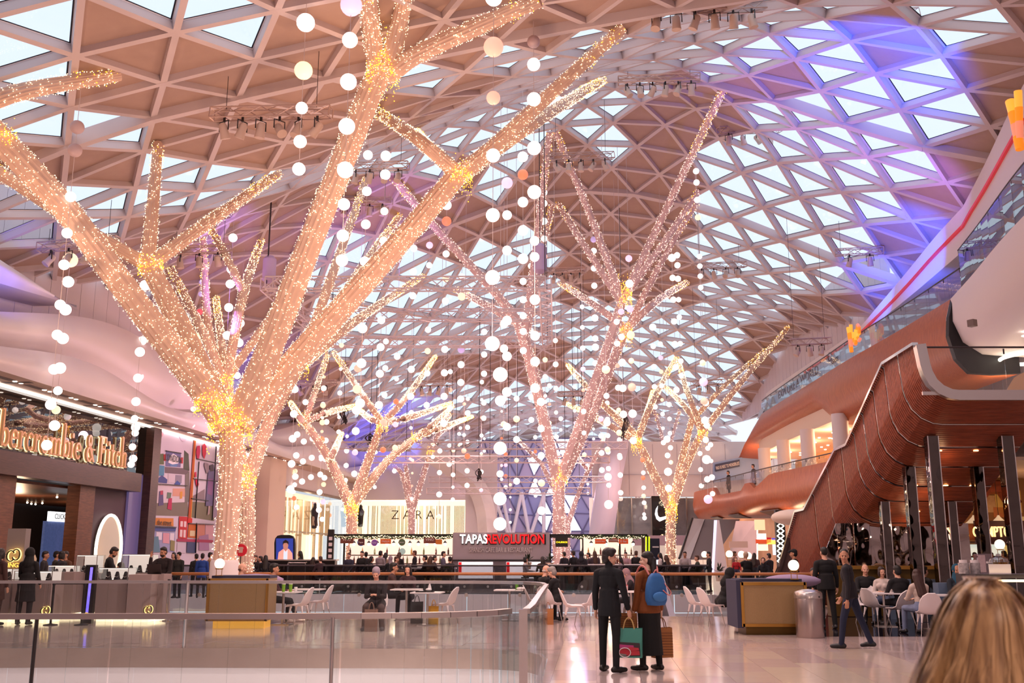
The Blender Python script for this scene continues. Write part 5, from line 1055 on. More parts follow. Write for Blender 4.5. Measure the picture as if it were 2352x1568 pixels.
lamp('POINT', (15, 55, 3.2), 60, (1, .6, .35), .3); lamp('POINT', (14, 63, 3.0), 60, (1, .65, .4), .3)
# ------------------------------------------------------------------ strings of hanging globes
GM = {'w': M_GLOBE, 'c': mat('cream_globe', '#ffe6c0', .4, emit='#ffdcae', es=1.25), 'p': mat('peach_globe', '#ffc0a8', .4, emit='#ffb49c', es=.95), 'k': mat('pink_globe', '#f6cfe6', .4, emit='#f4c8e4', es=.95),
    'o': mat('coral_globe', '#ff8a64', .4, emit='#ff7c58', es=.9), 'r': mat('red_globe', '#f0606a', .4, emit='#f05862', es=.8), 'l': mat('lilac_globe', '#cdb6ea', .4, emit='#c8b0ea', es=.6), 'g': mat('unlit_globe', '#cdb4b8', .45)}
M_CORD = mat('pale_cord', '#d8c8c8', .6)
unit = {k: None for k in GM}
def gmesh(k):
    if unit[k] is None:
        me = bpy.data.meshes.new('globe'); b = MB().ball((0, 0, 0), 1, 20); me.from_pydata(b.v, [], b.f); me.materials.append(GM[k]); me.polygons.foreach_set('use_smooth', [True] * len(b.f)); unit[k] = me
    return unit[k]
def gstring(X, Y, balls, label, group):
    top = float(roofz(X, Y)[0]) + .12; zb = min(z for z, r, k in balls); t = thing('globe_string', label, 'light string', (X, Y, zb), group=group)
    MB().cyl((X, Y, zb), .0045 + .00011 * Y, top - zb, 5).build('cord', M_CORD, t)
    for z, r, k in balls:
        o = bpy.data.objects.new('globe', gmesh(k)); COL.objects.link(o); o.parent = t; o.location = (0, 0, z - zb); o.scale = (r, r, r)
def pstring(spec, label, Y=None, group='strings of hanging globe lights'):
    rm = sorted(s_[2] for s_ in spec)[len(spec) // 2]; Y = Y or .195 * F / rm; x0 = sum(s_[0] for s_ in spec) / len(spec); y0 = sum(s_[1] for s_ in spec) / len(spec); X = at(x0, y0, Y).x; ty = min(q[1] for q in spec)
    while Y > 18 and at(x0, ty, Y).z > float(roofz(at(x0, ty, Y).x, Y)[0]) - .6: Y *= .96
    X = at(x0, y0, Y).x
    B = []
    for s_ in spec:
        p = at(s_[0], s_[1], Y); B.append((p.z, s_[2] * (Y * CP + (p.z - H) * SP) / F, s_[3] if len(s_) > 3 else 'w'))
    gstring(X, Y, B, label, group)
pstring([(704, 52, 21), (698, 162, 21, 'c'), (694, 248, 14), (687, 325, 15), (685, 388, 15)], 'globe string hanging highest, left of the big tree fork')
pstring([(809, 12, 25, 'k'), (806, 92, 18), (802, 188, 19), (797, 290, 19), (792, 390, 19), (788, 469, 14), (785, 541, 14), (784, 598, 14)], 'globe string with a big lilac-pink globe at its top')
pstring([(1136, -6, 20), (1134, 108, 23, 'p'), (1133, 225, 16, 'p'), (1132, 357, 16), (1132, 494, 16), (1130, 637, 17), (1130, 789, 17)], 'long globe string with two peach globes near its top')
pstring([(1226, 96, 15, 'g'), (1226, 148, 15), (1226, 228, 16), (1226, 340, 16), (1226, 441, 16), (1228, 553, 11), (1228, 590, 11), (1228, 688, 12), (1229, 771, 11), (1229, 830, 11), (1231, 891, 11)], 'long globe string with one unlit grey globe at its top')
pstring([(847, 356, 11), (845, 439, 11), (841, 515, 11), (836, 600, 11), (835, 674, 11), (832, 754, 11), (829, 834, 11), (825, 926, 11)], 'globe string crossing the right limb of the big tree')
pstring([(887, 358, 12), (887, 401, 12), (884, 485, 9), (881, 552, 9), (879, 611, 9), (876, 735, 9), (873, 797, 9), (871, 858, 9), (869, 930, 9)], 'globe string beside the right limb of the big tree, two globes close at top')
pstring([(181, 292, 16, 'g'), (177, 345, 16, 'g'), (164, 452, 12), (155, 535, 12), (146, 608, 12), (140, 700, 12), (130, 769, 12), (121, 848, 12), (112, 929, 12), (105, 1022, 12)], 'leftmost globe string, with two unlit grey globes above', 29)
pstring([(163, 597, 17, 'c'), (157, 647, 13), (150, 711, 13), (144, 777, 13), (139, 845, 13), (132, 897, 10), (128, 941, 10, 'c'), (124, 977, 12)], 'globe string at far left with a large cream globe at its top', 32)
pstring([(351, 533, 12, 'c'), (347, 574, 12), (335, 655, 12), (330, 691, 10), (322, 751, 10), (319, 808, 11), (315, 868, 10), (312, 922, 10), (306, 961, 8), (300, 1026, 8), (299, 1066, 8)], 'globe string hanging just below the gold fork of the left limb')
pstring([(341, 656, 10), (329, 782, 10), (320, 864, 9), (316, 921, 10), (311, 981, 10), (305, 994, 8), (306, 1053, 9)], 'shorter globe string doubling the one by the left gold fork', 42)
pstring([(537, 546, 10), (531, 618, 10), (529, 652, 10), (525, 706, 10), (521, 770, 10), (517, 831, 8), (516, 855, 8)], 'globe string in front of the fan of thin branches, left of two')
pstring([(555, 698, 10), (552, 742, 10), (549, 787, 10), (546, 822, 8), (544, 862, 8)], 'globe string in front of the fan of thin branches, right of two')
pstring([(464, 648, 6, 'l'), (462, 675, 6, 'l'), (459, 716, 7, 'r'), (456, 772, 8, 'c'), (443, 939, 6), (440, 976, 6)], 'globe string with a red globe behind the left limbs', 50)
pstring([(951, 570, 8), (950, 624, 8), (949, 679, 8), (944, 848, 8), (942, 910, 8)], 'globe string right of the big right limb, five white globes')
pstring([(987, 563, 8, 'k'), (986, 609, 7), (984, 757, 7), (982, 806, 7, 'c'), (981, 857, 7), (979, 930, 7)], 'globe string with a pink globe at its top, centre left')
pstring([(1027, 471, 11), (1027, 508, 11, 'o'), (1026, 583, 8), (1024, 640, 8, 'c'), (1023, 691, 8), (1021, 802, 8), (1020, 856, 8), (1019, 910, 8), (1018, 972, 8)], 'globe string with a coral globe second from top')
pstring([(1060, 636, 8), (1060, 681, 9, 'c'), (1060, 803, 8, 'l'), (1059, 837, 8), (1059, 878, 8), (1058, 916, 8)], 'globe string with a lilac globe halfway, behind the long central string')
pstring([(1113, 701, 7), (1113, 762, 7), (1112, 814, 7), (1112, 858, 7), (1111, 925, 6), (1110, 960, 6)], 'small globe string just left of the long central string')
pstring([(1165, 420, 13, 'k'), (1165, 494, 11), (1165, 575, 11), (1164, 736, 11), (1164, 818, 11), (1164, 900, 11), (1164, 980, 9)], 'globe string with a pale pink globe at its top, right of centre')
pstring([(1201, 360, 12), (1201, 401, 12, 'o'), (1200, 464, 12), (1200, 529, 12), (1202, 594, 12), (1201, 646, 8), (1201, 688, 8), (1202, 725, 8), (1203, 761, 8), (1203, 805, 8)], 'globe string with a red-orange globe second from top')
pstring([(1249, 442, 8), (1249, 467, 8), (1249, 508, 8), (1249, 548, 7), (1252, 589, 7, 'p'), (1252, 826, 6, 'c'), (1252, 865, 6), (1253, 909, 4), (1253, 923, 4)], 'globe string by the lavender hoist, one peach globe')
pstring([(1363, 550, 7, 'l'), (1364, 576, 7), (1364, 616, 7), (1365, 656, 7), (1367, 698, 8), (1367, 730, 8), (1367, 777, 7), (1367, 797, 8), (1367, 834, 7)], 'globe string in front of the centre tree, one lilac globe at top')
pstring([(1499, 751, 8), (1501, 795, 6), (1502, 842, 6), (1503, 888, 6), (1504, 934, 6)], 'globe string right of the centre tree, five white globes')
pstring([(1543, 592, 9), (1545, 638, 7), (1547, 688, 7), (1548, 738, 7), (1550, 790, 7), (1552, 843, 7), (1554, 895, 7)], 'globe string left of a pair above the golden tree')
pstring([(1555, 586, 7), (1556, 609, 7), (1557, 640, 7), (1558, 688, 6), (1560, 728, 6), (1563, 789, 6), (1564, 829, 6), (1565, 862, 6)], 'globe string right of a pair above the golden tree')
pstring([(1598, 393, 7), (1599, 419, 7), (1603, 459, 7), (1603, 499, 7, 'c'), (1607, 589, 6), (1608, 611, 6), (1608, 634, 6), (1609, 660, 6)], 'globe string farthest right, beside a tall thin branch')
pstring([(1136, 860, 17), (1134, 920, 12), (1133, 1029, 15), (1165, 1088, 8), (1162, 1145, 15), (1162, 1203, 15)], 'globe string of big globes low over the tapas sign', 36)
SEEN = {}
def slabel(B, px, Y):
    n = ('no', 'one', 'two', 'three', 'four', 'five', 'six', 'seven', 'eight', 'nine')[len(B)]; cs = sorted({{'c': 'cream', 'p': 'peach', 'k': 'pink', 'o': 'coral'}[k] for z, r, k in B if k != 'w'})
    w = 'left of the slim pale tree' if px < 800 else 'over the left of the tapas bar' if px < 1040 else 'over the tapas sign' if px < 1262 else 'right of the centre tree' if px < 1450 else 'around the golden tree'
    l = 'string of %s %s globes %s, %s' % (n, ('white and ' + cs[0]) if len(cs) == 1 else 'mixed colour' if cs else 'white', w, 'near' if Y < 58 else 'halfway back' if Y < 72 else 'far back'); SEEN[l] = SEEN.get(l, 0) + 1
    return l
rs_ = random.Random(11); kinds = 'wwwwwwwwwwwwwccwkpo'
for k in range(72):
    px = rs_.uniform(665, 1640); Y = rs_.uniform(44, 86); n = rs_.randint(4, 8)
    X = at(px, 1000, Y).x
    if X > 12.5 - max(0, (Y - 60)) * .1: continue
    zb = rs_.uniform(3.4, 8.5); sp = rs_.uniform(.75, 1.3); r = rs_.choice((.11, .13, .15, .17))
    top = float(roofz(X, Y)[0]) - 1; B = [(zb + q * sp, r * rs_.choice((.8, 1, 1, 1.15)), rs_.choice(kinds)) for q in range(n) if zb + q * sp < top]
    if B: gstring(X, Y, B, slabel(B, px, Y), 'crowd of globe strings in the middle of the hall')
rs_ = random.Random(5)
for k, (px, Y) in enumerate(((694, 58), (714, 60), (745, 62), (678, 55), (668, 46), (1398, 70), (1425, 66), (1478, 78), (1610, 72))):
    X = at(px, 1100, Y).x; zb = rs_.uniform(4.2, 6.5)
    gstring(X, Y, [(zb + q * 1.15, .17, 'w') for q in range(rs_.randint(3, 6)) if zb + q < float(roofz(X, Y)[0]) - 1], 'slim globe string hanging near the shop walls at the far end', 'far globe strings near the shops')

# ------------------------------------------------------------------ lighting trusses with spotlights
M_TRUSS = mat('truss_metal', '#c9aca4', .45, .4); M_CASE = mat('spot_body', '#d8bcae', .45); M_LENS = mat('spot_lens', '#2a2224', .15)
def trussmesh(mb, a, b, s_=.3, r=.022, step=.45):
    a, b = Vector(a), Vector(b); d = (b - a).normalized(); u = Vector((0, 0, 1)); w = d.cross(u).normalized(); u = w.cross(d); L = (b - a).length; n = max(2, round(L / step))
    K = [(w * x_ + u * y_) * s_ / 2 for x_, y_ in ((1, 1), (1, -1), (-1, -1), (-1, 1))]
    for k in K: mb.tube([a + k, b + k], r, 5)
    for i in range(n):
        p, q = a + d * (L * i / n), a + d * (L * (i + 1) / n)
        for j in range(4):
            k0, k1 = K[j], K[(j + 1) % 4]; mb.tube([p + (k0 if i % 2 else k1), q + (k1 if i % 2 else k0)], r * .6, 4, cap=False)
    for p in (a, b):
        for j in range(4): mb.tube([p + K[j], p + K[(j + 1) % 4]], r * .8, 4, cap=False)
protoS = None
def spotlight(loc, rz, tilt, label, group):
    global protoS
    if protoS is None:
        t = thing('stage_spotlight', label, 'spotlight', loc, rz, group)
        m = MB(); m.lathe((0, 0, 0), [(.07, .18), (.11, .12), (.12, -.12), (.135, -.2), (.135, -.24)], 14); o = m.build('body', M_CASE, t, world=False, smooth=40)
        m = MB(); m.cyl((0, 0, -.235), .115, .02, 14); l_ = m.build('lens', M_LENS, o, world=False)
        o.location = (0, 0, -.32); o.rotation_euler = (tilt, 0, 0); m = MB(); m.tube([(-.16, 0, -.34), (-.16, 0, -.08), (.16, 0, -.08), (.16, 0, -.34)], .018, 6); m.cyl((0, 0, -.1), .035, .14, 8); m.build('yoke', M_LENS, t, world=False); protoS = t; return t
    r = dup(protoS, loc, rz, label, group)
    for ch in r.children:
        if ch.name.startswith('body'): ch.rotation_euler = (tilt, 0, 0)
    return r
LT = [(487, 262, 760, 257, 25, 6, 'by the left limbs of the big tree, high up'), (1475, 18, 1755, 12, 25.5, 6, 'at the top edge, right of centre'), (1420, 186, 1608, 178, 36, 6, 'above the isolated skylight diamond'), (1916, 38, 2106, 30, 31, 4, 'in the blue light at top right'),
    (795, 384, 938, 380, 38, 4, 'just right of the tallest limb'), (1258, 362, 1408, 357, 41, 5, 'behind the tips of the centre tree'), (90, 568, 270, 552, 32, 4, 'low at the far left, behind the big limb'), (1650, 300, 1792, 296, 42, 4, 'against the bright skylights on the right'), (770, 465, 900, 461, 44, 4, 'half hidden behind the big right limb'),
    (1592, 612, 1712, 607, 50, 4, 'right of the centre tree crown'), (1918, 580, 2030, 575, 44, 2, 'in the dark blue corner by the right gallery'), (1812, 786, 1905, 782, 46, 3, 'in front of the white ribbed wall on the right'), (1258, 622, 1345, 620, 52, 4, 'left of the centre tree crown'), (385, 578, 530, 570, 37, 3, 'behind the left fan of branches'),
    (640, 882, 770, 878, 56, 4, 'above the slim pale tree'), (935, 882, 1040, 879, 58, 5, 'under the far skylights, left of centre'), (1282, 905, 1352, 903, 60, 3, 'left of the golden tree'), (1590, 880, 1662, 876, 60, 3, 'above the golden tree')]
for k, (x0, y0, x1, y1, Y, n, where) in enumerate(LT):
    a, b_ = at(x0, y0, Y), at(x1, y1, Y + (1.2 if k % 2 else -.6)); t = thing('lighting_truss', 'short lattice lighting truss ' + where, 'truss', a)
    m = MB(); trussmesh(m, a, b_, .28); m.build('lattice', M_TRUSS, t)
    for f in (.12, .88):
        p = a.lerp(b_, f); zt = float(roofz(p.x, p.y)[0])
        if zt > p.z + .2: MB().cyl(p + Vector((0, 0, .14)), .009, zt - p.z - .1, 5).build('hanger', M_STEELD, t)
    for i in range(n):
        p = a.lerp(b_, (i + .7) / (n + .4)) - Vector((0, 0, .14)); spotlight(p, rs_.uniform(0, 6.28), rs_.uniform(-.7, .7), ('first', 'second', 'third', 'fourth', 'fifth', 'sixth')[i] + ' spotlight on the truss ' + where, 'spotlights of the truss ' + where)
A1, B1 = at(612, 655, 40), at(1252, 650, 40); zt = 12.5
rk = thing('rigging_frame', 'large rectangular white truss frame hung in the middle of the hall', 'truss', A1)
cs = [Vector((A1.x, 40, zt)), Vector((B1.x, 40, zt)), Vector((B1.x + .5, 51.7, zt)), Vector((A1.x + .6, 51.7, zt)), Vector((A1.x + .3, 45.6, zt)), Vector((B1.x + .25, 45.6, zt))]
for a, b_ in ((0, 1), (1, 2), (2, 3), (3, 0), (4, 5)):
    m = MB(); trussmesh(m, cs[a], cs[b_], .5, .035, .6); m.build('truss_beam', mat('white_truss', '#e0cdd0', .4, .2), rk)
for q in (0, 1, 2, 3): z_ = float(roofz(cs[q].x, cs[q].y)[0]); MB().cyl(cs[q], .02, z_ - cs[q].z, 5).build('hanger', M_STEELD, rk)
for k, (xa, xb, py, Y) in enumerate(((760, 1440, 1023, 60), (850, 1400, 1055, 66), (985, 1392, 1101, 74), (980, 1355, 1127, 72))):
    t = thing('long_truss', 'long thin lattice truss across the far hall, ' + ('highest', 'second from top', 'third from top', 'lowest')[k] + ' of four', 'truss', at(xa, py, Y)); m = MB(); trussmesh(m, at(xa, py, Y), at(xb, py, Y), .42, .03, .7); m.build('lattice', mat('white_truss', '#e0cdd0'), t)
    for f in (.15, .5, .85):
        p = at(xa + (xb - xa) * f, py, Y); MB().cyl(p, .02, max(.3, float(roofz(p.x, p.y)[0]) - p.z), 5).build('hanger', M_STEELD, t)
for px, y0, y1, Y, w in ((1240, 560, 628, 40.2, 'right'), (617, 588, 650, 40.2, 'left')):
    p, q = at(px, y1, Y), at(px, y0, Y); h_ = thing('chain_hoist', 'pale fabric-wrapped chain hoist above the %s end of the rigging frame' % w, 'hoist', p)
    MB().lathe(p, [(.12, 0), (.28, .12), (.28, q.z - p.z - .15), (.15, q.z - p.z)], 14).build('wrapped_body', mat('lilac_wrap', '#cbb0d6', .6), h_, smooth=40); MB().cyl(q, .02, max(.3, float(roofz(p.x, Y)[0]) - q.z), 6).build('chain', M_STEELD, h_)
for k, (px, y0, y1, Y) in enumerate(((1433, 945, 1015, 52), (1100, 1075, 1105, 60), (790, 930, 975, 58), (850, 995, 1025, 60))):   # bundles of cable
    m = MB(); a, b_ = at(px, y0, Y), at(px, y1, Y); L = a.z - b_.z
    for q in range(9):
        s_ = rs_.uniform(-1, 1) * .3; m.tube(smoothpath([a, a + Vector((s_, s_ * .5, -L * .4)), b_ + Vector((-s_ * .7, 0, L * rs_.uniform(0, .3))), a + Vector((s_ * .4, .1, -L * .2))], 5), .022, 5)
    m.cyl(a - Vector((0, 0, .1)), .015, float(roofz(a.x, Y)[0]) - a.z, 5); tag(m.build('cable_bundle', M_STEELD, origin=b_), 'tangled dark cable bundle hanging from the roof, ' + ('by the golden tree', 'over the white arch leg', 'left of the slim pale tree crown', 'under the slim pale tree crown')[k], 'cable')
# ------------------------------------------------------------------ cafe furniture
M_SHELL = mat('white_shell', '#e9dfe0', .35); M_TOP = mat('white_table_top', '#f0e6e6', .3)
M_MESHB = mat('brass_mesh', '#a98c66', .42, .35, noise='#97794f', nscale=60, bump=.3); M_NAVY = mat('navy_fabric', '#34344c', .8); M_LILAC = mat('lilac_cushion', '#9a86a4', .85)
def shell_mesh():
    path = [(.235, .425), (.20, .455), (.08, .445), (-.06, .435), (-.16, .45), (-.215, .51), (-.25, .60), (-.285, .70), (-.315, .79), (-.335, .855)]
    wid = [.17, .205, .225, .23, .225, .225, .225, .205, .16, .07]; curl = [.0, .015, .03, .045, .06, .06, .05, .04, .02, 0]
    rows = []
    for (y, z), w, c_ in zip(path, wid, curl):
        rows.append([Vector((w * u, y + (abs(u) ** 2.5) * c_ * (1 if z > .5 else .2), z + (abs(u) ** 2.5) * c_ * (1 if z < .5 else .2))) for u in (-1, -.75, -.45, -.15, .15, .45, .75, 1)])
    m = MB(); m.grid(rows); n = Vector((0, -.5, -.9)).normalized() * .018; m.grid([[p + Vector((0, -.012 if k > 4 else 0, -.016)) for p in r] for k, r in enumerate(rows)], flip=True)
    b = [r[0] for r in rows]; e = [r[-1] for r in rows]; off = lambda L: [p + Vector((0, -.012 if k > 4 else 0, -.016)) for k, p in enumerate(L)]
    m.grid([off(b), b]); m.grid([e, off(e)]); m.grid([rows[-1], [p + Vector((0, -.012, -.016)) for p in rows[-1]]]); m.grid([[p + Vector((0, 0, -.016)) for p in rows[0]], rows[0]]); return m
CH = None
def chair(x, y, rz, label, z=.004):
    global CH
    g = 'white shell cafe chairs'
    if CH is None:
        t = thing('shell_chair', label, 'chair', (x, y, z), rz, g); shell_mesh().build('seat_shell', M_SHELL, t, world=False, smooth=50)
        for sx in (-1, 1):
            for sy in (-1, 1):
                a, b_ = Vector((sx * .16, sy * .13 - .02, .43)), Vector((sx * .235, sy * .22 - .03, 0)); k = a.lerp(b_, .38)
                m = MB(); m.m = 1; m.tube([k, b_], [.011, .008], 8); m.m = 0; m.tube([a, a.lerp(k, .5), k], [.035, .02, .014], 8); m.build('leg', [M_SHELL, M_CHROME], t, world=False, smooth=50)
        CH = t; return t
    return dup(CH, (x, y, z), rz, label, g)
TB = None
def table(x, y, label, rz=0, w=.7, z=.004):
    global TB
    if TB is None:
        t = thing('cafe_table', label, 'table', (x, y, z), rz, 'white cafe tables')
        MB().box((0, 0, .73), (.72, .66, .028)).build('table_top', M_TOP, t, world=False); MB().cyl((0, 0, .02), .03, .7, 12).build('pedestal', M_STEEL, t, world=False, smooth=50); MB().box((0, 0, .01), (.42, .42, .018)).build('base_plate', M_STEEL, t, world=False)
        TB = t; return t
    return dup(TB, (x, y, z), rz, label, 'white cafe tables')
def gp(px, Y): p = at(px, 1268, Y); return p.x, Y
def C(px, Y, deg, label): x, y = gp(px, Y); return chair(x, y, math.radians(deg), label)
def T(px, Y, label, rz=.08): x, y = gp(px, Y); return table(x, y, label, -rz)
R9 = -90
T(656, 24.2, 'white table with two green cups, left of the woman in the grey knitted hat'); T(712, 26.0, 'white table just behind the one with two green cups')
T(936, 26.0, 'white table in front of the long-haired woman facing the viewer'); T(984, 24.0, 'white table carrying a tray, right of the woman in the grey knitted hat'); T(1170, 25.6, 'white table with one green can, near the corner of the near balustrade')
T(1447, 24.6, 'white table of the woman in the pink headscarf'); T(1718, 23.6, 'white table beside the black-robed woman')
C(690, 24.0, 80, 'white shell chair facing the table with two green cups, nearer of two'); C(737, 25.6, 82, 'white shell chair behind its twin at the left tables, further right'); C(1022, 24.3, 70, 'white shell chair with coat-coloured back at the tray table')
C(1262, 24.7, -35, 'white shell chair seen from behind, under the grey-haired couple'); C(1316, 23.5, R9, 'empty white shell chair in profile, left of the man in black'); C(1345, 24.2, 55, 'empty white shell chair half hidden behind the man in black')
C(1232, 25.6, R9, 'white shell chair glimpsed through the corner glass of the balustrade'); C(1600, 24.6, -80, 'empty white shell chair in profile, left of the black-robed woman'); C(1630, 23.9, -70, 'white shell chair holding the black-robed woman')
def cup(px, Y, z, label, c_, h_=.15, r=.042, lid=None, cat='cup'):
    x, y = gp(px, Y); t = tag(MB().lathe((x, y, z), [(r * .75, 0), (r, h_), (r * .9, h_ + .004)], 14).build('paper_cup', mat('cup_' + c_[1:], c_, .5), origin=(x, y, z), smooth=50), label, cat)
    if lid: MB().cyl((x, y, z + h_), r * 1.05, .015, 14).build('lid', mat('cup_' + lid[1:], lid, .5), t, smooth=50); MB().cyl((x + .01, y, z + h_), .004, .09, 6).build('straw', M_WHITE, t)
    return t
cup(655, 24.1, .748, 'tall lime green cup with straw on the left table, left of two', '#7fb52a', .17, .045, '#e8e4d8'); cup(671, 24.1, .748, 'tall lime green cup with straw on the left table, right of two', '#84b830', .17, .045, '#e8e4d8'); cup(683, 24.0, .748, 'plain white paper cup beside two green cups', '#efe8e6', .11, .04)
cup(1187, 25.5, .748, 'green drink can on the table by the balustrade corner', '#5c9a2c', .16, .045); cup(1428, 24.5, .748, 'red and white paper cup beside the pink headscarf, left of two', '#c03a40', .13, .04, '#f0e4e4'); cup(1437, 24.5, .748, 'red and white paper cup beside the pink headscarf, right of two', '#d8b0b0', .13, .04, '#c03a40')
x, y = gp(978, 23.95); t = thing('food_tray', 'black tray with crumpled paper on the white table', 'tray', (x, y, .748)); m = MB(); m.box((x, y, .756), (.42, .32, .015)); m.box((x, y - .16, .765), (.42, .012, .02)); m.box((x, y + .16, .765), (.42, .012, .02)); m.build('tray_body', M_BLACK, t)
m = MB(); m.ball((x + .08, y, .80), .05, 8, sq=(1.5, 1, .8)); m.lathe((x + .1, y + .03, .8), [(.05, 0), (.035, .07), (.01, .15), (.012, .2)], 8); m.ball((x - .1, y + .02, .78), .04, 8, sq=(1.6, 1, .6)); m.build('crumpled_paper', M_TOP, t, smooth=30)
x, y = gp(1196, 25.4); tag(MB().ball((x, y, .78), .07, 8, sq=(1.6, 1, .5)).build('crumpled_bag', M_TOP, origin=(x, y, .75), smooth=25), 'crumpled white paper on the table by the balustrade corner', 'paper')
def carrier(px, Y, w, d, h_, m_, label, z=0.004, rz=0, stripes=None, handles='#c9a27a', name='paper_bag', cat='bag', extra=None):
    x, y = gp(px, Y); t = thing(name, label, cat, (x, y, z), rz)
    b = MB(); a, e = w / 2, d / 2
    V = [(-a, -e, 0), (a, -e, 0), (a, e, 0), (-a, e, 0), (-a * 1.06, -e * .5, h_), (a * 1.06, -e * .55, h_ * .985), (a * 1.06, e * .5, h_), (-a * 1.06, e * .55, h_ * .985), (-a * 1.02, -e * 1.05, h_ * .5), (a * 1.0, -e * .9, h_ * .5), (a * 1.02, e, h_ * .5), (-a, e * .95, h_ * .5)]
    b.add(V, [(3, 2, 1, 0), (0, 1, 9, 8), (1, 2, 10, 9), (2, 3, 11, 10), (3, 0, 8, 11), (8, 9, 5, 4), (9, 10, 6, 5), (10, 11, 7, 6), (11, 8, 4, 7)]); b.build('bag_body', m_, t, world=False)
    for s_ in (-1, 1):
        q = MB(); q.tube(smoothpath([(-w * .22, s_ * e * .5, h_ * .96), (-w * .14, s_ * e * .4, h_ + .09), (w * .0, s_ * e * .1, h_ + .14), (w * .14, s_ * e * .4, h_ + .09), (w * .22, s_ * e * .5, h_ * .96)], 4), .007, 6); q.build('handle', mat('bag_handle_' + handles[1:], handles, .7), t, world=False)
    if stripes:
        q = MB()
        for k in range(9):
            z0 = h_ * (.1 + .09 * k); q.slab([(-a * 1.0, -e * 1.07, z0), (-a, -e * 1.07, z0 + .006), (a, -e * .98, z0 + .006 - h_ * .14 + .05), (a, -e * .98, z0 - h_ * .14 + .05)], (0, -1, 0), .003)
        q.build('printed_stripe', stripes, t, world=False, kind='stuff')
    if extra: extra(t, a, e, h_)
    return t
def brass_seat(px0, px1, Y, dep, hgt, label, glow):
    x0, x1 = at(px0, 1400, Y).x, at(px1, 1400, Y).x; t = thing('brass_banquette', label, 'bench', ((x0 + x1) / 2, Y + dep / 2, .004)); cx = (x0 + x1) / 2; w = x1 - x0; zb = .17
    MB().box((cx, Y + dep / 2 + .05, zb / 2 + .004), (w - .18, dep - .25, zb)).build('plinth', glow, t)
    MB().box((cx, Y + dep / 2, zb + (hgt - zb) / 2 + .004), (w, dep, hgt - zb)).build('brass_panel', M_MESHB, t)
    f = MB()
    for a, b_, c_, d in ((cx, zb + .03, w + .02, .06), (cx, hgt - .03, w + .02, .06)): f.box((a, Y - .008, b_), (c_, .03, d))
    for s_ in (-1, 1): f.box((cx + s_ * w / 2, Y - .008, zb + (hgt - zb) / 2), (.06, .03, hgt - zb))
    f.build('brass_frame', M_BRASS, t)
    MB().box((cx, Y + dep / 2 + .1, hgt + .03), (w, dep * .8, .06)).build('top_cushion', M_NAVY, t); return t
b1 = brass_seat(476, 612, 22.8, .9, 1.08, 'brass mesh bench back glowing amber at its foot, in front of the big tree drum', mat('amber_plinth', '#e8a84a', .5, emit='#ffb040', es=.9, sample=True))
b2 = brass_seat(1706, 1852, 21.1, 1.0, 1.05, 'brass mesh bench back with navy side, left of the steel bin', mat('olive_plinth', '#6f5420', .4, .5))
x0 = at(1700, 1400, 21.1).x; MB().box((x0, 21.6, .62), (.12, 1.0, .95)).build('navy_side', M_NAVY, b2)
for px, Y, z, lab, s_ in ((590, 24.0, 1.02, 'lilac padded seat back behind the left brass bench', 1.0), (1815, 22.0, 1.05, 'lilac cushions piled behind the right brass bench', .95)):
    x, y = gp(px, Y); m = MB(); m.ball((x, y, z), .42, 14, sq=(1.6 * s_, .5, .34)); tag(m.build('cushion', M_LILAC, origin=(x, y, z - .14), smooth=True), lab, 'cushion')
def globe_lamp(px, Y, zbase, zball, r, label):
    x, y = gp(px, Y); t = thing('globe_lamp', label, 'lamp', (x, y, zbase)); MB().ball((x, y, zball), r, 20).build('globe', mat('lamp_globe', '#fff0dc', .4, emit='#ffe8cc', es=1.5), t, smooth=True)
    m = MB()
    for a in (-1, 1): m.box((x + a * r * .55, y, (zbase + zball - r) / 2), (.012, .012, zball - r - zbase))
    m.box((x, y, zball - r), (r * 1.5, .05, .02)); m.box((x, y, zbase + .006), (r * 1.5, .06, .012)); m.build('brass_stand', M_BRASS, t); MB().cyl((x, y, zball - r * 1.12), r * .4, .05, 12).build('collar', M_BRASS, t); return t
p = at(506, 1294, 22.9); globe_lamp(506, 22.9, 1.14, p.z, .112, 'globe lamp on a brass stand in front of the big white tree drum')
p = at(1821, 1298, 21.3); globe_lamp(1821, 21.3, 1.1, p.z, .112, 'globe lamp on a brass stand above the right brass bench')
for px, py, Y, lab in ((1618, 1273, 47, 'small globe lamp by the foot of the white pylon'), (1675, 1272, 43, 'globe lamp in the far bar, leftmost of three right of the pylon'), (1703, 1273, 43, 'globe lamp in the far bar, middle of three right of the pylon'), (1718, 1276, 42, 'globe lamp in the far bar, rightmost of three right of the pylon'), (2190, 1283, 27.5, 'globe lamp just above the teal headscarf'), (2266, 1251, 30, 'oval globe lamp on the brasserie bar, left'), (2298, 1250, 31, 'bluish globe lamp on the brasserie bar, middle'), (2345, 1254, 29, 'globe lamp on the brasserie bar, right edge'), (2318, 1300, 24, '')):
    if lab: p = at(px, py, Y); globe_lamp(px, Y, p.z - .5, p.z, .15 if Y > 28 else .13, lab)
# steel bin
x, y = gp(1850, 20.6); bn_ = thing('steel_bin', 'brushed steel litter bin with a domed top by the brass bench', 'bin', (x, y, .004))
MB().lathe((x, y, .004), [(.26, 0), (.27, .03), (.27, .74), (.265, .75)], 36).build('bin_body', mat('bin_steel', '#b8a8a4', .3, .95, noise='#a89894', nscale=3), bn_, smooth=40); MB().lathe((x, y, .755), [(.275, 0), (.275, .1), (.25, .13), (.12, .17), (1e-4, .18)], 36).build('domed_lid', M_STEEL, bn_, smooth=40); MB().tube([(x + .15, y - .235, .79), (x + .15, y - .24, .79)], .02, 10).build('lock', M_STEELD, bn_)

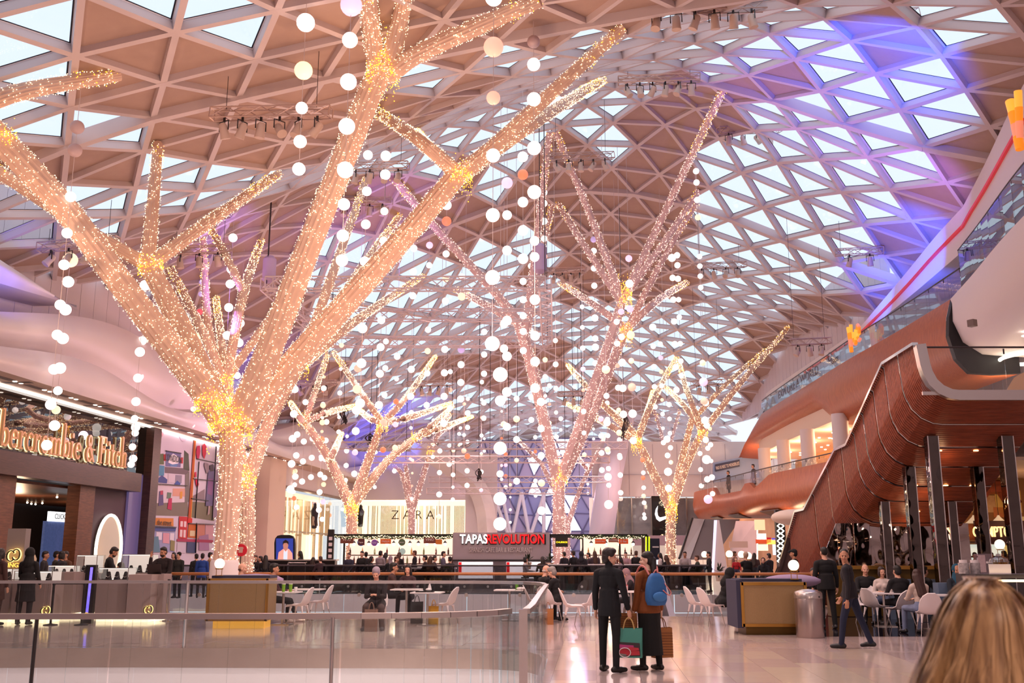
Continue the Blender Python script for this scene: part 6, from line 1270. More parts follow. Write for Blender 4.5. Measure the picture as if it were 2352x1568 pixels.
# ------------------------------------------------------------------ jewellery kiosk on the left
kx = lambda px, Y: at(px, 1300, Y).x
M_CTR = mat('taupe_counter', '#9c8a88', .4); M_CTRD = mat('taupe_dark', '#6f6062', .45); M_LIT = mat('display_light', '#fff', .4, emit='#fff2e2', es=1.7); M_RINGL = mat('ring_logo_glow', '#ffe2a0', .4, emit='#ffcf70', es=2.6)
def ring_logo(px, py, Y, r, parent):
    p = at(px, py, Y); g = MB(); d = MB()
    for s_ in (-1, 1):
        c_ = p + Vector((s_ * r * .42, 0, s_ * r * .1)); A = [math.radians(a) for a in np.linspace(40, 330, 18)]
        pts = [c_ + Vector((s_ * r * .62 * -math.cos(a), 0, r * .85 * math.sin(a) * s_)) for a in A]; g.tube([q + Vector((0, .02, 0)) for q in pts], r * .2, 6); d.tube([q - Vector((0, .012, 0)) for q in pts], r * .12, 6)
    g.build('glowing_emblem', M_RINGL, parent); d.build('ring_emblem', M_BLACK, parent)
def counter(px0, px1, Y, dep, hgt, label, glassz=0, logo=None, topw=True):
    x0, x1 = kx(px0, Y), kx(px1, Y); cx = (x0 + x1) / 2; w = x1 - x0; t = thing('jewellery_counter', label, 'counter', (cx, Y + dep / 2, .004))
    MB().box((cx, Y + dep / 2, .11 + (hgt - .11) / 2), (w, dep, hgt - .11)).build('cabinet', M_CTR, t); MB().box((cx, Y + dep / 2 + .02, .06), (w - .06, dep - .06, .11)).build('lit_plinth', mat('plinth_light', '#fff', .4, emit='#ffe2b0', es=2.2, sample=True), t)
    if glassz:
        m = MB(); m.box((cx, Y + dep / 2, hgt + glassz / 2), (w - .02, dep - .02, glassz)); m.build('glass_case', M_GLASS, t); m = MB(); m.box((cx, Y + dep * .8, hgt + glassz / 2), (w - .06, .02, glassz - .04)); m.build('lit_back', mat('case_back', '#e8dcd8', .5, emit='#fff0e4', es=.55), t)
        m = MB(); m.box((cx, Y + .03, hgt + glassz - .02), (w - .04, .03, .02)); m.build('light_bar', M_LIT, t); fr_ = MB()
        for a in (-1, 1): fr_.box((cx + a * (w / 2 - .01), Y + .01, hgt + glassz / 2), (.015, .015, glassz)); fr_.box((cx, Y + .01, hgt + .008 + (glassz - .016) * (a > 0)), (w, .015, .015))
        fr_.build('metal_edge', M_STEEL, t)
        for k in range(3):
            b_ = MB(); bx = cx + (k - 1) * w * .28; b_.lathe((bx, Y + dep * .4, hgt + .01), [(.09, 0), (.07, .05), (.05, .14), (.035, .19), (1e-4, .2)], 10, sy=.6); b_.build('necklace_bust', M_DARK, t, smooth=40); nk = MB(); nk.tube([(bx + .05 * math.cos(a), Y + dep * .4 - .05, hgt + .12 + .05 * math.sin(a)) for a in np.linspace(PI, 2 * PI, 9)], .006, 5); nk.build('necklace', M_CHROME, t)
    if logo: ring_logo(logo[0], logo[1], Y - .03, .095, t)
    return t
counter(-60, 30, 24.9, .7, .98, 'lit jewellery counter at the left edge, behind the person in a brown coat', .28); counter(34, 122, 24.7, .7, .95, 'taupe jewellery counter with ring emblem, behind the figure in the hooded black coat', .26, (104, 1402)); counter(226, 296, 25.2, .7, .98, 'jewellery counter with lit glass case, right of the glowing screen post', .30, None); counter(297, 350, 25.0, .7, 1.12, 'taller taupe counter with ring emblem at the kiosk corner', 0, (340, 1400)); counter(352, 378, 25.5, .6, 1.12, 'dark end counter carrying a laptop at the kiosk corner', 0)
counter(134, 172, 26.6, .6, 1.15, 'rear jewellery counter seen between the queue posts, left', 0); counter(174, 222, 27.2, .6, 1.1, 'rear counter with a tall glass case behind the queue posts', .48); counter(278, 350, 27.6, .6, 1.1, 'rear counter with wide glass case of necklaces, before the seated woman', .5); counter(110, 172, 28.2, .5, 1.0, 'rear lit counter by the man in a flat cap', .3)
x, y = gp(362, 25.7); lp = thing('laptop', 'open dark laptop on the end counter of the kiosk', 'laptop', (x, y, 1.12)); MB().box((x, y, 1.13), (.34, .24, .015)).build('keyboard_base', M_STEELD, lp); m = MB(); m.slab([(x - .17, y - .12, 1.135), (x + .17, y - .12, 1.135), (x + .17, y - .2, 1.36), (x - .17, y - .2, 1.36)], (0, -1, .2), .012); m.build('lid', M_STEELD, lp)
sc_ = thing('screen_post', 'narrow black post with a glowing blue screen in the jewellery kiosk', 'screen', (*gp(214, 24.6), .004)); x, y = gp(214, 24.6); MB().box((x, y, .68), (.24, .14, 1.35)).build('post_body', M_BLACK, sc_); m = MB(); m.slab([(x - .03, y - .075, .15), (x + .03, y - .075, .15), (x + .06, y - .075, 1.3), (x + .0, y - .075, 1.3)], (0, -1, 0), .01); m.build('blue_glow', mat('blue_screen', '#4a4ad8', .3, noise='#e8e0ff', nscale=7, emit='#5a50ff', es=1.2), sc_)
MB().tube([(x, y - .08, .2), (x, y - .095, .2)], .06, 12).build('yellow_mark', mat('yellow_mark', '#ffd83a', .4, emit='#ffd020', es=.8), sc_)
ps = thing('kiosk_sign_post', 'grey post with a glowing ring emblem at the left of the kiosk', 'sign', (*gp(36, 28.6), .004)); x, y = gp(40, 28.6); MB().box((x, y, 1.15), (.5, .3, 2.3)).build('post_body', mat('grey_post', '#8f8480', .5), ps); ring_logo(31, 1275, 28.35, .17, ps); text('RINGS', 'lettering', at(29, 1298, 28.3), (1, 0, 0), (0, 0, 1), .17, mat('amber_letter', '#ffc860', .4, emit='#ffc050', es=1.6), ps, .01)
def qpost(px, Y, m_, label):
    x, y = gp(px, Y); t = thing('queue_post', label, 'barrier post', (x, y, .004)); MB().lathe((x, y, .004), [(.16, 0), (.16, .015), (.05, .03), (.03, .04)], 20).build('base', m_, t, smooth=40); MB().cyl((x, y, .03), .027, .92, 12).build('post', m_, t, smooth=50); MB().cyl((x, y, .9), .036, .1, 12).build('belt_head', M_BLACK, t, smooth=50); return t
q1 = qpost(131, 24.0, M_BLACK, 'black belt barrier post in front of the kiosk, left of two'); q2 = qpost(201, 24.0, M_BLACK, 'black belt barrier post in front of the kiosk, right of two'); q3 = qpost(393, 25.4, M_CHROME, 'chrome belt barrier post between the kiosk and the brass bench')
a, b_ = gp(131, 24.0), gp(201, 24.0); m = MB(); m.beam((*a, .945), (*b_, .945), .006, .05); m.build('belt', M_BLACK, q1)
a, b_ = gp(393, 25.4), gp(372, 24.6); m = MB(); m.beam((*a, .95), (*b_, .93), .006, .05); m.beam((*a, .95), (*gp(478, 23.4), .93), .006, .05); m.build('belt', M_BLACK, q3)
t = thing('shop_dummy', 'cream draped dress form in the dark clothing shop window', 'mannequin', (*gp(66, 31.5), .03)); x, y = gp(66, 31.5); MB().lathe((x, y, .9), [(.2, 0), (.22, .25), (.26, .55), (.2, .68), (.07, .74), (.06, .8), (1e-4, .82)], 16, sy=.6).build('draped_torso', mat('cream_drape', '#cdb89a', .8), t, smooth=40); MB().cyl((x, y, .03), .02, .9, 8).build('stand', M_BLACK, t)

# ------------------------------------------------------------------ signs, totem, middle bars
tt = thing('screen_totem', 'black rounded advertising totem with a man in a peach suit on blue', 'screen', (*gp(655, 46), 0)); Y = 46
def disp(pts, m_, name, off=.0): mb = MB(); mb.slab([at(x_, y_, Y - off) for x_, y_ in pts], (0, 1, 0), .03); mb.build(name, m_, tt)
m = MB(); pts = [at(x_, y_, Y) for x_, y_ in ((630, 1330), (630, 1246), (632, 1236), (637, 1230), (646, 1228), (664, 1228), (672, 1231), (676, 1238), (677, 1248), (677, 1330))]; m.slab(pts, (0, 1, 0), .25); m.build('casing', M_BLACK, tt)
E_ = lambda n, c_, es: mat(n, c_, .4, emit=c_, es=es)
disp([(634, 1300), (634, 1236), (673, 1236), (673, 1300)], E_('totem_blue', '#2c3f9c', .75), 'screen_picture', .06); disp([(636, 1300), (640, 1268), (652, 1259), (663, 1260), (671, 1270), (673, 1300)], E_('totem_peach', '#f0a898', .7), 'pictured_jacket', .10); disp([(650, 1300), (652, 1262), (656, 1268), (660, 1262), (659, 1300)], E_('totem_shirt', '#cfe0f4', .8), 'pictured_shirt', .13)
disp([(650, 1250), (653, 1245), (660, 1245), (662, 1252), (660, 1262), (655, 1265), (651, 1260)], E_('totem_face', '#c88a78', .55), 'pictured_face', .14); disp([(649, 1252), (650, 1243), (656, 1239), (662, 1243), (663, 1250), (658, 1246), (652, 1247)], E_('totem_hair', '#2a1c20', .2), 'pictured_hair', .16)
t = thing('round_sign', 'round red sign with a pale bread-slice mark, right of the big tree trunk', 'sign', (*gp(553, 36), 0)); c_ = at(553, 1263, 36); m = MB(); m.tube([c_, c_ + Vector((0, .06, 0))], .215, 28); m.build('disc', mat('red_sign', '#c02030', .4, emit='#c01c28', es=.35), t, smooth=40); m = MB(); m.slab([c_ + Vector((a * .1, -.01, b_ * .1)) for a, b_ in ((-.7, -.9), (-.8, .3), (-1, .7), (-.6, 1.1), (.6, 1.1), (1, .7), (.8, .3), (.7, -.9))], (0, -1, 0), .01); m.build('slice_mark', mat('pale_mark', '#e8b8a8', .5), t); MB().cyl((c_.x, 36.03, 0), .02, c_.z - .2, 8).build('pole', M_STEELD, t)
def bar_(px0, px1, Y, z1, label, dk, top=M_STEEL, n=4):
    x0, x1 = at(px0, 1290, Y).x, at(px1, 1290, Y).x; t = thing('bar_counter', label, 'counter', ((x0 + x1) / 2, Y, 0)); w = (x1 - x0) / n
    for k in range(n): MB().box((x0 + w * (k + .5), Y + .3, z1 / 2), (w - .03, .6, z1 - .06)).build('front_panel', dk, t)
    MB().box(((x0 + x1) / 2, Y + .25, z1), (x1 - x0 + .1, .8, .05)).build('counter_top', top, t); return t
bar_(575, 770, 43.2, 1.33, 'long dark bar counter behind the rails, left of the tapas bar', mat('black_front', '#241c20', .3)); bar_(770, 905, 44.2, 1.1, 'maroon fronted counter next to the long dark bar', mat('maroon_front', '#4a1820', .5), n=2); bar_(905, 1045, 44.0, .98, 'dark counter with white top in front of the tapas shelves', mat('black_front', '#241c20'), M_TOP, 3); bar_(1262, 1480, 44.4, 1.12, 'dark counter with stools to the right of the tapas sign', mat('black_front', '#241c20'), M_TOP, 4); bar_(1480, 1620, 45.5, 1.1, 'glass topped counter by the far escalator', mat('grey_front', '#4a4046', .4), M_STEEL, 3)
tr = MB(); p = at(700, 1290, 42.6)
for px in (662, 702): q = at(px, 1286, 42.6); tr.tube([(q.x, 42.6, .05), (q.x, 42.6, 1.2), (q.x + .05, 42.6, 1.25)], .025, 8)
for z in (.4, .8, 1.22): a = at(662, 1286, 42.6).x; b_ = at(702, 1286, 42.6).x; tr.tube([(a, 42.6, z), (b_, 42.6, z)], .022, 8)
tag(tr.build('tray_trolley', M_STEEL, origin=(p.x, 42.6, 0)), 'steel tray trolley frame standing in front of the long dark bar', 'trolley')
# tapas bar
YT = 48.0; kb = thing('tapas_bar', 'long tapas bar with black frame, garland, hanging signs and TAPAS REVOLUTION board', 'kiosk', (*gp(1120, YT), 0))
def kbx(px, Y=YT): return at(px, 1280, Y).x
zt = at(1100, 1229, YT).z; fr_ = MB()
for (a, b_) in ((752, 1042), (1262, 1488)):
    MB().box(((kbx(a) + kbx(b_)) / 2, YT, zt), (kbx(b_) - kbx(a), .12, .12)).build('roof_beam', M_BLACK, kb); MB().box(((kbx(a) + kbx(b_)) / 2, YT + 4, zt), (kbx(b_) - kbx(a), .12, .12)).build('roof_beam', M_BLACK, kb)
for px, w in ((755, .2), (790, .08), (1041, .06), (1264, .06), (1339, .06), (1424, .08), (1478, .16), (1487, .14)): MB().box((kbx(px), YT, zt / 2), (w, .12, zt)).build('frame_post', M_BLACK if px != 1478 else M_DKW, kb)
M_BRD = mat('grey_sign_board', '#a89ca4', .35, .3); m = MB(); x0, x1 = kbx(1041), kbx(1262); z0, z1 = at(1150, 1287, YT).z, at(1150, 1223, YT).z
MB().box(((x0 + x1) / 2, YT - .25, (z0 + z1) / 2), (x1 - x0, .4, z1 - z0)).build('sign_board', M_BRD, kb); MB().box(((x0 + x1) / 2, YT - .2, z0 / 2), (x1 - x0, .5, z0)).build('grey_base', mat('grey_base', '#6a6068', .4), kb); MB().box(((x0 + x1) / 2, YT - .48, z0 + .02), (x1 - x0, .06, .06)).build('dark_rail', M_BLACK, kb)
M_RL = mat('red_sign_letter', '#e01820', .4, emit='#e0141c', es=1.0); M_WL = mat('white_sign_letter', '#fff', .4, emit='#fff6f0', es=1.5)
p = at(1088, 1238, YT - .5); q = at(1184, 1238, YT - .5)
for body, c0, m_, w in (('TAPAS', 1088, M_WL, 62), ('REVOLUTION', 1184, M_RL, 128)):
    o = text(body, 'sign_lettering', at(c0, 1238.5, YT - .53), (1, 0, 0), (0, 0, 1), .58, m_, kb, .05, off=.012); wid = o.dimensions.x; o.scale.x *= (w * YT / F) / max(wid, .1)
    s2 = text(body, 'letter_backing', at(c0 + 1.0, 1239.5, YT - .47), (1, 0, 0), (0, 0, 1), .60, M_BLACK, kb, .04, off=.03); s2.scale.x *= (w * YT / F) / max(wid, .1)
o = text('SPANISH CAFE BAR & RESTAURANT', 'sign_lettering', at(1150, 1263, YT - .5), (1, 0, 0), (0, 0, 1), .30, mat('steel_letter', '#cfc4c8', .3, .6), kb, .03, off=.004); o.scale.x *= (140 * YT / F) / o.dimensions.x
for a, b_ in ((1053, 1132), (1163, 1245)):
    u, v = at(a, 1290, YT - .5), at(b_, 1328, YT - .5); MB().box(((u.x + v.x) / 2, YT - .48, (u.z + v.z) / 2), (v.x - u.x, .05, u.z - v.z)).build('lit_menu_panel', mat('menu_light', '#fff4f4', .4, emit='#fff2f4', es=1.15), kb); MB().box((u.x + .08, YT - .52, (u.z + v.z) / 2 + .1), (.14, .03, (u.z - v.z) * .7)).build('red_menu_strip', M_RL, kb)
def hang(px, py, w, h_, c_, txt=None, tc=M_WHITE, Y=YT - .12, rnd_=False, ts=.16, es=.25):
    p = at(px, py, Y); m_ = mat('hung_' + c_[1:], c_, .5, emit=c_, es=es)
    if rnd_: m = MB(); m.tube([p, p + Vector((0, .04, 0))], w, 24); m.build('round_hanging_sign', m_, kb, smooth=40)
    else: MB().box((p.x, Y, p.z), (w, .05, h_)).build('hanging_sign', m_, kb)
    if txt: text(txt, 'lettering', p - Vector((0, .04, 0)), (1, 0, 0), (0, 0, 1), ts, tc, kb, .006)
hang(797, 1239, .62, .34, '#6a3428', 'VINO', M_WHITE); hang(830, 1244, .3, .3, '#4a1c20'); hang(829, 1245, .17, .3, '#2a6ab0', 'Tapas', rnd_=True, ts=.1); hang(860, 1246, .15, .3, '#7a4a98', 'Cava', rnd_=True, ts=.1); hang(886, 1243, .5, .22, '#c85a24', 'PAELLA', M_WHITE, ts=.11); hang(923, 1245, .16, .3, '#4c5a40', 'Jamon', rnd_=True, ts=.09); hang(987, 1239, .56, .34, '#6a3428', 'VINO'); hang(1008, 1244, .3, .22, '#b8641c'); hang(924, 1266, .15, .3, '#a8c8c0', rnd_=True)
hang(1290, 1245, .58, .42, '#1c1810', 'CHURROS', mat('yellow_neon', '#ffe83a', .4, emit='#ffe020', es=2.2), ts=.115); hang(1379, 1243, .5, .22, '#d0501c', 'COCKTAILS', M_WHITE, ts=.08); hang(1409, 1240, .46, .2, '#8a4a34', 'SANGRIA', M_WHITE, ts=.1); hang(1432, 1243, .44, .22, '#d0501c', 'El Bar', M_WHITE, ts=.13)
for px in (1484, 1491):
    m = MB(); u = at(px, 1232, YT - .1); v = at(px, 1268, YT - .1); m.beam(u, v, .06, .05); m.build('lime_neon_strip', mat('lime_neon', '#d8e820', .4, emit='#d0e818', es=1.8), kb)
p = at(757, 1262, YT - .2); MB().box((p.x + .05, YT - .2, 1.4), (.28, .2, 2.6)).build('black_totem', M_BLACK, kb)
for k in range(5): MB().box((p.x + .05, YT - .32, 1.2 + .27 * k), (.16, .02, .16)).build('white_symbol', M_WHITE, kb)
M_LEAF = mat('garland_leaf', '#3f5a34', .6, noise='#2c4428', nscale=40); gl = MB(); gb_ = []
for (a, b_) in ((770, 1040), (1310, 1480)):
    n = int((b_ - a) * 1.6)
    for k in range(n):
        f = k / n; px = a + (b_ - a) * f; sag = 1 - abs(((f * 5) % 1) * 2 - 1); p = at(px, 1231 + 4 * sag + rs_.uniform(-2.5, 2.5), YT - .14 + rs_.uniform(-.1, .1)); d = Vector((rs_.uniform(-1, 1), rs_.uniform(-1, 1), rs_.uniform(-1, 1))).normalized() * .09; e_ = d.cross(Vector((.3, 1, .2))).normalized() * .03
        gl.add([p - d, p + e_, p + d, p - e_], [(0, 1, 2, 3)])
        if k % 3 == 0: gb_.append(p - Vector((0, .08, 0)))
gl.build('garland', M_LEAF, kb, kind='stuff'); bulbs('garland_light', gb_, .022, M_BULB, kb)
m = MB(); m.box(((kbx(775) + kbx(1040)) / 2, YT + 3.6, 1.3), (kbx(1040) - kbx(775), .1, 2.0)); m.box(((kbx(1345) + kbx(1475)) / 2, YT + 3.6, 1.5), (kbx(1475) - kbx(1345), .1, 1.9)); m.build('lit_back_bar', mat('back_bar_glow', '#ffe8d8', .5, noise='#ffd0b8', nscale=1.5, emit='#ffe4d0', es=.8), kb)
for q in range(2):
    for k in range(26):
        px = (780 + k * 10) if q == 0 else (1348 + k * 5); x_ = kbx(px); zz = 1.12 + .42 * (k % 3 == 0); b_ = MB(); b_.lathe((x_, YT + 3.1, zz), [(.045, 0), (.045, .2), (.018, .27), (.018, .34)], 8)
        tag(b_.build('bottle', mat('bottle_%d' % (k % 4), ('#3a2218', '#5a1c1c', '#7a8a5a', '#c8a060')[k % 4], .2), origin=(x_, YT + 3.1, zz), smooth=40), 'bottle on the back shelf of the tapas bar', 'bottle', 'bottles at the back of the tapas bar')
m = MB(); m.box(((kbx(775) + kbx(1040)) / 2, YT + 3.1, 1.09), (kbx(1040) - kbx(775), .4, .06)); m.box(((kbx(775) + kbx(1040)) / 2, YT + 3.1, 1.51), (kbx(1040) - kbx(775), .4, .05)); m.box(((kbx(1345) + kbx(1475)) / 2, YT + 3.1, 1.09), (kbx(1475) - kbx(1345), .4, .06)); m.box(((kbx(1345) + kbx(1475)) / 2, YT + 3.1, 1.51), (kbx(1475) - kbx(1345), .4, .05)); m.build('back_shelf', M_DKW, kb, kind='stuff')
for k, px in enumerate((786, 803, 838, 858, 881, 897, 911, 935, 955, 975, 995, 1018, 1363, 1398, 1429, 1462)):
    x_ = kbx(px); lp = thing('pendant_lamp', 'small glowing bulb pendant hanging in the tapas bar', 'lamp', (x_, YT + 1.2, 2.0), group='bulb pendants of the tapas bar'); MB().ball((x_, YT + 1.2, 2.03), .075, 10).build('bulb', mat('pendant_bulb', '#fff', .4, emit='#ffe8c8', es=3), lp, smooth=True); MB().lathe((x_, YT + 1.2, 2.09), [(.1, 0), (.04, .08), (.02, .1)], 10).build('shade', M_BLACK, lp); MB().cyl((x_, YT + 1.2, 2.18), .008, zt - 2.2, 5).build('cord', M_BLACK, lp)
lamp('POINT', (kbx(900), YT + 1.5, 2.2), 50, WARM, .2); lamp('POINT', (kbx(1410), YT + 1.5, 2.2), 40, WARM, .2)
x_ = kbx(1510); t = thing('blue_totem', 'dark blue sign totem with a lit panel at the right end of the tapas bar', 'sign', (x_, YT + 1, 0)); MB().box((x_, YT + 1, 1.15), (.5, .25, 2.3)).build('casing', mat('ink_blue', '#141a30', .4), t); MB().box((x_ + .05, YT + .86, .95), (.3, .03, .7)).build('lit_panel', mat('ice_light', '#e8f0ff', .4, emit='#e6f0ff', es=1.4), t); MB().box((x_ + .05, YT + .86, 1.9), (.3, .02, .06)).build('white_mark', M_WHITE, t)
for px, Y, h_, lab in ((1212, 44.6, 1.28, 'dark leafy plant on the counter in front of the tapas sign'), (1262, 45.2, 1.25, 'dark spiky plant at the right end of the tapas sign'), (1650, 40, .9, 'dark leafy plant at the foot of the white pylon')):
    x_, y_ = gp(px, Y); t = thing('potted_plant', lab, 'plant', (x_, y_, h_ - .35)); MB().lathe((x_, y_, h_ - .35), [(.13, 0), (.17, .3), (.15, .3)], 12).build('pot', M_CREAM, t, smooth=40); m = MB()
    for k in range(60):
        d = Vector((rs_.gauss(0, 1), rs_.gauss(0, 1), rs_.gauss(.6, .8))).normalized(); L = rs_.uniform(.15, .42); s_ = d.cross(Vector((0, 0, 1))).normalized() * .035; b0 = Vector((x_, y_, h_)); m.add([b0 + d * L * .3, b0 + d * L * .7 + s_, b0 + d * L, b0 + d * L * .7 - s_], [(0, 1, 2, 3)])
    m.build('foliage', mat('plant_leaf', '#22301c', .6), t, kind='stuff')
# escalator going down inside the second opening
ed = thing('down_escalator', 'grey escalator going down in the second opening, behind the woman with the blue backpack', 'escalator', (*gp(1545, 30), 0)); x0, x1 = at(1522, 1390, 30).x, at(1560, 1390, 30).x
for k in range(14): MB().box(((x0 + x1) / 2, 30.2 + .35 * k * .9, -2.6 + .19 * k), (x1 - x0, .32, .19)).build('step', mat('step_grey', '#6c646c', .4, .3), ed)
for x_ in (x0 - .12, x1 + .12):
    m = MB(); m.hexa([(x_ - .1, 29.6, -3.0), (x_ + .1, 29.6, -3.0), (x_ + .1, 29.6, -1.6), (x_ - .1, 29.6, -1.6)], [(x_ - .1, 34.6, -.3), (x_ + .1, 34.6, -.3), (x_ + .1, 34.6, 1.0), (x_ - .1, 34.6, 1.0)]); m.build('side_panel', mat('escalator_side', '#b8aab4', .35, .4), ed)

# ------------------------------------------------------------------ bakery counter at the right edge
YB = 13.5; X0 = at(2296, 1400, YB).x; bk = thing('bakery_counter', 'dark bakery counter with a lit glass food case at the right edge', 'counter', (X0 + .7, YB, .004))
MB().box((X0 + .75, YB + .6, .45), (1.5, 1.2, .88)).build('cabinet', M_DARK, bk); MB().box((X0 + .75, YB + .9, 1.33), (1.5, .6, .05)).build('top_shelf', M_DARK, bk); m = MB(); m.box((X0 + .75, YB + .1, 1.1), (1.45, .02, .42)); m.build('case_glass', M_GLASS, bk); MB().box((X0 + .75, YB + .55, 1.27), (1.4, .06, .03)).build('case_light', mat('case_light', '#fff', .4, emit='#ffe0a8', es=5, sample=True), bk); MB().box((X0 + .75, YB + .5, .91), (1.45, .8, .04)).build('tray', M_STEEL, bk)
for k in range(16):
    x_ = X0 + .12 + (k % 6) * .2; y_ = YB + .25 + (k // 6) * .2; z_ = .93; tag(MB().ball((x_, y_, z_ + .045), .075, 10, sq=(1.1, .9, .6)).build('pastry', mat('pastry_%d' % (k % 3), ('#d89a3c', '#e8c068', '#b8702c')[k % 3], .6, noise='#8a4a1c', nscale=18), origin=(x_, y_, z_), smooth=30), 'golden baked pastry in the lit bakery case', 'pastry', 'pastries in the lit bakery case')
MB().box((X0 + .35, YB + .62, 1.42), (.3, .01, .14)).build('price_card', M_TOP, bk)
for k in range(2):
    x_ = X0 + .02 + k * .16; y_ = YB + 1.0; t = thing('patterned_canister', 'white patterned canister on the bakery counter, ' + ('left' if k == 0 else 'right') + ' of two', 'canister', (x_, y_, 1.355)); MB().cyl((x_, y_, 1.355), .07, .15, 16).build('body', mat('patterned_white', '#e8dcdc', .5, noise='#3a2c30', nscale=26), t, smooth=40); MB().cyl((x_, y_, 1.505), .055, .04, 14).build('lid', M_WHITE, t, smooth=40)
x_ = X0 + .5; t = thing('glass_jar', 'lidded round glass jar of biscuits on the bakery counter', 'jar', (x_, YB + .95, 1.355)); MB().lathe((x_, YB + .95, 1.355), [(.12, 0), (.15, .06), (.15, .13), (.13, .16)], 18).build('jar_glass', M_GLASS, t, smooth=40); MB().lathe((x_, YB + .95, 1.515), [(.14, 0), (.12, .05), (.03, .08), (.03, .11), (1e-4, .12)], 18).build('glass_lid', glass('jar_glass', '#d8d0d4', .25), t, smooth=40); m = MB()
for k in range(14): m.ball((x_ + rs_.uniform(-.08, .08), YB + .95 + rs_.uniform(-.08, .08), 1.38 + rs_.uniform(0, .08)), .03, 8, sq=(1, 1, .5))
m.build('biscuit', mat('pastry_2', '#b8702c'), t, kind='stuff')
p = at(2258, 1294, 16); m = MB(); m.box((p.x, 16, p.z), (.26, .04, .30)); t = tag(m.build('menu_stand', glass('pink_acrylic', '#e6cdd8', .25), origin=(p.x, 16, p.z - .15)), 'clear acrylic menu stand with pink sheets by the bakery counter', 'sign'); MB().box((p.x - .03, 15.97, p.z), (.11, .01, .26)).build('menu_sheet', mat('menu_print', '#d8c0c4', .5, noise='#b89a9c', nscale=40), t); MB().box((p.x + .08, 15.97, p.z + .02), (.09, .01, .03)).build('glare_strip', M_TOP, t)
tag(MB().box((p.x + .1, 16.2, (p.z - .15) / 2), (.7, .5, p.z - .15)).build('menu_plinth', M_DARK, origin=(p.x, 16.2, 0)), 'dark plinth under the acrylic menu stand', 'plinth')
t = thing('yellow_menu_board', 'yellow-olive menu board on the rippled mirror wall', 'sign', at(2037, 1280, 29)); p = at(2035, 1282, 29); MB().box((p.x, 29, p.z), (.28, .03, .42)).build('board', mat('olive_yellow', '#a8842c', .5), t)
for k in range(4): MB().box((p.x, 28.98, p.z + .13 - .08 * k), (.18, .01, .025)).build('written_line', M_BLACK, t)
cx, cy = gp(2030, 24.4)
T(2022, 23.6, 'white table between the diners under the stair casing, left one', .1); T(2135, 22.6, 'white table in front of the woman in the teal headscarf', .1)
C(2121, 20.9, -8, 'large white shell chair seen from behind, under the long-haired woman'); C(2056, 22.5, 20, 'white shell chair of the man in black under the stair casing'); C(2003, 23.4, -60, 'white shell chair of the woman in the white patterned jumper'); C(1982, 24.8, 150, 'white shell chair of the bald man in a black jumper')
for px, Y, lab in ((2170, 23.2, 'blue upholstered seat back right of the long-haired woman'), (2095, 26.2, 'grey-blue bench back behind the diners under the stair')):
    x_, y_ = gp(px, Y); tag(MB().box((x_, y_, .49), (.55 if 'blue up' in lab else 1.5, .3, .98)).build('bench_seat', mat('blue_grey_fabric', '#5c6c84', .8), origin=(x_, y_, 0)), lab, 'seat')
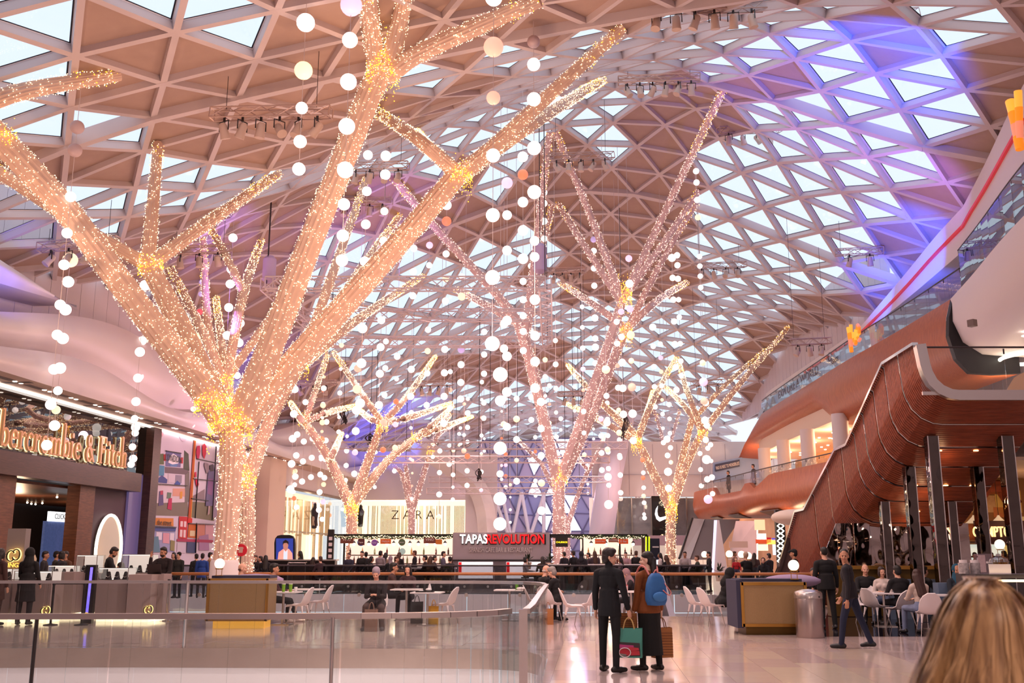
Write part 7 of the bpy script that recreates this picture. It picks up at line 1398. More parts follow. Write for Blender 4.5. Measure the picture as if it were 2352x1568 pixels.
# ------------------------------------------------------------------ people: one continuous body each, grown from a posed skeleton
def V(*a): return Vector(a)
def capsule(mb, a, b, ra, rb, n=10):
    a, b = Vector(a), Vector(b); d = b - a; L = max(d.length, 1e-4); d = d / L; P, R_ = [], []
    for t in (-1, -.85, -.5): P.append(a + d * ra * t); R_.append(ra * math.sqrt(max(1 - t * t, .002)))
    P += [a, b]; R_ += [ra, rb]
    for t in (.5, .85, 1): P.append(b + d * rb * t); R_.append(rb * math.sqrt(max(1 - t * t, .002)))
    mb.tube(P, R_, n)
def ellmesh(mb, c_, r, R_=None):
    b = MB().ball((0, 0, 0), 1, 14); vs = [Vector((v[0] * r[0], v[1] * r[1], v[2] * r[2])) for v in b.v]
    if R_ is not None: vs = [R_ @ v for v in vs]
    mb.add([v + Vector(c_) for v in vs], b.f)
def fuse(prims, voxel, smooth=2):
    "prims -> one watertight surface (verts, faces) with a material index per face"
    mb = MB()
    for p in prims:
        if p[0] == 'c': capsule(mb, *p[1:5])
        elif p[0] == 'k':
            a, b = Vector(p[1]), Vector(p[2]); N = 20; vs = [q + V(math.cos(2 * PI * k / N) * r[0], math.sin(2 * PI * k / N) * r[1], 0) for q, r in ((a, p[3]), (b, p[4])) for k in range(N)]
            mb.add(vs, [(k, (k + 1) % N, N + (k + 1) % N, N + k) for k in range(N)] + [tuple(range(N))[::-1], tuple(range(N, 2 * N))])
        else: ellmesh(mb, p[1], p[2], p[3])
    me = bpy.data.meshes.new('tmp'); me.from_pydata(mb.v, [], mb.f); o = bpy.data.objects.new('tmp', me); COL.objects.link(o)
    r = o.modifiers.new('r', 'REMESH'); r.mode = 'VOXEL'; r.voxel_size = voxel; r.adaptivity = 0
    s_ = o.modifiers.new('s', 'SMOOTH'); s_.iterations = smooth; s_.factor = .5
    bpy.context.view_layer.update(); ev = o.evaluated_get(bpy.context.evaluated_depsgraph_get()); out = bpy.data.meshes.new_from_object(ev); bpy.data.objects.remove(o); bpy.data.meshes.remove(me)
    n = len(out.polygons); ce = np.zeros(n * 3); out.polygons.foreach_get('center', ce); ce = ce.reshape(-1, 3)
    best = np.full(n, 1e9); mi = np.zeros(n, int)
    for p in prims:
        if p[0] == 'c':
            a, b = np.array(p[1]), np.array(p[2]); ab = b - a; t = np.clip(((ce - a) @ ab) / max(ab @ ab, 1e-9), 0, 1); d = np.linalg.norm(ce - a - t[:, None] * ab, axis=1) - (p[3] + (p[4] - p[3]) * t); m = p[5]
        elif p[0] == 'k':
            a, b = np.array(p[1]), np.array(p[2]); t = (ce[:, 2] - a[2]) / (b[2] - a[2]); tc_ = np.clip(t, 0, 1); c_ = a + (b - a) * tc_[:, None]; rx = p[3][0] + (p[4][0] - p[3][0]) * tc_; ry = p[3][1] + (p[4][1] - p[3][1]) * tc_
            rd = (np.hypot((ce[:, 0] - c_[:, 0]) / rx, (ce[:, 1] - c_[:, 1]) / ry) - 1) * .13; ex = np.abs(t - tc_) * abs(b[2] - a[2]); d = np.maximum(rd, 0) + ex; d = np.where((ex < .015) & (rd < (.02 if p[5] == TOP_ else .008)), -.012 if p[5] == TOP_ else -.002, d); m = p[5]
        else:
            q = ce - np.array(p[1])
            if p[3] is not None: q = q @ np.array(p[3])
            k = np.linalg.norm(q / np.array(p[2]), axis=1); d = (k - 1) * min(p[2]); m = p[4]
        w = d < best; best[w] = d[w]; mi[w] = m
    out.polygons.foreach_set('material_index', mi.astype(np.int32)); out.polygons.foreach_set('use_smooth', [True] * n); out.update(); return out
SKIN, TOP_, BOT_, SHOE, EYE, LIP = range(6)
def hand(P, wrist, d, inward, curl=.5, k=1.0, thumb=1):
    d = d.normalized(); m = (inward - d * inward.dot(d)).normalized(); w = d.cross(m).normalized() * thumb
    P.append(('c', wrist, wrist + d * .055 * k, .024 * k, .026 * k, SKIN)); 
    for s_ in (-.022, 0, .022): P.append(('c', wrist + d * .03 * k + w * s_ * k, wrist + d * .085 * k + w * s_ * k, .017 * k, .015 * k, SKIN))
    for s_, L in ((.031, .075), (.010, .085), (-.011, .079), (-.031, .06)):
        p = wrist + d * .09 * k + w * s_ * k; a = 0
        for q in range(3):
            a += curl * (.5, 1.0, .8)[q]; dd = d * math.cos(a) + m * math.sin(a); e = p + dd * L * k * (.45, .32, .25)[q]; P.append(('c', p, e, (.0095 - .001 * q) * k, (.0088 - .001 * q) * k, SKIN)); p = e
    p = wrist + d * .03 * k + w * .028 * k; e = p + (d * .55 + w * .7 + m * .35).normalized() * .04 * k; P.append(('c', p, e, .013 * k, .011 * k, SKIN)); P.append(('c', e, e + (d * .8 + w * .2 + m * .5).normalized() * .032 * k, .0105 * k, .009 * k, SKIN))
def skeleton(o):
    """o: pose ('stand','walk','sit'), fem, coat (hem length below hip), skirt, arms [(forward, out, elbow, inward)]*2 for left(-1), right(1), lean, head (yaw, pitch), curl, fat"""
    g = o.get; P = []; fem = g('fem', 0); fat = g('fat', 1.0); lean = math.radians(g('lean', 0)); R_ = lambda a: math.radians(a)
    sit = g('pose') == 'sit'; L1_, L2_ = .44, .43
    legs = g('legs') or ([(88, 6, 85), (88, 6, 88)] if sit else [(2, 3, 3), (-2, 3, 3)])
    ends = []
    hipw = .092 if not fem else .098
    for s_, (af, ab, kb) in zip((-1, 1), legs):
        hp = V(s_ * hipw, 0, 0); d1 = V(s_ * math.sin(R_(ab)), math.sin(R_(af)), -math.cos(R_(af))).normalized(); kn = hp + d1 * L1_
        a2 = R_(af - kb); d2 = V(s_ * math.sin(R_(ab)) * .4, math.sin(a2), -math.cos(a2)).normalized(); an = kn + d2 * L2_; ends.append((hp, kn, an, d2))
    hz = .52 if sit else -min(e[2].z for e in ends) + .075
    up = V(0, 0, hz); tw = .85 if fem else 1.0
    for s_, (hp, kn, an, d2) in zip((-1, 1), ends):
        hp, kn, an = hp + up, kn + up, an + up; lb = BOT_ if not g('robe') else TOP_
        P += [('c', hp, kn, .092 * fat * (1.04 if fem else 1), .064 * fat, lb), ('c', kn, an, .062 * fat, .048 * fat, lb)]
        fy = R_(g('feet', (0, 0))[0 if s_ < 0 else 1]); fd = V(s_ * .12 + math.sin(fy), math.cos(fy), 0).normalized(); lift = g('heel', (0, 0))[0 if s_ < 0 else 1]
        an2 = V(an.x, an.y, max(an.z, .07)); hl = an2 - fd * .045 + V(0, 0, -.032); toe = an2 + fd * .165 + V(0, 0, -.040 - lift)
        P += [('c', an2, hl, .04, .042, SHOE), ('c', hl, an2 + fd * .09 + V(0, 0, -.035), .042, .043, SHOE), ('c', an2 + fd * .07 + V(0, 0, -.036), toe, .043, .034, SHOE)]
    T_ = Matrix.Rotation(-lean, 3, 'X'); J = lambda x, y, z: T_ @ V(x, y, z) + up
    P += [('e', J(0, -.01, .04), (.165 * fat, .12 * fat, .13), T_, BOT_ if not (g('coat') or g('robe')) else TOP_), ('e', J(0, .0, .17), (.145 * fat * tw, .105 * fat, .13), T_, TOP_), ('e', J(0, .005, .33), (.165 * fat * tw, .118 * fat, .17), T_, TOP_), ('e', J(0, -.005, .43), (.17 * tw * fat, .10 * fat, .09), T_, TOP_)]
    if fem: P += [('e', J(s_ * .065, .085, .34), (.062, .06, .062), T_, TOP_) for s_ in (-1, 1)]
    nk = J(0, .0, .50); P.append(('c', J(0, -.01, .46), J(0, .015, .58), .062 if not fem else .052, .055 if not fem else .047, SKIN if not g('collar') else TOP_))
    if g('collar'): P.append(('c', J(0, .01, .54), J(0, .02, .60), .05, .05, SKIN))
    for s_ in (-1, 1): P.append(('c', J(s_ * .06, -.01, .475), J(s_ * .165 * tw, -.005, .435), .05, .062 * fat, TOP_))
    if g('coat'):
        hem = g('coat')
        if not sit:
            P.append(('k', J(0, -.005, .20), V(0, .005, hz - hem), (.150 * fat, .108 * fat), ((.205 if fem else .185) * fat, .145 * fat), TOP_))
        else:
            for s_, e in zip((-1, 1), ends): P.append(('c', e[0] + up, (e[0] * .35 + e[1] * .65) + up, .115, .095, TOP_))
    if g('skirt'):
        zb = g('skirt')
        P.append(('k', V(0, .0, hz + .06), V(0, .0, zb), (.155, .12), (.205, .185), BOT_))
    if g('robe'):
        if sit:
            for s_, e in zip((-1, 1), ends): P += [('c', e[0] + up, e[1] + up, .125, .10, TOP_), ('c', e[1] + up, V(e[2].x, e[2].y, .16), .10, .11, TOP_)]
            P.append(('c', V(0, .38, .45), V(0, .40, .18), .10, .12, TOP_))
        else:
            P.append(('k', V(0, 0, hz + .15), V(0, 0, .06), (.17, .13), (.26, .22), TOP_))
    sl = 1.12 if g('coat') or g('robe') or g('thick') else 1.0; AR = []
    for s_, (sf, sa, eb, ei) in zip((-1, 1), g('arms') or [(4, 8, 12, 5), (4, 8, 12, 5)]):
        sh = J(s_ * .185 * tw, -.005, .425); a = R_(sf); d1 = V(s_ * math.sin(R_(sa)), math.sin(a) * math.cos(R_(sa)), -math.cos(a) * math.cos(R_(sa))); el = sh + d1 * .285
        a2 = R_(sf + eb); d2 = V(s_ * math.sin(R_(sa)) * .5, math.sin(a2), -math.cos(a2)); iy = R_(ei); d2 = V(d2.x * math.cos(iy) - s_ * abs(math.sin(iy)) * max(d2.y, .35), d2.y * math.cos(iy), d2.z).normalized(); wr = el + d2 * .25
        P += [('c', sh, el, .058 * fat * sl, .046 * sl, TOP_), ('c', el, el + d2 * .21, .045 * sl, .036 * sl, TOP_), ('c', el + d2 * .18, wr, .030, .026, SKIN)]
        inward = V(-s_, .25, 0) if abs(d2.z) > .5 else V(0, 0, -1)
        hand(P, wr, d2, inward, g('curl', .5), .96 if not fem else .9, s_); AR.append((wr, d2))
    yaw, pit = g('head', (0, 0)); HR_ = Matrix.Rotation(-R_(yaw), 3, 'Z') @ Matrix.Rotation(R_(pit), 3, 'X'); hb = J(0, .02, .563); Q = lambda x, y, z: hb + HR_ @ V(x, y, z)
    P += [('e', Q(0, -.008, .13), (.075, .095, .092), HR_, SKIN), ('e', Q(0, .028, .06), (.058, .068, .075), HR_, SKIN), ('c', Q(0, .05, .02), Q(0, .066, .008), .030, .022, SKIN),
          ('c', Q(0, .088, .10), Q(0, .108, .068), .010, .0135, SKIN), ('c', Q(-.03, .083, .117), Q(.03, .083, .117), .012, .012, SKIN)]
    for s_ in (-1, 1):
        P += [('e', Q(s_ * .076, -.005, .085), (.012, .020, .031), HR_, SKIN), ('e', Q(s_ * .030, .086, .098), (.010, .008, .0055), HR_, EYE), ('c', Q(s_ * .018, .094, .119), Q(s_ * .045, .086, .121), .0045, .004, EYE), ('e', Q(s_ * .035, .065, .065), (.026, .026, .026), HR_, SKIN)]
    P.append(('c', Q(-.016, .089, .040), Q(.016, .089, .040), .0085, .0085, LIP))
    if g('beard'): P += [('e', Q(0, .04, .015), (.060, .058, .038), HR_, EYE)]
    return P, Q, HR_, J, AR
def hairprims(kind, Q, R_, J):
    e = lambda x, y, z, a, b, c_: ('e', Q(x, y, z), (a, b, c_), R_, 0); c = lambda a, b, ra, rb: ('c', Q(*a), Q(*b), ra, rb, 0)
    cap = [e(0, -.016, .158, .083, .098, .082), e(0, -.045, .10, .080, .070, .09)]
    if kind == 'short': return cap + [e(0, .045, .195, .06, .045, .03)]
    if kind == 'mop': return cap + [e(0, .03, .185, .084, .075, .05), e(0, -.05, .085, .086, .066, .095)] + [e(s_ * .07, .02, .14, .022, .05, .045) for s_ in (-1, 1)]
    if kind == 'crop': return [e(0, -.018, .152, .079, .094, .078), e(0, -.045, .11, .076, .062, .07)]
    if kind == 'bald': return [e(0, -.05, .08, .078, .055, .035)]
    if kind in ('long', 'longdark'): return cap + [e(s_ * .07, .0, .08, .025, .05, .10) for s_ in (-1, 1)] + [('c', Q(s_ * .04, -.07, .08), J(s_ * .06, -.13, .25), .06, .045, 0) for s_ in (-1, 1)] + [('c', Q(0, -.07, .10), J(0, -.14, .22), .065, .05, 0)]
    if kind == 'pony': return cap + [('c', Q(0, -.10, .10), J(0, -.17, .30), .05, .035, 0), ('c', Q(.04, -.06, .06), J(.03, -.15, .36), .045, .04, 0)]
    if kind == 'bob': return cap + [e(s_ * .068, .0, .07, .028, .06, .085) for s_ in (-1, 1)] + [e(0, -.05, .06, .085, .06, .09)]
    if kind == 'curly': return [e(0, -.02, .16, .095, .105, .085), e(0, -.05, .09, .09, .075, .095), e(0, .04, .20, .07, .05, .035)]
    if kind == 'hijab': return [e(0, -.03, .125, .094, .105, .118), ('c', Q(0, -.02, .04), J(0, -.01, .46), .085, .12, 0), ('c', Q(0, .015, .0), J(0, .05, .42), .06, .09, 0)]
    if kind == 'hood': return [e(0, -.05, .13, .115, .12, .14), ('c', Q(0, -.05, .04), J(0, -.05, .44), .10, .13, 0)]
    if kind == 'beanie': return [e(0, -.016, .168, .088, .102, .085), ('c', Q(0, -.012, .135), Q(0, -.012, .15), .092, .09, 0)]
    if kind == 'cap': return cap[:1] + [('c', Q(0, .07, .165), Q(0, .13, .15), .05, .035, 0), cap[1]]
SKINS = {'light': '#d9a58c', 'tan': '#b98468', 'dark': '#6e4634', 'fair': '#e6bba4'}
BODY = {}; DARKF = mat('person_dark_feature', '#2a1a18', .6)
def fabric(c_): return mat('cloth_' + c_[1:], c_, .85, noise='#%02x%02x%02x' % tuple(int(int(c_[i:i + 2], 16) * .8) for i in (1, 3, 5)), nscale=9)
def person(label, x, y, rz, o, top, bot='#1c1c24', shoe='#16141a', skin='light', hair='short', hcol='#1c1412', s_=1.0, z=.004, group=None, voxel=None):
    "rz: degrees, 0 looks along the hall away from the viewer, -90 to the right"
    voxel = voxel or (.0085 if y < 19 else .012 if y < 30 else .018)
    key = (repr(sorted(o.items(), key=lambda q: q[0])), hair, voxel)
    if key not in BODY:
        P, Q, R_, J, AR = skeleton(o); hp = hairprims(hair, Q, R_, J) if hair else None; BODY[key] = (fuse(P, voxel, 3 if voxel < .01 else 2), fuse(hp, max(voxel, .010), 3) if hp else None, AR, J, Q)
    bm_, hm, AR, J, Q = BODY[key]
    for m_ in (bm_, hm):
        if m_ is not None and not len(m_.materials):
            for q in range(6): m_.materials.append(DARKF)
    t = thing('person', label, 'person', (x, y, z), math.radians(rz), group)
    b = bpy.data.objects.new('body', bm_); COL.objects.link(b); b.parent = t
    for k, m_ in enumerate((mat('skin_' + skin, SKINS[skin], .55), fabric(top), fabric(bot), mat('shoe_' + shoe[1:], shoe, .5), DARKF, mat('lips', '#a8605a', .5))): b.material_slots[k].link = 'OBJECT'; b.material_slots[k].material = m_
    if hm is not None:
        h_ = bpy.data.objects.new('headscarf' if hair in ('hijab',) else 'hood' if hair == 'hood' else 'knitted_hat' if hair == 'beanie' else 'hair', hm); COL.objects.link(h_); h_.parent = t; h_.material_slots[0].link = 'OBJECT'
        h_.material_slots[0].material = fabric(hcol) if hair in ('hijab', 'hood', 'beanie', 'cap') else mat('hair_' + hcol[1:], hcol, .5, bump=.4, nscale=60)
    t.scale = (s_,) * 3; t['_arms'] = [tuple(a[0]) for a in AR]; return t
def hw(t, k):
    "world place of a wrist"
    return Vector(t.location) + Matrix.Rotation(t.rotation_euler.z, 3, 'Z') @ (Vector(t['_arms'][k]) * t.scale[0])
ST = lambda **k: dict(pose='stand', **k)
SI = lambda **k: dict(pose='sit', **k)
def PP(label, px, Y, rz, o, top, **k): x, y = gp(px, Y); return person(label, x, y, rz, o, top, **k)
TBL = [(28, 10, 62, 25), (32, 10, 55, 30)]                          # forearms on a table
PHN = [(22, 8, 78, 42), (22, 8, 78, 42)]
# the couple in the open floor
man = PP('tall young man in a long black jacket with tousled dark hair, holding two bags', 1397, 14.75, -38, ST(legs=[(3, 5, 2), (-3, 4, 2)], coat=.17, arms=[(0, 10, 8, 0), (6, 12, 10, 4)], head=(52, -2), collar=1, curl=.9, feet=(-6, 14)), '#0c0c14', bot='#15151a', shoe='#1a1414', skin='light', hair='mop', hcol='#1c0f0e', s_=.985)
woman = PP('woman in a brown suede jacket and long black skirt wearing a blue backpack', 1487, 14.95, 28, ST(fem=1, coat=.10, skirt=.22, thick=1, arms=[(6, 8, 10, 0), (2, 14, 8, 0)], head=(-48, -2), curl=.9, feet=(-30, -10)), '#8a4a1e', bot='#0e0d10', shoe='#1c1212', skin='fair', hair='pony', hcol='#170f0f', s_=.955)
def strap(t, nm, pts, r, m_, parent): q = MB(); q.tube(smoothpath(pts, 5), r, 7); return q.build(nm, m_, parent, world=False, smooth=50)
bpk = thing('backpack', 'sky blue backpack with pink straps on the back of the woman in brown', 'backpack', woman.location, woman.rotation_euler.z - .12); bpk.location.z = .004
m = MB(); rows = []
for z, w, d in ((.90, .02, .03), (.91, .13, .10), (.98, .155, .145), (1.08, .155, .15), (1.20, .14, .13), (1.30, .105, .10), (1.35, .06, .06), (1.36, .01, .02)):
    rows.append([Vector((w * math.copysign(abs(math.cos(a)) ** .5, math.cos(a)), -.20 - .02 + d * .62 * math.copysign(abs(math.sin(a)) ** .6, math.sin(a)), z)) for a in np.linspace(0, 2 * PI, 25)])
m.grid(rows, flip=True); m.build('bag_body', mat('denim_blue', '#2f6cae', .7, noise='#285c98', nscale=30), bpk, world=False, smooth=60)
m = MB(); m.ball((0, -.33, 1.03), .11, 14, sq=(1.05, .3, .62)); m.build('front_pocket', mat('denim_blue_light', '#3a78b8', .7), bpk, world=False, smooth=True); PK = mat('pink_strap', '#e08a86', .6)
for s_ in (-1, 1): strap(bpk, 'shoulder_strap', [(s_ * .07, -.16, 1.33), (s_ * .10, -.08, 1.44), (s_ * .11, .04, 1.44), (s_ * .12, .13, 1.32), (s_ * .13, .10, 1.1)], .014, PK, bpk)
strap(bpk, 'top_handle', [(-.04, -.22, 1.34), (0, -.24, 1.40), (.04, -.22, 1.34)], .009, PK, bpk); strap(bpk, 'side_strap', [(.10, -.28, 1.22), (.16, -.30, 1.14), (.20, -.30, 1.08), (.15, -.32, 1.05), (.05, -.34, 1.12)], .008, PK, bpk)
M_KRAFT = mat('kraft_paper', '#a5683c', .75, noise='#97602f', nscale=4); M_STRIPE = mat('dark_stripe', '#5a2c16', .7)
def inhand(t, k, w, d, h_, m_, label, rz, **kw):
    p = hw(t, k); bg = carrier(1176, 20, w, d, h_, m_, label, rz=math.radians(rz), **kw); hd_ = Vector((p.x, p.y, p.z - .10 * t.scale[0])); bg.location = (hd_.x, hd_.y, hd_.z - h_ - .135); return bg
def teal(t, a, e, h_):
    q = MB(); q.m = 0
    for k, (x0, x1, z0, z1, c_) in enumerate(((-.9, .9, .04, .50, 0), (-.8, .3, .1, .3, 1), (-.2, .85, .08, .24, 1), (-.75, .4, .30, .42, 2), (.0, .8, .24, .34, 1), (-.85, -.2, .05, .12, 3))): q.add([(a * x0, -e * 1.075 - .002 * (k + 1), h_ * z0), (a * x1, -e * 1.0 - .002 * (k + 1), h_ * (z0 + .02)), (a * x1 * .95, -e * .97 - .002 * (k + 1), h_ * z1), (a * x0 * .95, -e * 1.04 - .002 * (k + 1), h_ * (z1 + .03))], [(0, 1, 2, 3)], c_)
    q.build('printed_picture', [mat('bag_dark', '#3a2a30', .5), mat('bag_red', '#b82838', .5), mat('bag_magenta', '#b03a78', .5), mat('bag_grey', '#7c7470', .5)], t, world=False, kind='stuff'); r_ = MB(); r_.tube([Vector((a * .1 + a * .45 * math.cos(q_) - a * .4, -e * 1.09 - .012, h_ * .18 + a * .35 * math.sin(q_))) for q_ in np.linspace(0, 2 * PI, 17)[:-1]], .006, 5, closed=True); r_.build('printed_wheel', M_TOP, t, world=False)
inhand(man, 1, .36, .13, .40, mat('teal_bag', '#3f8a7c', .45), 'teal printed shopping bag in the hand of the man in black', -12, extra=teal, name='shopping_bag', handles='#c9a468')
b_ = inhand(man, 1, .25, .10, .33, M_KRAFT, 'brown paper bag held behind the teal bag', -30, stripes=M_STRIPE, handles='#8a5a34'); b_.location.x += .02; b_.location.y += .28; b_.location.z += .19
inhand(woman, 1, .30, .12, .42, M_KRAFT, 'brown striped paper bag in the hand of the woman with the blue backpack', 22, stripes=M_STRIPE, handles='#8a5a34')
# right side walkers
PP('man striding past in a dark zip jacket and navy jeans, looking to the viewer', 1946, 18.3, 62, ST(legs=[(16, 3, 8), (-17, 3, 4)], coat=.06, lean=4, arms=[(-8, 8, 14, 0), (10, 10, 20, 0)], head=(-100, -2), curl=.6, heel=(0, .015), feet=(0, 0)), '#1e1a22', bot='#1c2440', shoe='#1a181c', skin='tan', hair='crop', hcol='#1c1512', s_=1.0)
PP('broad man in black seen from behind, left of the striding man', 1893, 22.9, 4, ST(fat=1.1, coat=.12, arms=[(2, 12, 14, 0), (2, 12, 14, 0)]), '#0e0d12', bot='#121116', hair='crop', hcol='#120d0c', s_=1.02)
PP('man in a long dark coat and flat cap by the foot of the stair casing', 1824, 29.2, 70, ST(coat=.35, thick=1, arms=[(20, 8, 40, 20), (20, 8, 40, 20)]), '#1a1620', hair='cap', hcol='#17151a', skin='tan', s_=1.0)
PP('person in a black hooded robe sitting in profile at the right tables', 1652, 24.0, -82, SI(robe=1, fem=1, lean=22, arms=TBL, head=(0, -22)), '#0c0b10', skin='tan', hair='hood', hcol='#0a090d', s_=1.0)
PP('woman in black with a cream knitted hat, seen from behind, holding a child', 1713, 33.0, 10, ST(fem=1, coat=.3, thick=1, arms=[(45, 20, 80, 30), (20, 10, 40, 20)]), '#111016', hair='beanie', hcol='#d8b8a0', s_=.95)
x, y = gp(1690, 32.7); person('small child in a red top with a bear print, carried on an arm', x, y, 170, SI(legs=[(60, 14, 60), (60, 14, 60)], arms=[(20, 10, 30, 10)] * 2), '#b81c28', bot='#33304a', skin='fair', hair='short', hcol='#8a5a34', s_=.55, z=.78)
PP('seated man with a beard and dark top behind the right lamp, looking down', 1866, 26.0, 160, SI(lean=10, arms=PHN, head=(0, -20), beard=1), '#1a161c', hair='crop', skin='tan', s_=.98)
PP('bald man with a moustache in a black jumper with white print, seated', 1984, 25.2, 172, SI(fat=1.15, arms=TBL), '#15141a', skin='light', hair='bald', hcol='#4a3a34', s_=1.04)
PP('woman with shoulder-length dark hair in a white jumper with a brown zigzag', 2022, 24.6, 150, SI(fem=1, arms=PHN, head=(-30, 0)), '#e2d2cc', bot='#6a7898', skin='light', hair='bob', hcol='#2a1612')
PP('man in black with short hair seen from behind at the tables under the stair', 2062, 23.4, 8, SI(fat=1.05, lean=8, arms=TBL), '#121016', hair='short', hcol='#120d0c', s_=1.04)
PP('woman with long brown hair and cream jumper seen from behind on a white chair', 2106, 21.25, 6, SI(fem=1, lean=6, arms=TBL, head=(25, 0)), '#dcc6ba', bot='#7c88a8', hair='long', hcol='#3a1e18', s_=1.0)
PP('dark-haired person raising one hand beside the long-haired woman', 2118, 25.6, -60, SI(fem=1, arms=[(150, 12, 60, 10), (28, 10, 60, 20)], curl=.1), '#1a181e', skin='light', hair='short', hcol='#1a1210', s_=1.0)
PP('woman in a teal headscarf and navy coat facing the viewer', 2193, 23.0, 176, SI(fem=1, coat=.2, thick=1, arms=TBL), '#17202c', skin='tan', hair='hijab', hcol='#1c5470', s_=1.06)
PP('person in a grey hooded top and white cap behind the mirror column', 2166, 28.5, 20, ST(thick=1, coat=.1), '#8a7468', hair='beanie', hcol='#cfc0c0', s_=.98)
PP('server in a mustard top behind the brasserie bar', 2306, 34.2, 15, ST(), '#c8861c', hair='short', s_=.98)
for k, (px, c_) in enumerate(((2222, '#e0b868'), (2238, '#c8541c'), (2252, '#2c2430'), (2276, '#d8c8a0'))): PP('cook in %s behind the brasserie bar' % ('pale yellow', 'orange', 'dark grey', 'cream')[k], px, 35.0, 170, ST(), c_, hair='short', skin='tan', s_=.95)
# grey-haired couple, diners in the middle
PP('bald elderly man in a black coat sitting with his back to the balustrade corner', 1243, 25.4, -62, SI(coat=.2, thick=1, lean=10, arms=TBL, head=(10, -12)), '#17141a', skin='light', hair='bald', hcol='#c8b8b0', s_=1.03)
PP('grey curly-haired woman in a black coat with a red scarf, seated', 1278, 25.0, 60, SI(fem=1, coat=.2, thick=1, lean=8, arms=TBL, head=(-10, -18)), '#121015', skin='light', hair='curly', hcol='#8f8682', s_=1.0)
PP('woman in a pink headscarf eating at the table between the standing couple', 1455, 25.3, 95, SI(fem=1, lean=16, arms=[(50, 8, 85, 20), (30, 8, 60, 25)], head=(0, -22)), '#241c22', skin='light', hair='hijab', hcol='#b08a90', s_=.98)
PP('woman in a grey knitted hat and dark padded coat, looking at her phone', 868, 22.85, 178, SI(fem=1, coat=.2, thick=1, fat=1.15, lean=10, arms=PHN, head=(0, -22), legs=[(80, 10, 76), (84, 8, 84)]), '#2a2024', bot='#5a4644', shoe='#3a3034', skin='light', hair='beanie', hcol='#a89aa8', s_=1.02)
x, y = gp(872, 22.4); MB(); tag(MB().box((x, y, .80), (.075, .012, .14)).build('phone', M_BLACK, origin=(x, y, .73)), 'black phone in the hands of the woman in the grey knitted hat', 'phone')
carrier(857, 22.1, .26, .16, .46, mat('taupe_bag', '#8a6a5c', .7, noise='#7c5e50', nscale=6), 'taupe tote bag on the floor at the feet of the woman in the knitted hat', handles='#8a6a5c', name='tote_bag')
C(868, 23.15, 178, 'white shell chair under the woman in the grey knitted hat')
PP('long dark-haired woman in a plum top facing the viewer across a table', 938, 26.7, 174, SI(fem=1, arms=TBL, head=(0, -4)), '#3a2228', skin='light', hair='longdark', hcol='#1a1010', s_=1.02)
PP('dark-haired person in profile seated just left of the long-haired woman', 898, 27.0, -85, SI(lean=6, arms=TBL), '#4a302c', skin='tan', hair='short', hcol='#1a1210', s_=1.06)
PP('dark-haired man in a maroon shirt seated in profile at the left tables', 626, 24.9, -84, SI(lean=4, arms=TBL, legs=[(84, 6, 62), (84, 6, 88)]), '#4a2226', bot='#17161e', shoe='#d8c4bc', skin='tan', hair='short', hcol='#1a1210', s_=1.06)
PP('balding brown-haired man sitting behind the brass bench back', 557, 25.2, -86, SI(arms=TBL), '#5c4038', skin='light', hair='bald', hcol='#4a2a20', s_=1.06)
for k, (px, Y, lab, c_, w) in enumerate(((960, 24.6, 'black upright bag on the floor beside the tray table', '#15141a', .28), (998, 24.2, 'yellow carrier bag on the floor under the tray table', '#e0a820', .22))): carrier(px, Y, w, .16, .5 if k == 0 else .42, mat('bag_' + c_[1:], c_, .6), lab, handles='#2a2a30' if k == 0 else '#e0a820', name='carrier_bag')
carrier(1258, 24.2, .24, .14, .36, M_KRAFT, 'brown paper bag on the floor by the grey-haired couple', handles='#8a5a34')
# jewellery kiosk
PP('man in a black hoodie standing in the kiosk, head bent', 248, 27.4, -72, ST(thick=1, lean=8, arms=[(30, 8, 50, 25), (30, 8, 50, 25)], head=(0, -26), beard=1), '#0e0c10', skin='tan', hair='short', hcol='#1c1412', s_=1.04)
PP('bearded man in a dark jacket and jeans holding a hand to his face', 377, 27.2, 172, ST(coat=.08, thick=1, arms=[(20, 10, 40, 20), (62, 10, 118, 20)], head=(12, -8), beard=1), '#221418', bot='#262a48', skin='tan', hair='short', hcol='#100c0c', s_=1.03)
PP('dark bob-haired person sitting low behind the glass case', 284, 28.8, 110, SI(fem=1, head=(0, -15)), '#1c1216', hair='bob', hcol='#140e10', s_=1.05)
PP('figure in a long hooded black coat at the kiosk counter, seen from behind', 68, 24.1, 4, ST(fem=1, coat=.42, thick=1, fat=1.12, arms=[(20, 10, 40, 15), (10, 12, 30, 10)], lean=6), '#0d0b0f', bot='#141218', hair='hood', hcol='#0b0a0d', s_=1.0)
PP('person in a brown coat with a shoulder bag at the left edge', 2, 23.9, -20, ST(fem=1, coat=.36, thick=1), '#4a302c', bot='#3a2420', hair='long', hcol='#1a1212', s_=1.0)
for k, (px, Y, c_, hr, lab) in enumerate(((104, 30.2, '#2a2428', 'short', 'shopper in a dark top just right of the hooded figure'), (130, 30.8, '#3a342c', 'cap', 'man in a cap behind the rear counters'), (143, 29.8, '#17151a', 'bob', 'woman with a dark bob in profile behind the rear counters'), (152, 31.2, '#6a4632', 'short', 'man in a tan jacket behind the rear counters'))): PP(lab, px, Y, (-80, -60, 80, 160)[k], ST(thick=1), c_, hair=hr, skin='tan', s_=.97)
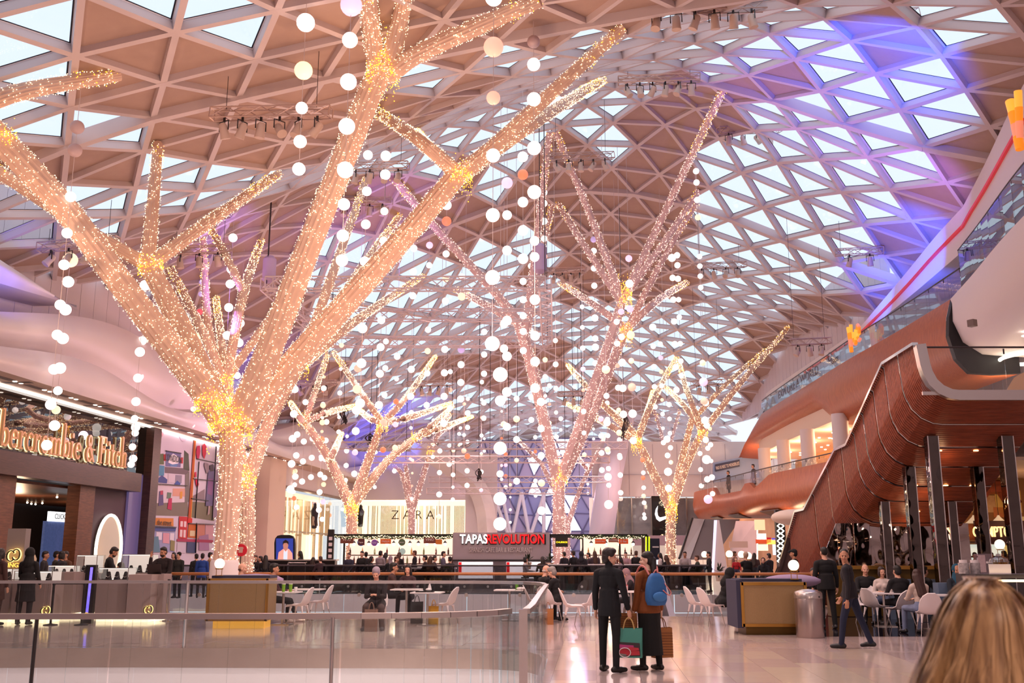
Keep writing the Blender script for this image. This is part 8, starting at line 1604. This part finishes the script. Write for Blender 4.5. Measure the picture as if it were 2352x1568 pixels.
for k, (px, Y, c_, hr, lab, sh) in enumerate(((400, 38.5, '#2c2428', 'long', 'dark-haired woman standing before the hoarding, left', .95), (412, 37.8, '#2e2c2a', 'beanie', 'person in a patterned dark coat and hat before the hoarding', .95), (466, 38, '#26489a', 'short', 'person in a bright blue padded jacket left of the tree drum', .93), (483, 39, '#b8906c', 'short', 'person in a beige coat behind the tree drum', .95), (452, 39, '#1c181c', 'short', 'person in black beside the bright blue jacket', .92))): PP(lab, px, Y, (170, 160, 10, -60, 40)[k], ST(thick=1, coat=.15), c_, hair=hr, s_=sh)
# crowd round the tapas bar, small in the picture
far = [(573, 41.5, 1, '#8a7a88', 'beanie'), (588, 41.8, 1, '#2a2228', 'short'), (600, 42, 1, '#9aa6c8', 'short'), (611, 41.6, 1, '#1c181c', 'long'), (690, 44.5, 0, '#2a2226', 'long'), (720, 42.2, 1, '#4a2a28', 'long'), (737, 41.9, 1, '#3a2428', 'short'), (802, 43.0, 0, '#34344c', 'short'), (832, 42.4, 0, '#1a161a', 'short'), (841, 42.9, 0, '#2a2026', 'cap'), (853, 42.2, 1, '#141218', 'long'),
    (874, 43.2, 0, '#a898a0', 'short'), (886, 43.6, 0, '#c8a898', 'long'), (897, 41.9, 1, '#161418', 'hijab'), (910, 42.3, 1, '#8a5a48', 'short'), (917, 43.4, 0, '#2a2428', 'long'), (953, 46.6, 0, '#1e1a1e', 'short'), (977, 43.0, 1, '#2a1a1c', 'short'), (989, 42.6, 1, '#4a3a30', 'long'), (998, 43.4, 1, '#2c2026', 'short'), (1018, 42.8, 0, '#6a6478', 'short'), (1034, 42.2, 1, '#2a2428', 'short'),
    (1206, 42.6, 1, '#cfc4c8', 'bob'), (1246, 42.2, 1, '#5a3c34', 'long'), (1296, 47, 0, '#2a2630', 'short'), (1317, 44.0, 0, '#1e1c22', 'short'), (1336, 43.4, 0, '#2c2834', 'hood'), (1352, 46, 0, '#3a2a34', 'short'), (1366, 46.6, 0, '#5a4c54', 'long'), (1425, 42.6, 1, '#a08c98', 'long'), (1437, 45.5, 0, '#b89098', 'short'), (1461, 45.8, 0, '#1e1c20', 'short'), (1490, 46.5, 0, '#a01c24', 'short'), (1516, 47, 0, '#e0d0d0', 'long'),
    (1530, 43.5, 1, '#17151a', 'long'), (1573, 41.9, 0, '#b8a8aa', 'short'), (1601, 43, 1, '#2e3426', 'short'), (1628, 43.6, 0, '#201c20', 'short'), (1752, 38.5, 1, '#15131a', 'hijab'), (1766, 39.6, 0, '#241e24', 'short'), (1798, 41, 0, '#8a6a4a', 'curly'), (1686, 46, 0, '#8a6058', 'short'), (1732, 45, 0, '#4a3434', 'long')]
rs_ = random.Random(21); CN = {}
def cname(c_):
    r, g_, b = [int(c_[i:i + 2], 16) for i in (1, 3, 5)]; L = (r + g_ + b) / 3
    if max(r, g_, b) - min(r, g_, b) < 22: return 'black' if L < 40 else 'charcoal' if L < 80 else 'grey' if L < 165 else 'pale'
    if r >= g_ and r >= b: return ('maroon' if b > g_ else 'brown') if L < 90 else 'red' if r > 2 * g_ else 'pink' if b > g_ * .95 else 'tan'
    return 'blue' if b > r else 'green'
for k, (px, Y, sit, c_, hr) in enumerate(far):
    o = SI(arms=TBL) if sit else ST(thick=1, arms=[(15, 8, 40, 15), (10, 8, 30, 10)]); rz = rs_.choice((10, -30, 160, 90, -90, 40))
    hn = {'short': 'short hair', 'long': 'long hair', 'bob': 'a bob', 'beanie': 'a pale hat', 'cap': 'a cap', 'hijab': 'a headscarf', 'hood': 'a hood', 'curly': 'curly hair'}[hr]
    where = 'before the dark bar' if px < 760 else 'left part of the tapas bar' if px < 880 else 'middle of the tapas bar' if px < 965 else 'near the tapas sign' if px < 1260 else 'right part of the tapas bar' if px < 1500 else 'by the far escalator' if px < 1660 else 'in the far bar on the right'
    lab = '%s person in %s with %s, %s' % ('seated' if sit else 'standing', cname(c_), hn, where); CN[lab] = CN.get(lab, 0) + 1
    if CN[lab] > 1: lab += (', further right', ', still further right', ', rightmost', ', at its very end')[CN[lab] - 2]
    seatz = .52 if sit else 0
    PP(lab, px, Y, rz, o, c_, hair=hr, hcol={'beanie': '#b8a8b0', 'hijab': '#9a8a94' if px < 1000 else '#15131a', 'hood': '#2c2834'}.get(hr, rs_.choice(('#1a1210', '#2a1a14', '#140e0e', '#4a2c1c'))), skin=rs_.choice(('light', 'tan', 'light')), s_=rs_.uniform(.93, 1.0), z=seatz * .45 if sit else 0, voxel=.02)
    if sit:
        x, y = gp(px, Y); st_ = thing('bar_stool', 'dark bar stool under the ' + ' '.join(lab.replace('seated ', '').replace(',', '').split()[:11]), 'stool', (x, y, 0), group='stools along the bars'); MB().cyl((x, y, .60), .17, .05, 14).build('stool_seat', M_BLACK, st_, smooth=40); MB().cyl((x, y, .02), .025, .58, 8).build('stem', M_STEEL, st_); MB().cyl((x, y, 0), .2, .02, 14).build('foot_plate', M_STEEL, st_)
for px, py, lab, c_ in ((1663, 1125, 'tiny figure in black at the rail of the lower timber balcony, left', '#1a181c'), (1720, 1116, 'tiny figure in a grey robe at the rail of the lower timber balcony, right', '#5a4c50')):
    Y = 66 if px < 1700 else 61; x = at(px, 1100, Y).x; person(lab, x + .3, Y, 100, ST(coat=.4, thick=1), c_, hair='short', z=5.15, voxel=.022)

# ------------------------------------------------------------------ blonde woman close to the viewer, seen from behind
YH = 2.62; hx = at(2262, 1400, YH).x; hz_ = at(2262, 1322, YH).z
bl = person('fair woman with long blonde hair, close to the viewer and seen from behind', hx, YH + .03, -4, ST(fem=1, coat=.15, thick=1), '#6a5a54', skin='fair', hair='long', hcol='#a87a4c', s_=1, voxel=.011)
hh = 1.72; k_ = (hz_ - .02) / 1.735; bl.scale = (k_,) * 3
M_HAIR = mat('blonde_strand', '#b98a58', .38, spec=.6); nt = M_HAIR.node_tree; b_ = nt.nodes['Principled BSDF']
tc = nt.nodes.new('ShaderNodeTexCoord'); mp = nt.nodes.new('ShaderNodeMapping'); mp.inputs['Scale'].default_value = (26, 26, 1.2); n = nt.nodes.new('ShaderNodeTexNoise'); n.inputs['Scale'].default_value = 1; n.inputs['Detail'].default_value = 4
rp = nt.nodes.new('ShaderNodeValToRGB'); rp.color_ramp.elements[0].position = .36; rp.color_ramp.elements[0].color = (*lin('#6e4526'), 1); rp.color_ramp.elements[1].position = .62; rp.color_ramp.elements[1].color = (*lin('#dcb07c'), 1)
nt.links.new(tc.outputs['Object'], mp.inputs[0]); nt.links.new(mp.outputs[0], n.inputs['Vector']); nt.links.new(n.outputs['Fac'], rp.inputs[0]); nt.links.new(rp.outputs[0], b_.inputs['Base Color'])
cx, cy, cz = hx, YH - .005, hz_ - .115
hs = MB(); r2 = random.Random(4)
for k in range(4200):
    a = r2.uniform(0, 2 * PI)
    if math.sin(a) > .55: continue                                   # leave the face free
    cr = Vector((r2.gauss(0, .010), .01 + r2.gauss(0, .025), .112)); sx = math.cos(a); sy = math.sin(a); lay = r2.uniform(.93, 1.06)
    clump = math.sin(a * 9 + 1.3) * .006 + math.sin(a * 23) * .003
    w = (.088 + clump) * lay; d = (.108 + clump) * lay
    P = [cr, Vector((sx * w * .62, sy * d * .62, .088)), Vector((sx * w * 1.12, sy * d * .98, .03)), Vector((sx * w * 1.55 + r2.gauss(0, .004), sy * d * 1.04, -.06)), Vector((sx * w * 2.1 + r2.gauss(0, .008), sy * d * 1.02 - .01, -.16)), Vector((sx * w * 2.4 + r2.gauss(0, .012), sy * d - .03, -.27)), Vector((sx * w * 2.45 + r2.gauss(0, .016), sy * d * .95 - .045, -.42 + r2.gauss(0, .03)))]
    P = [Vector((cx, cy, cz)) + p * 1.0 for p in P]; Q = smoothpath(P, 3); wd = r2.uniform(.0012, .0028)
    side_ = Vector((-sy, sx, 0)) * wd; vs = []
    for i, p in enumerate(Q): f = 1 - .5 * i / len(Q); vs += [p - side_ * f, p + side_ * f]
    hs.add(vs, [(2 * i, 2 * i + 1, 2 * i + 3, 2 * i + 2) for i in range(len(Q) - 1)])
for p in hs.v[:0]: pass
me = bpy.data.meshes.new('blonde_strand'); me.from_pydata([tuple((Vector(p) - Vector(bl.location)) / k_) for p in hs.v], [], hs.f); me.materials.append(M_HAIR); me.polygons.foreach_set('use_smooth', [True] * len(hs.f))
o = bpy.data.objects.new('loose_hair', me); COL.objects.link(o); o.parent = bl; o.rotation_euler.z = -bl.rotation_euler.z; o['kind'] = 'stuff'; o['label'] = 'long straight blonde hair with darker roots'
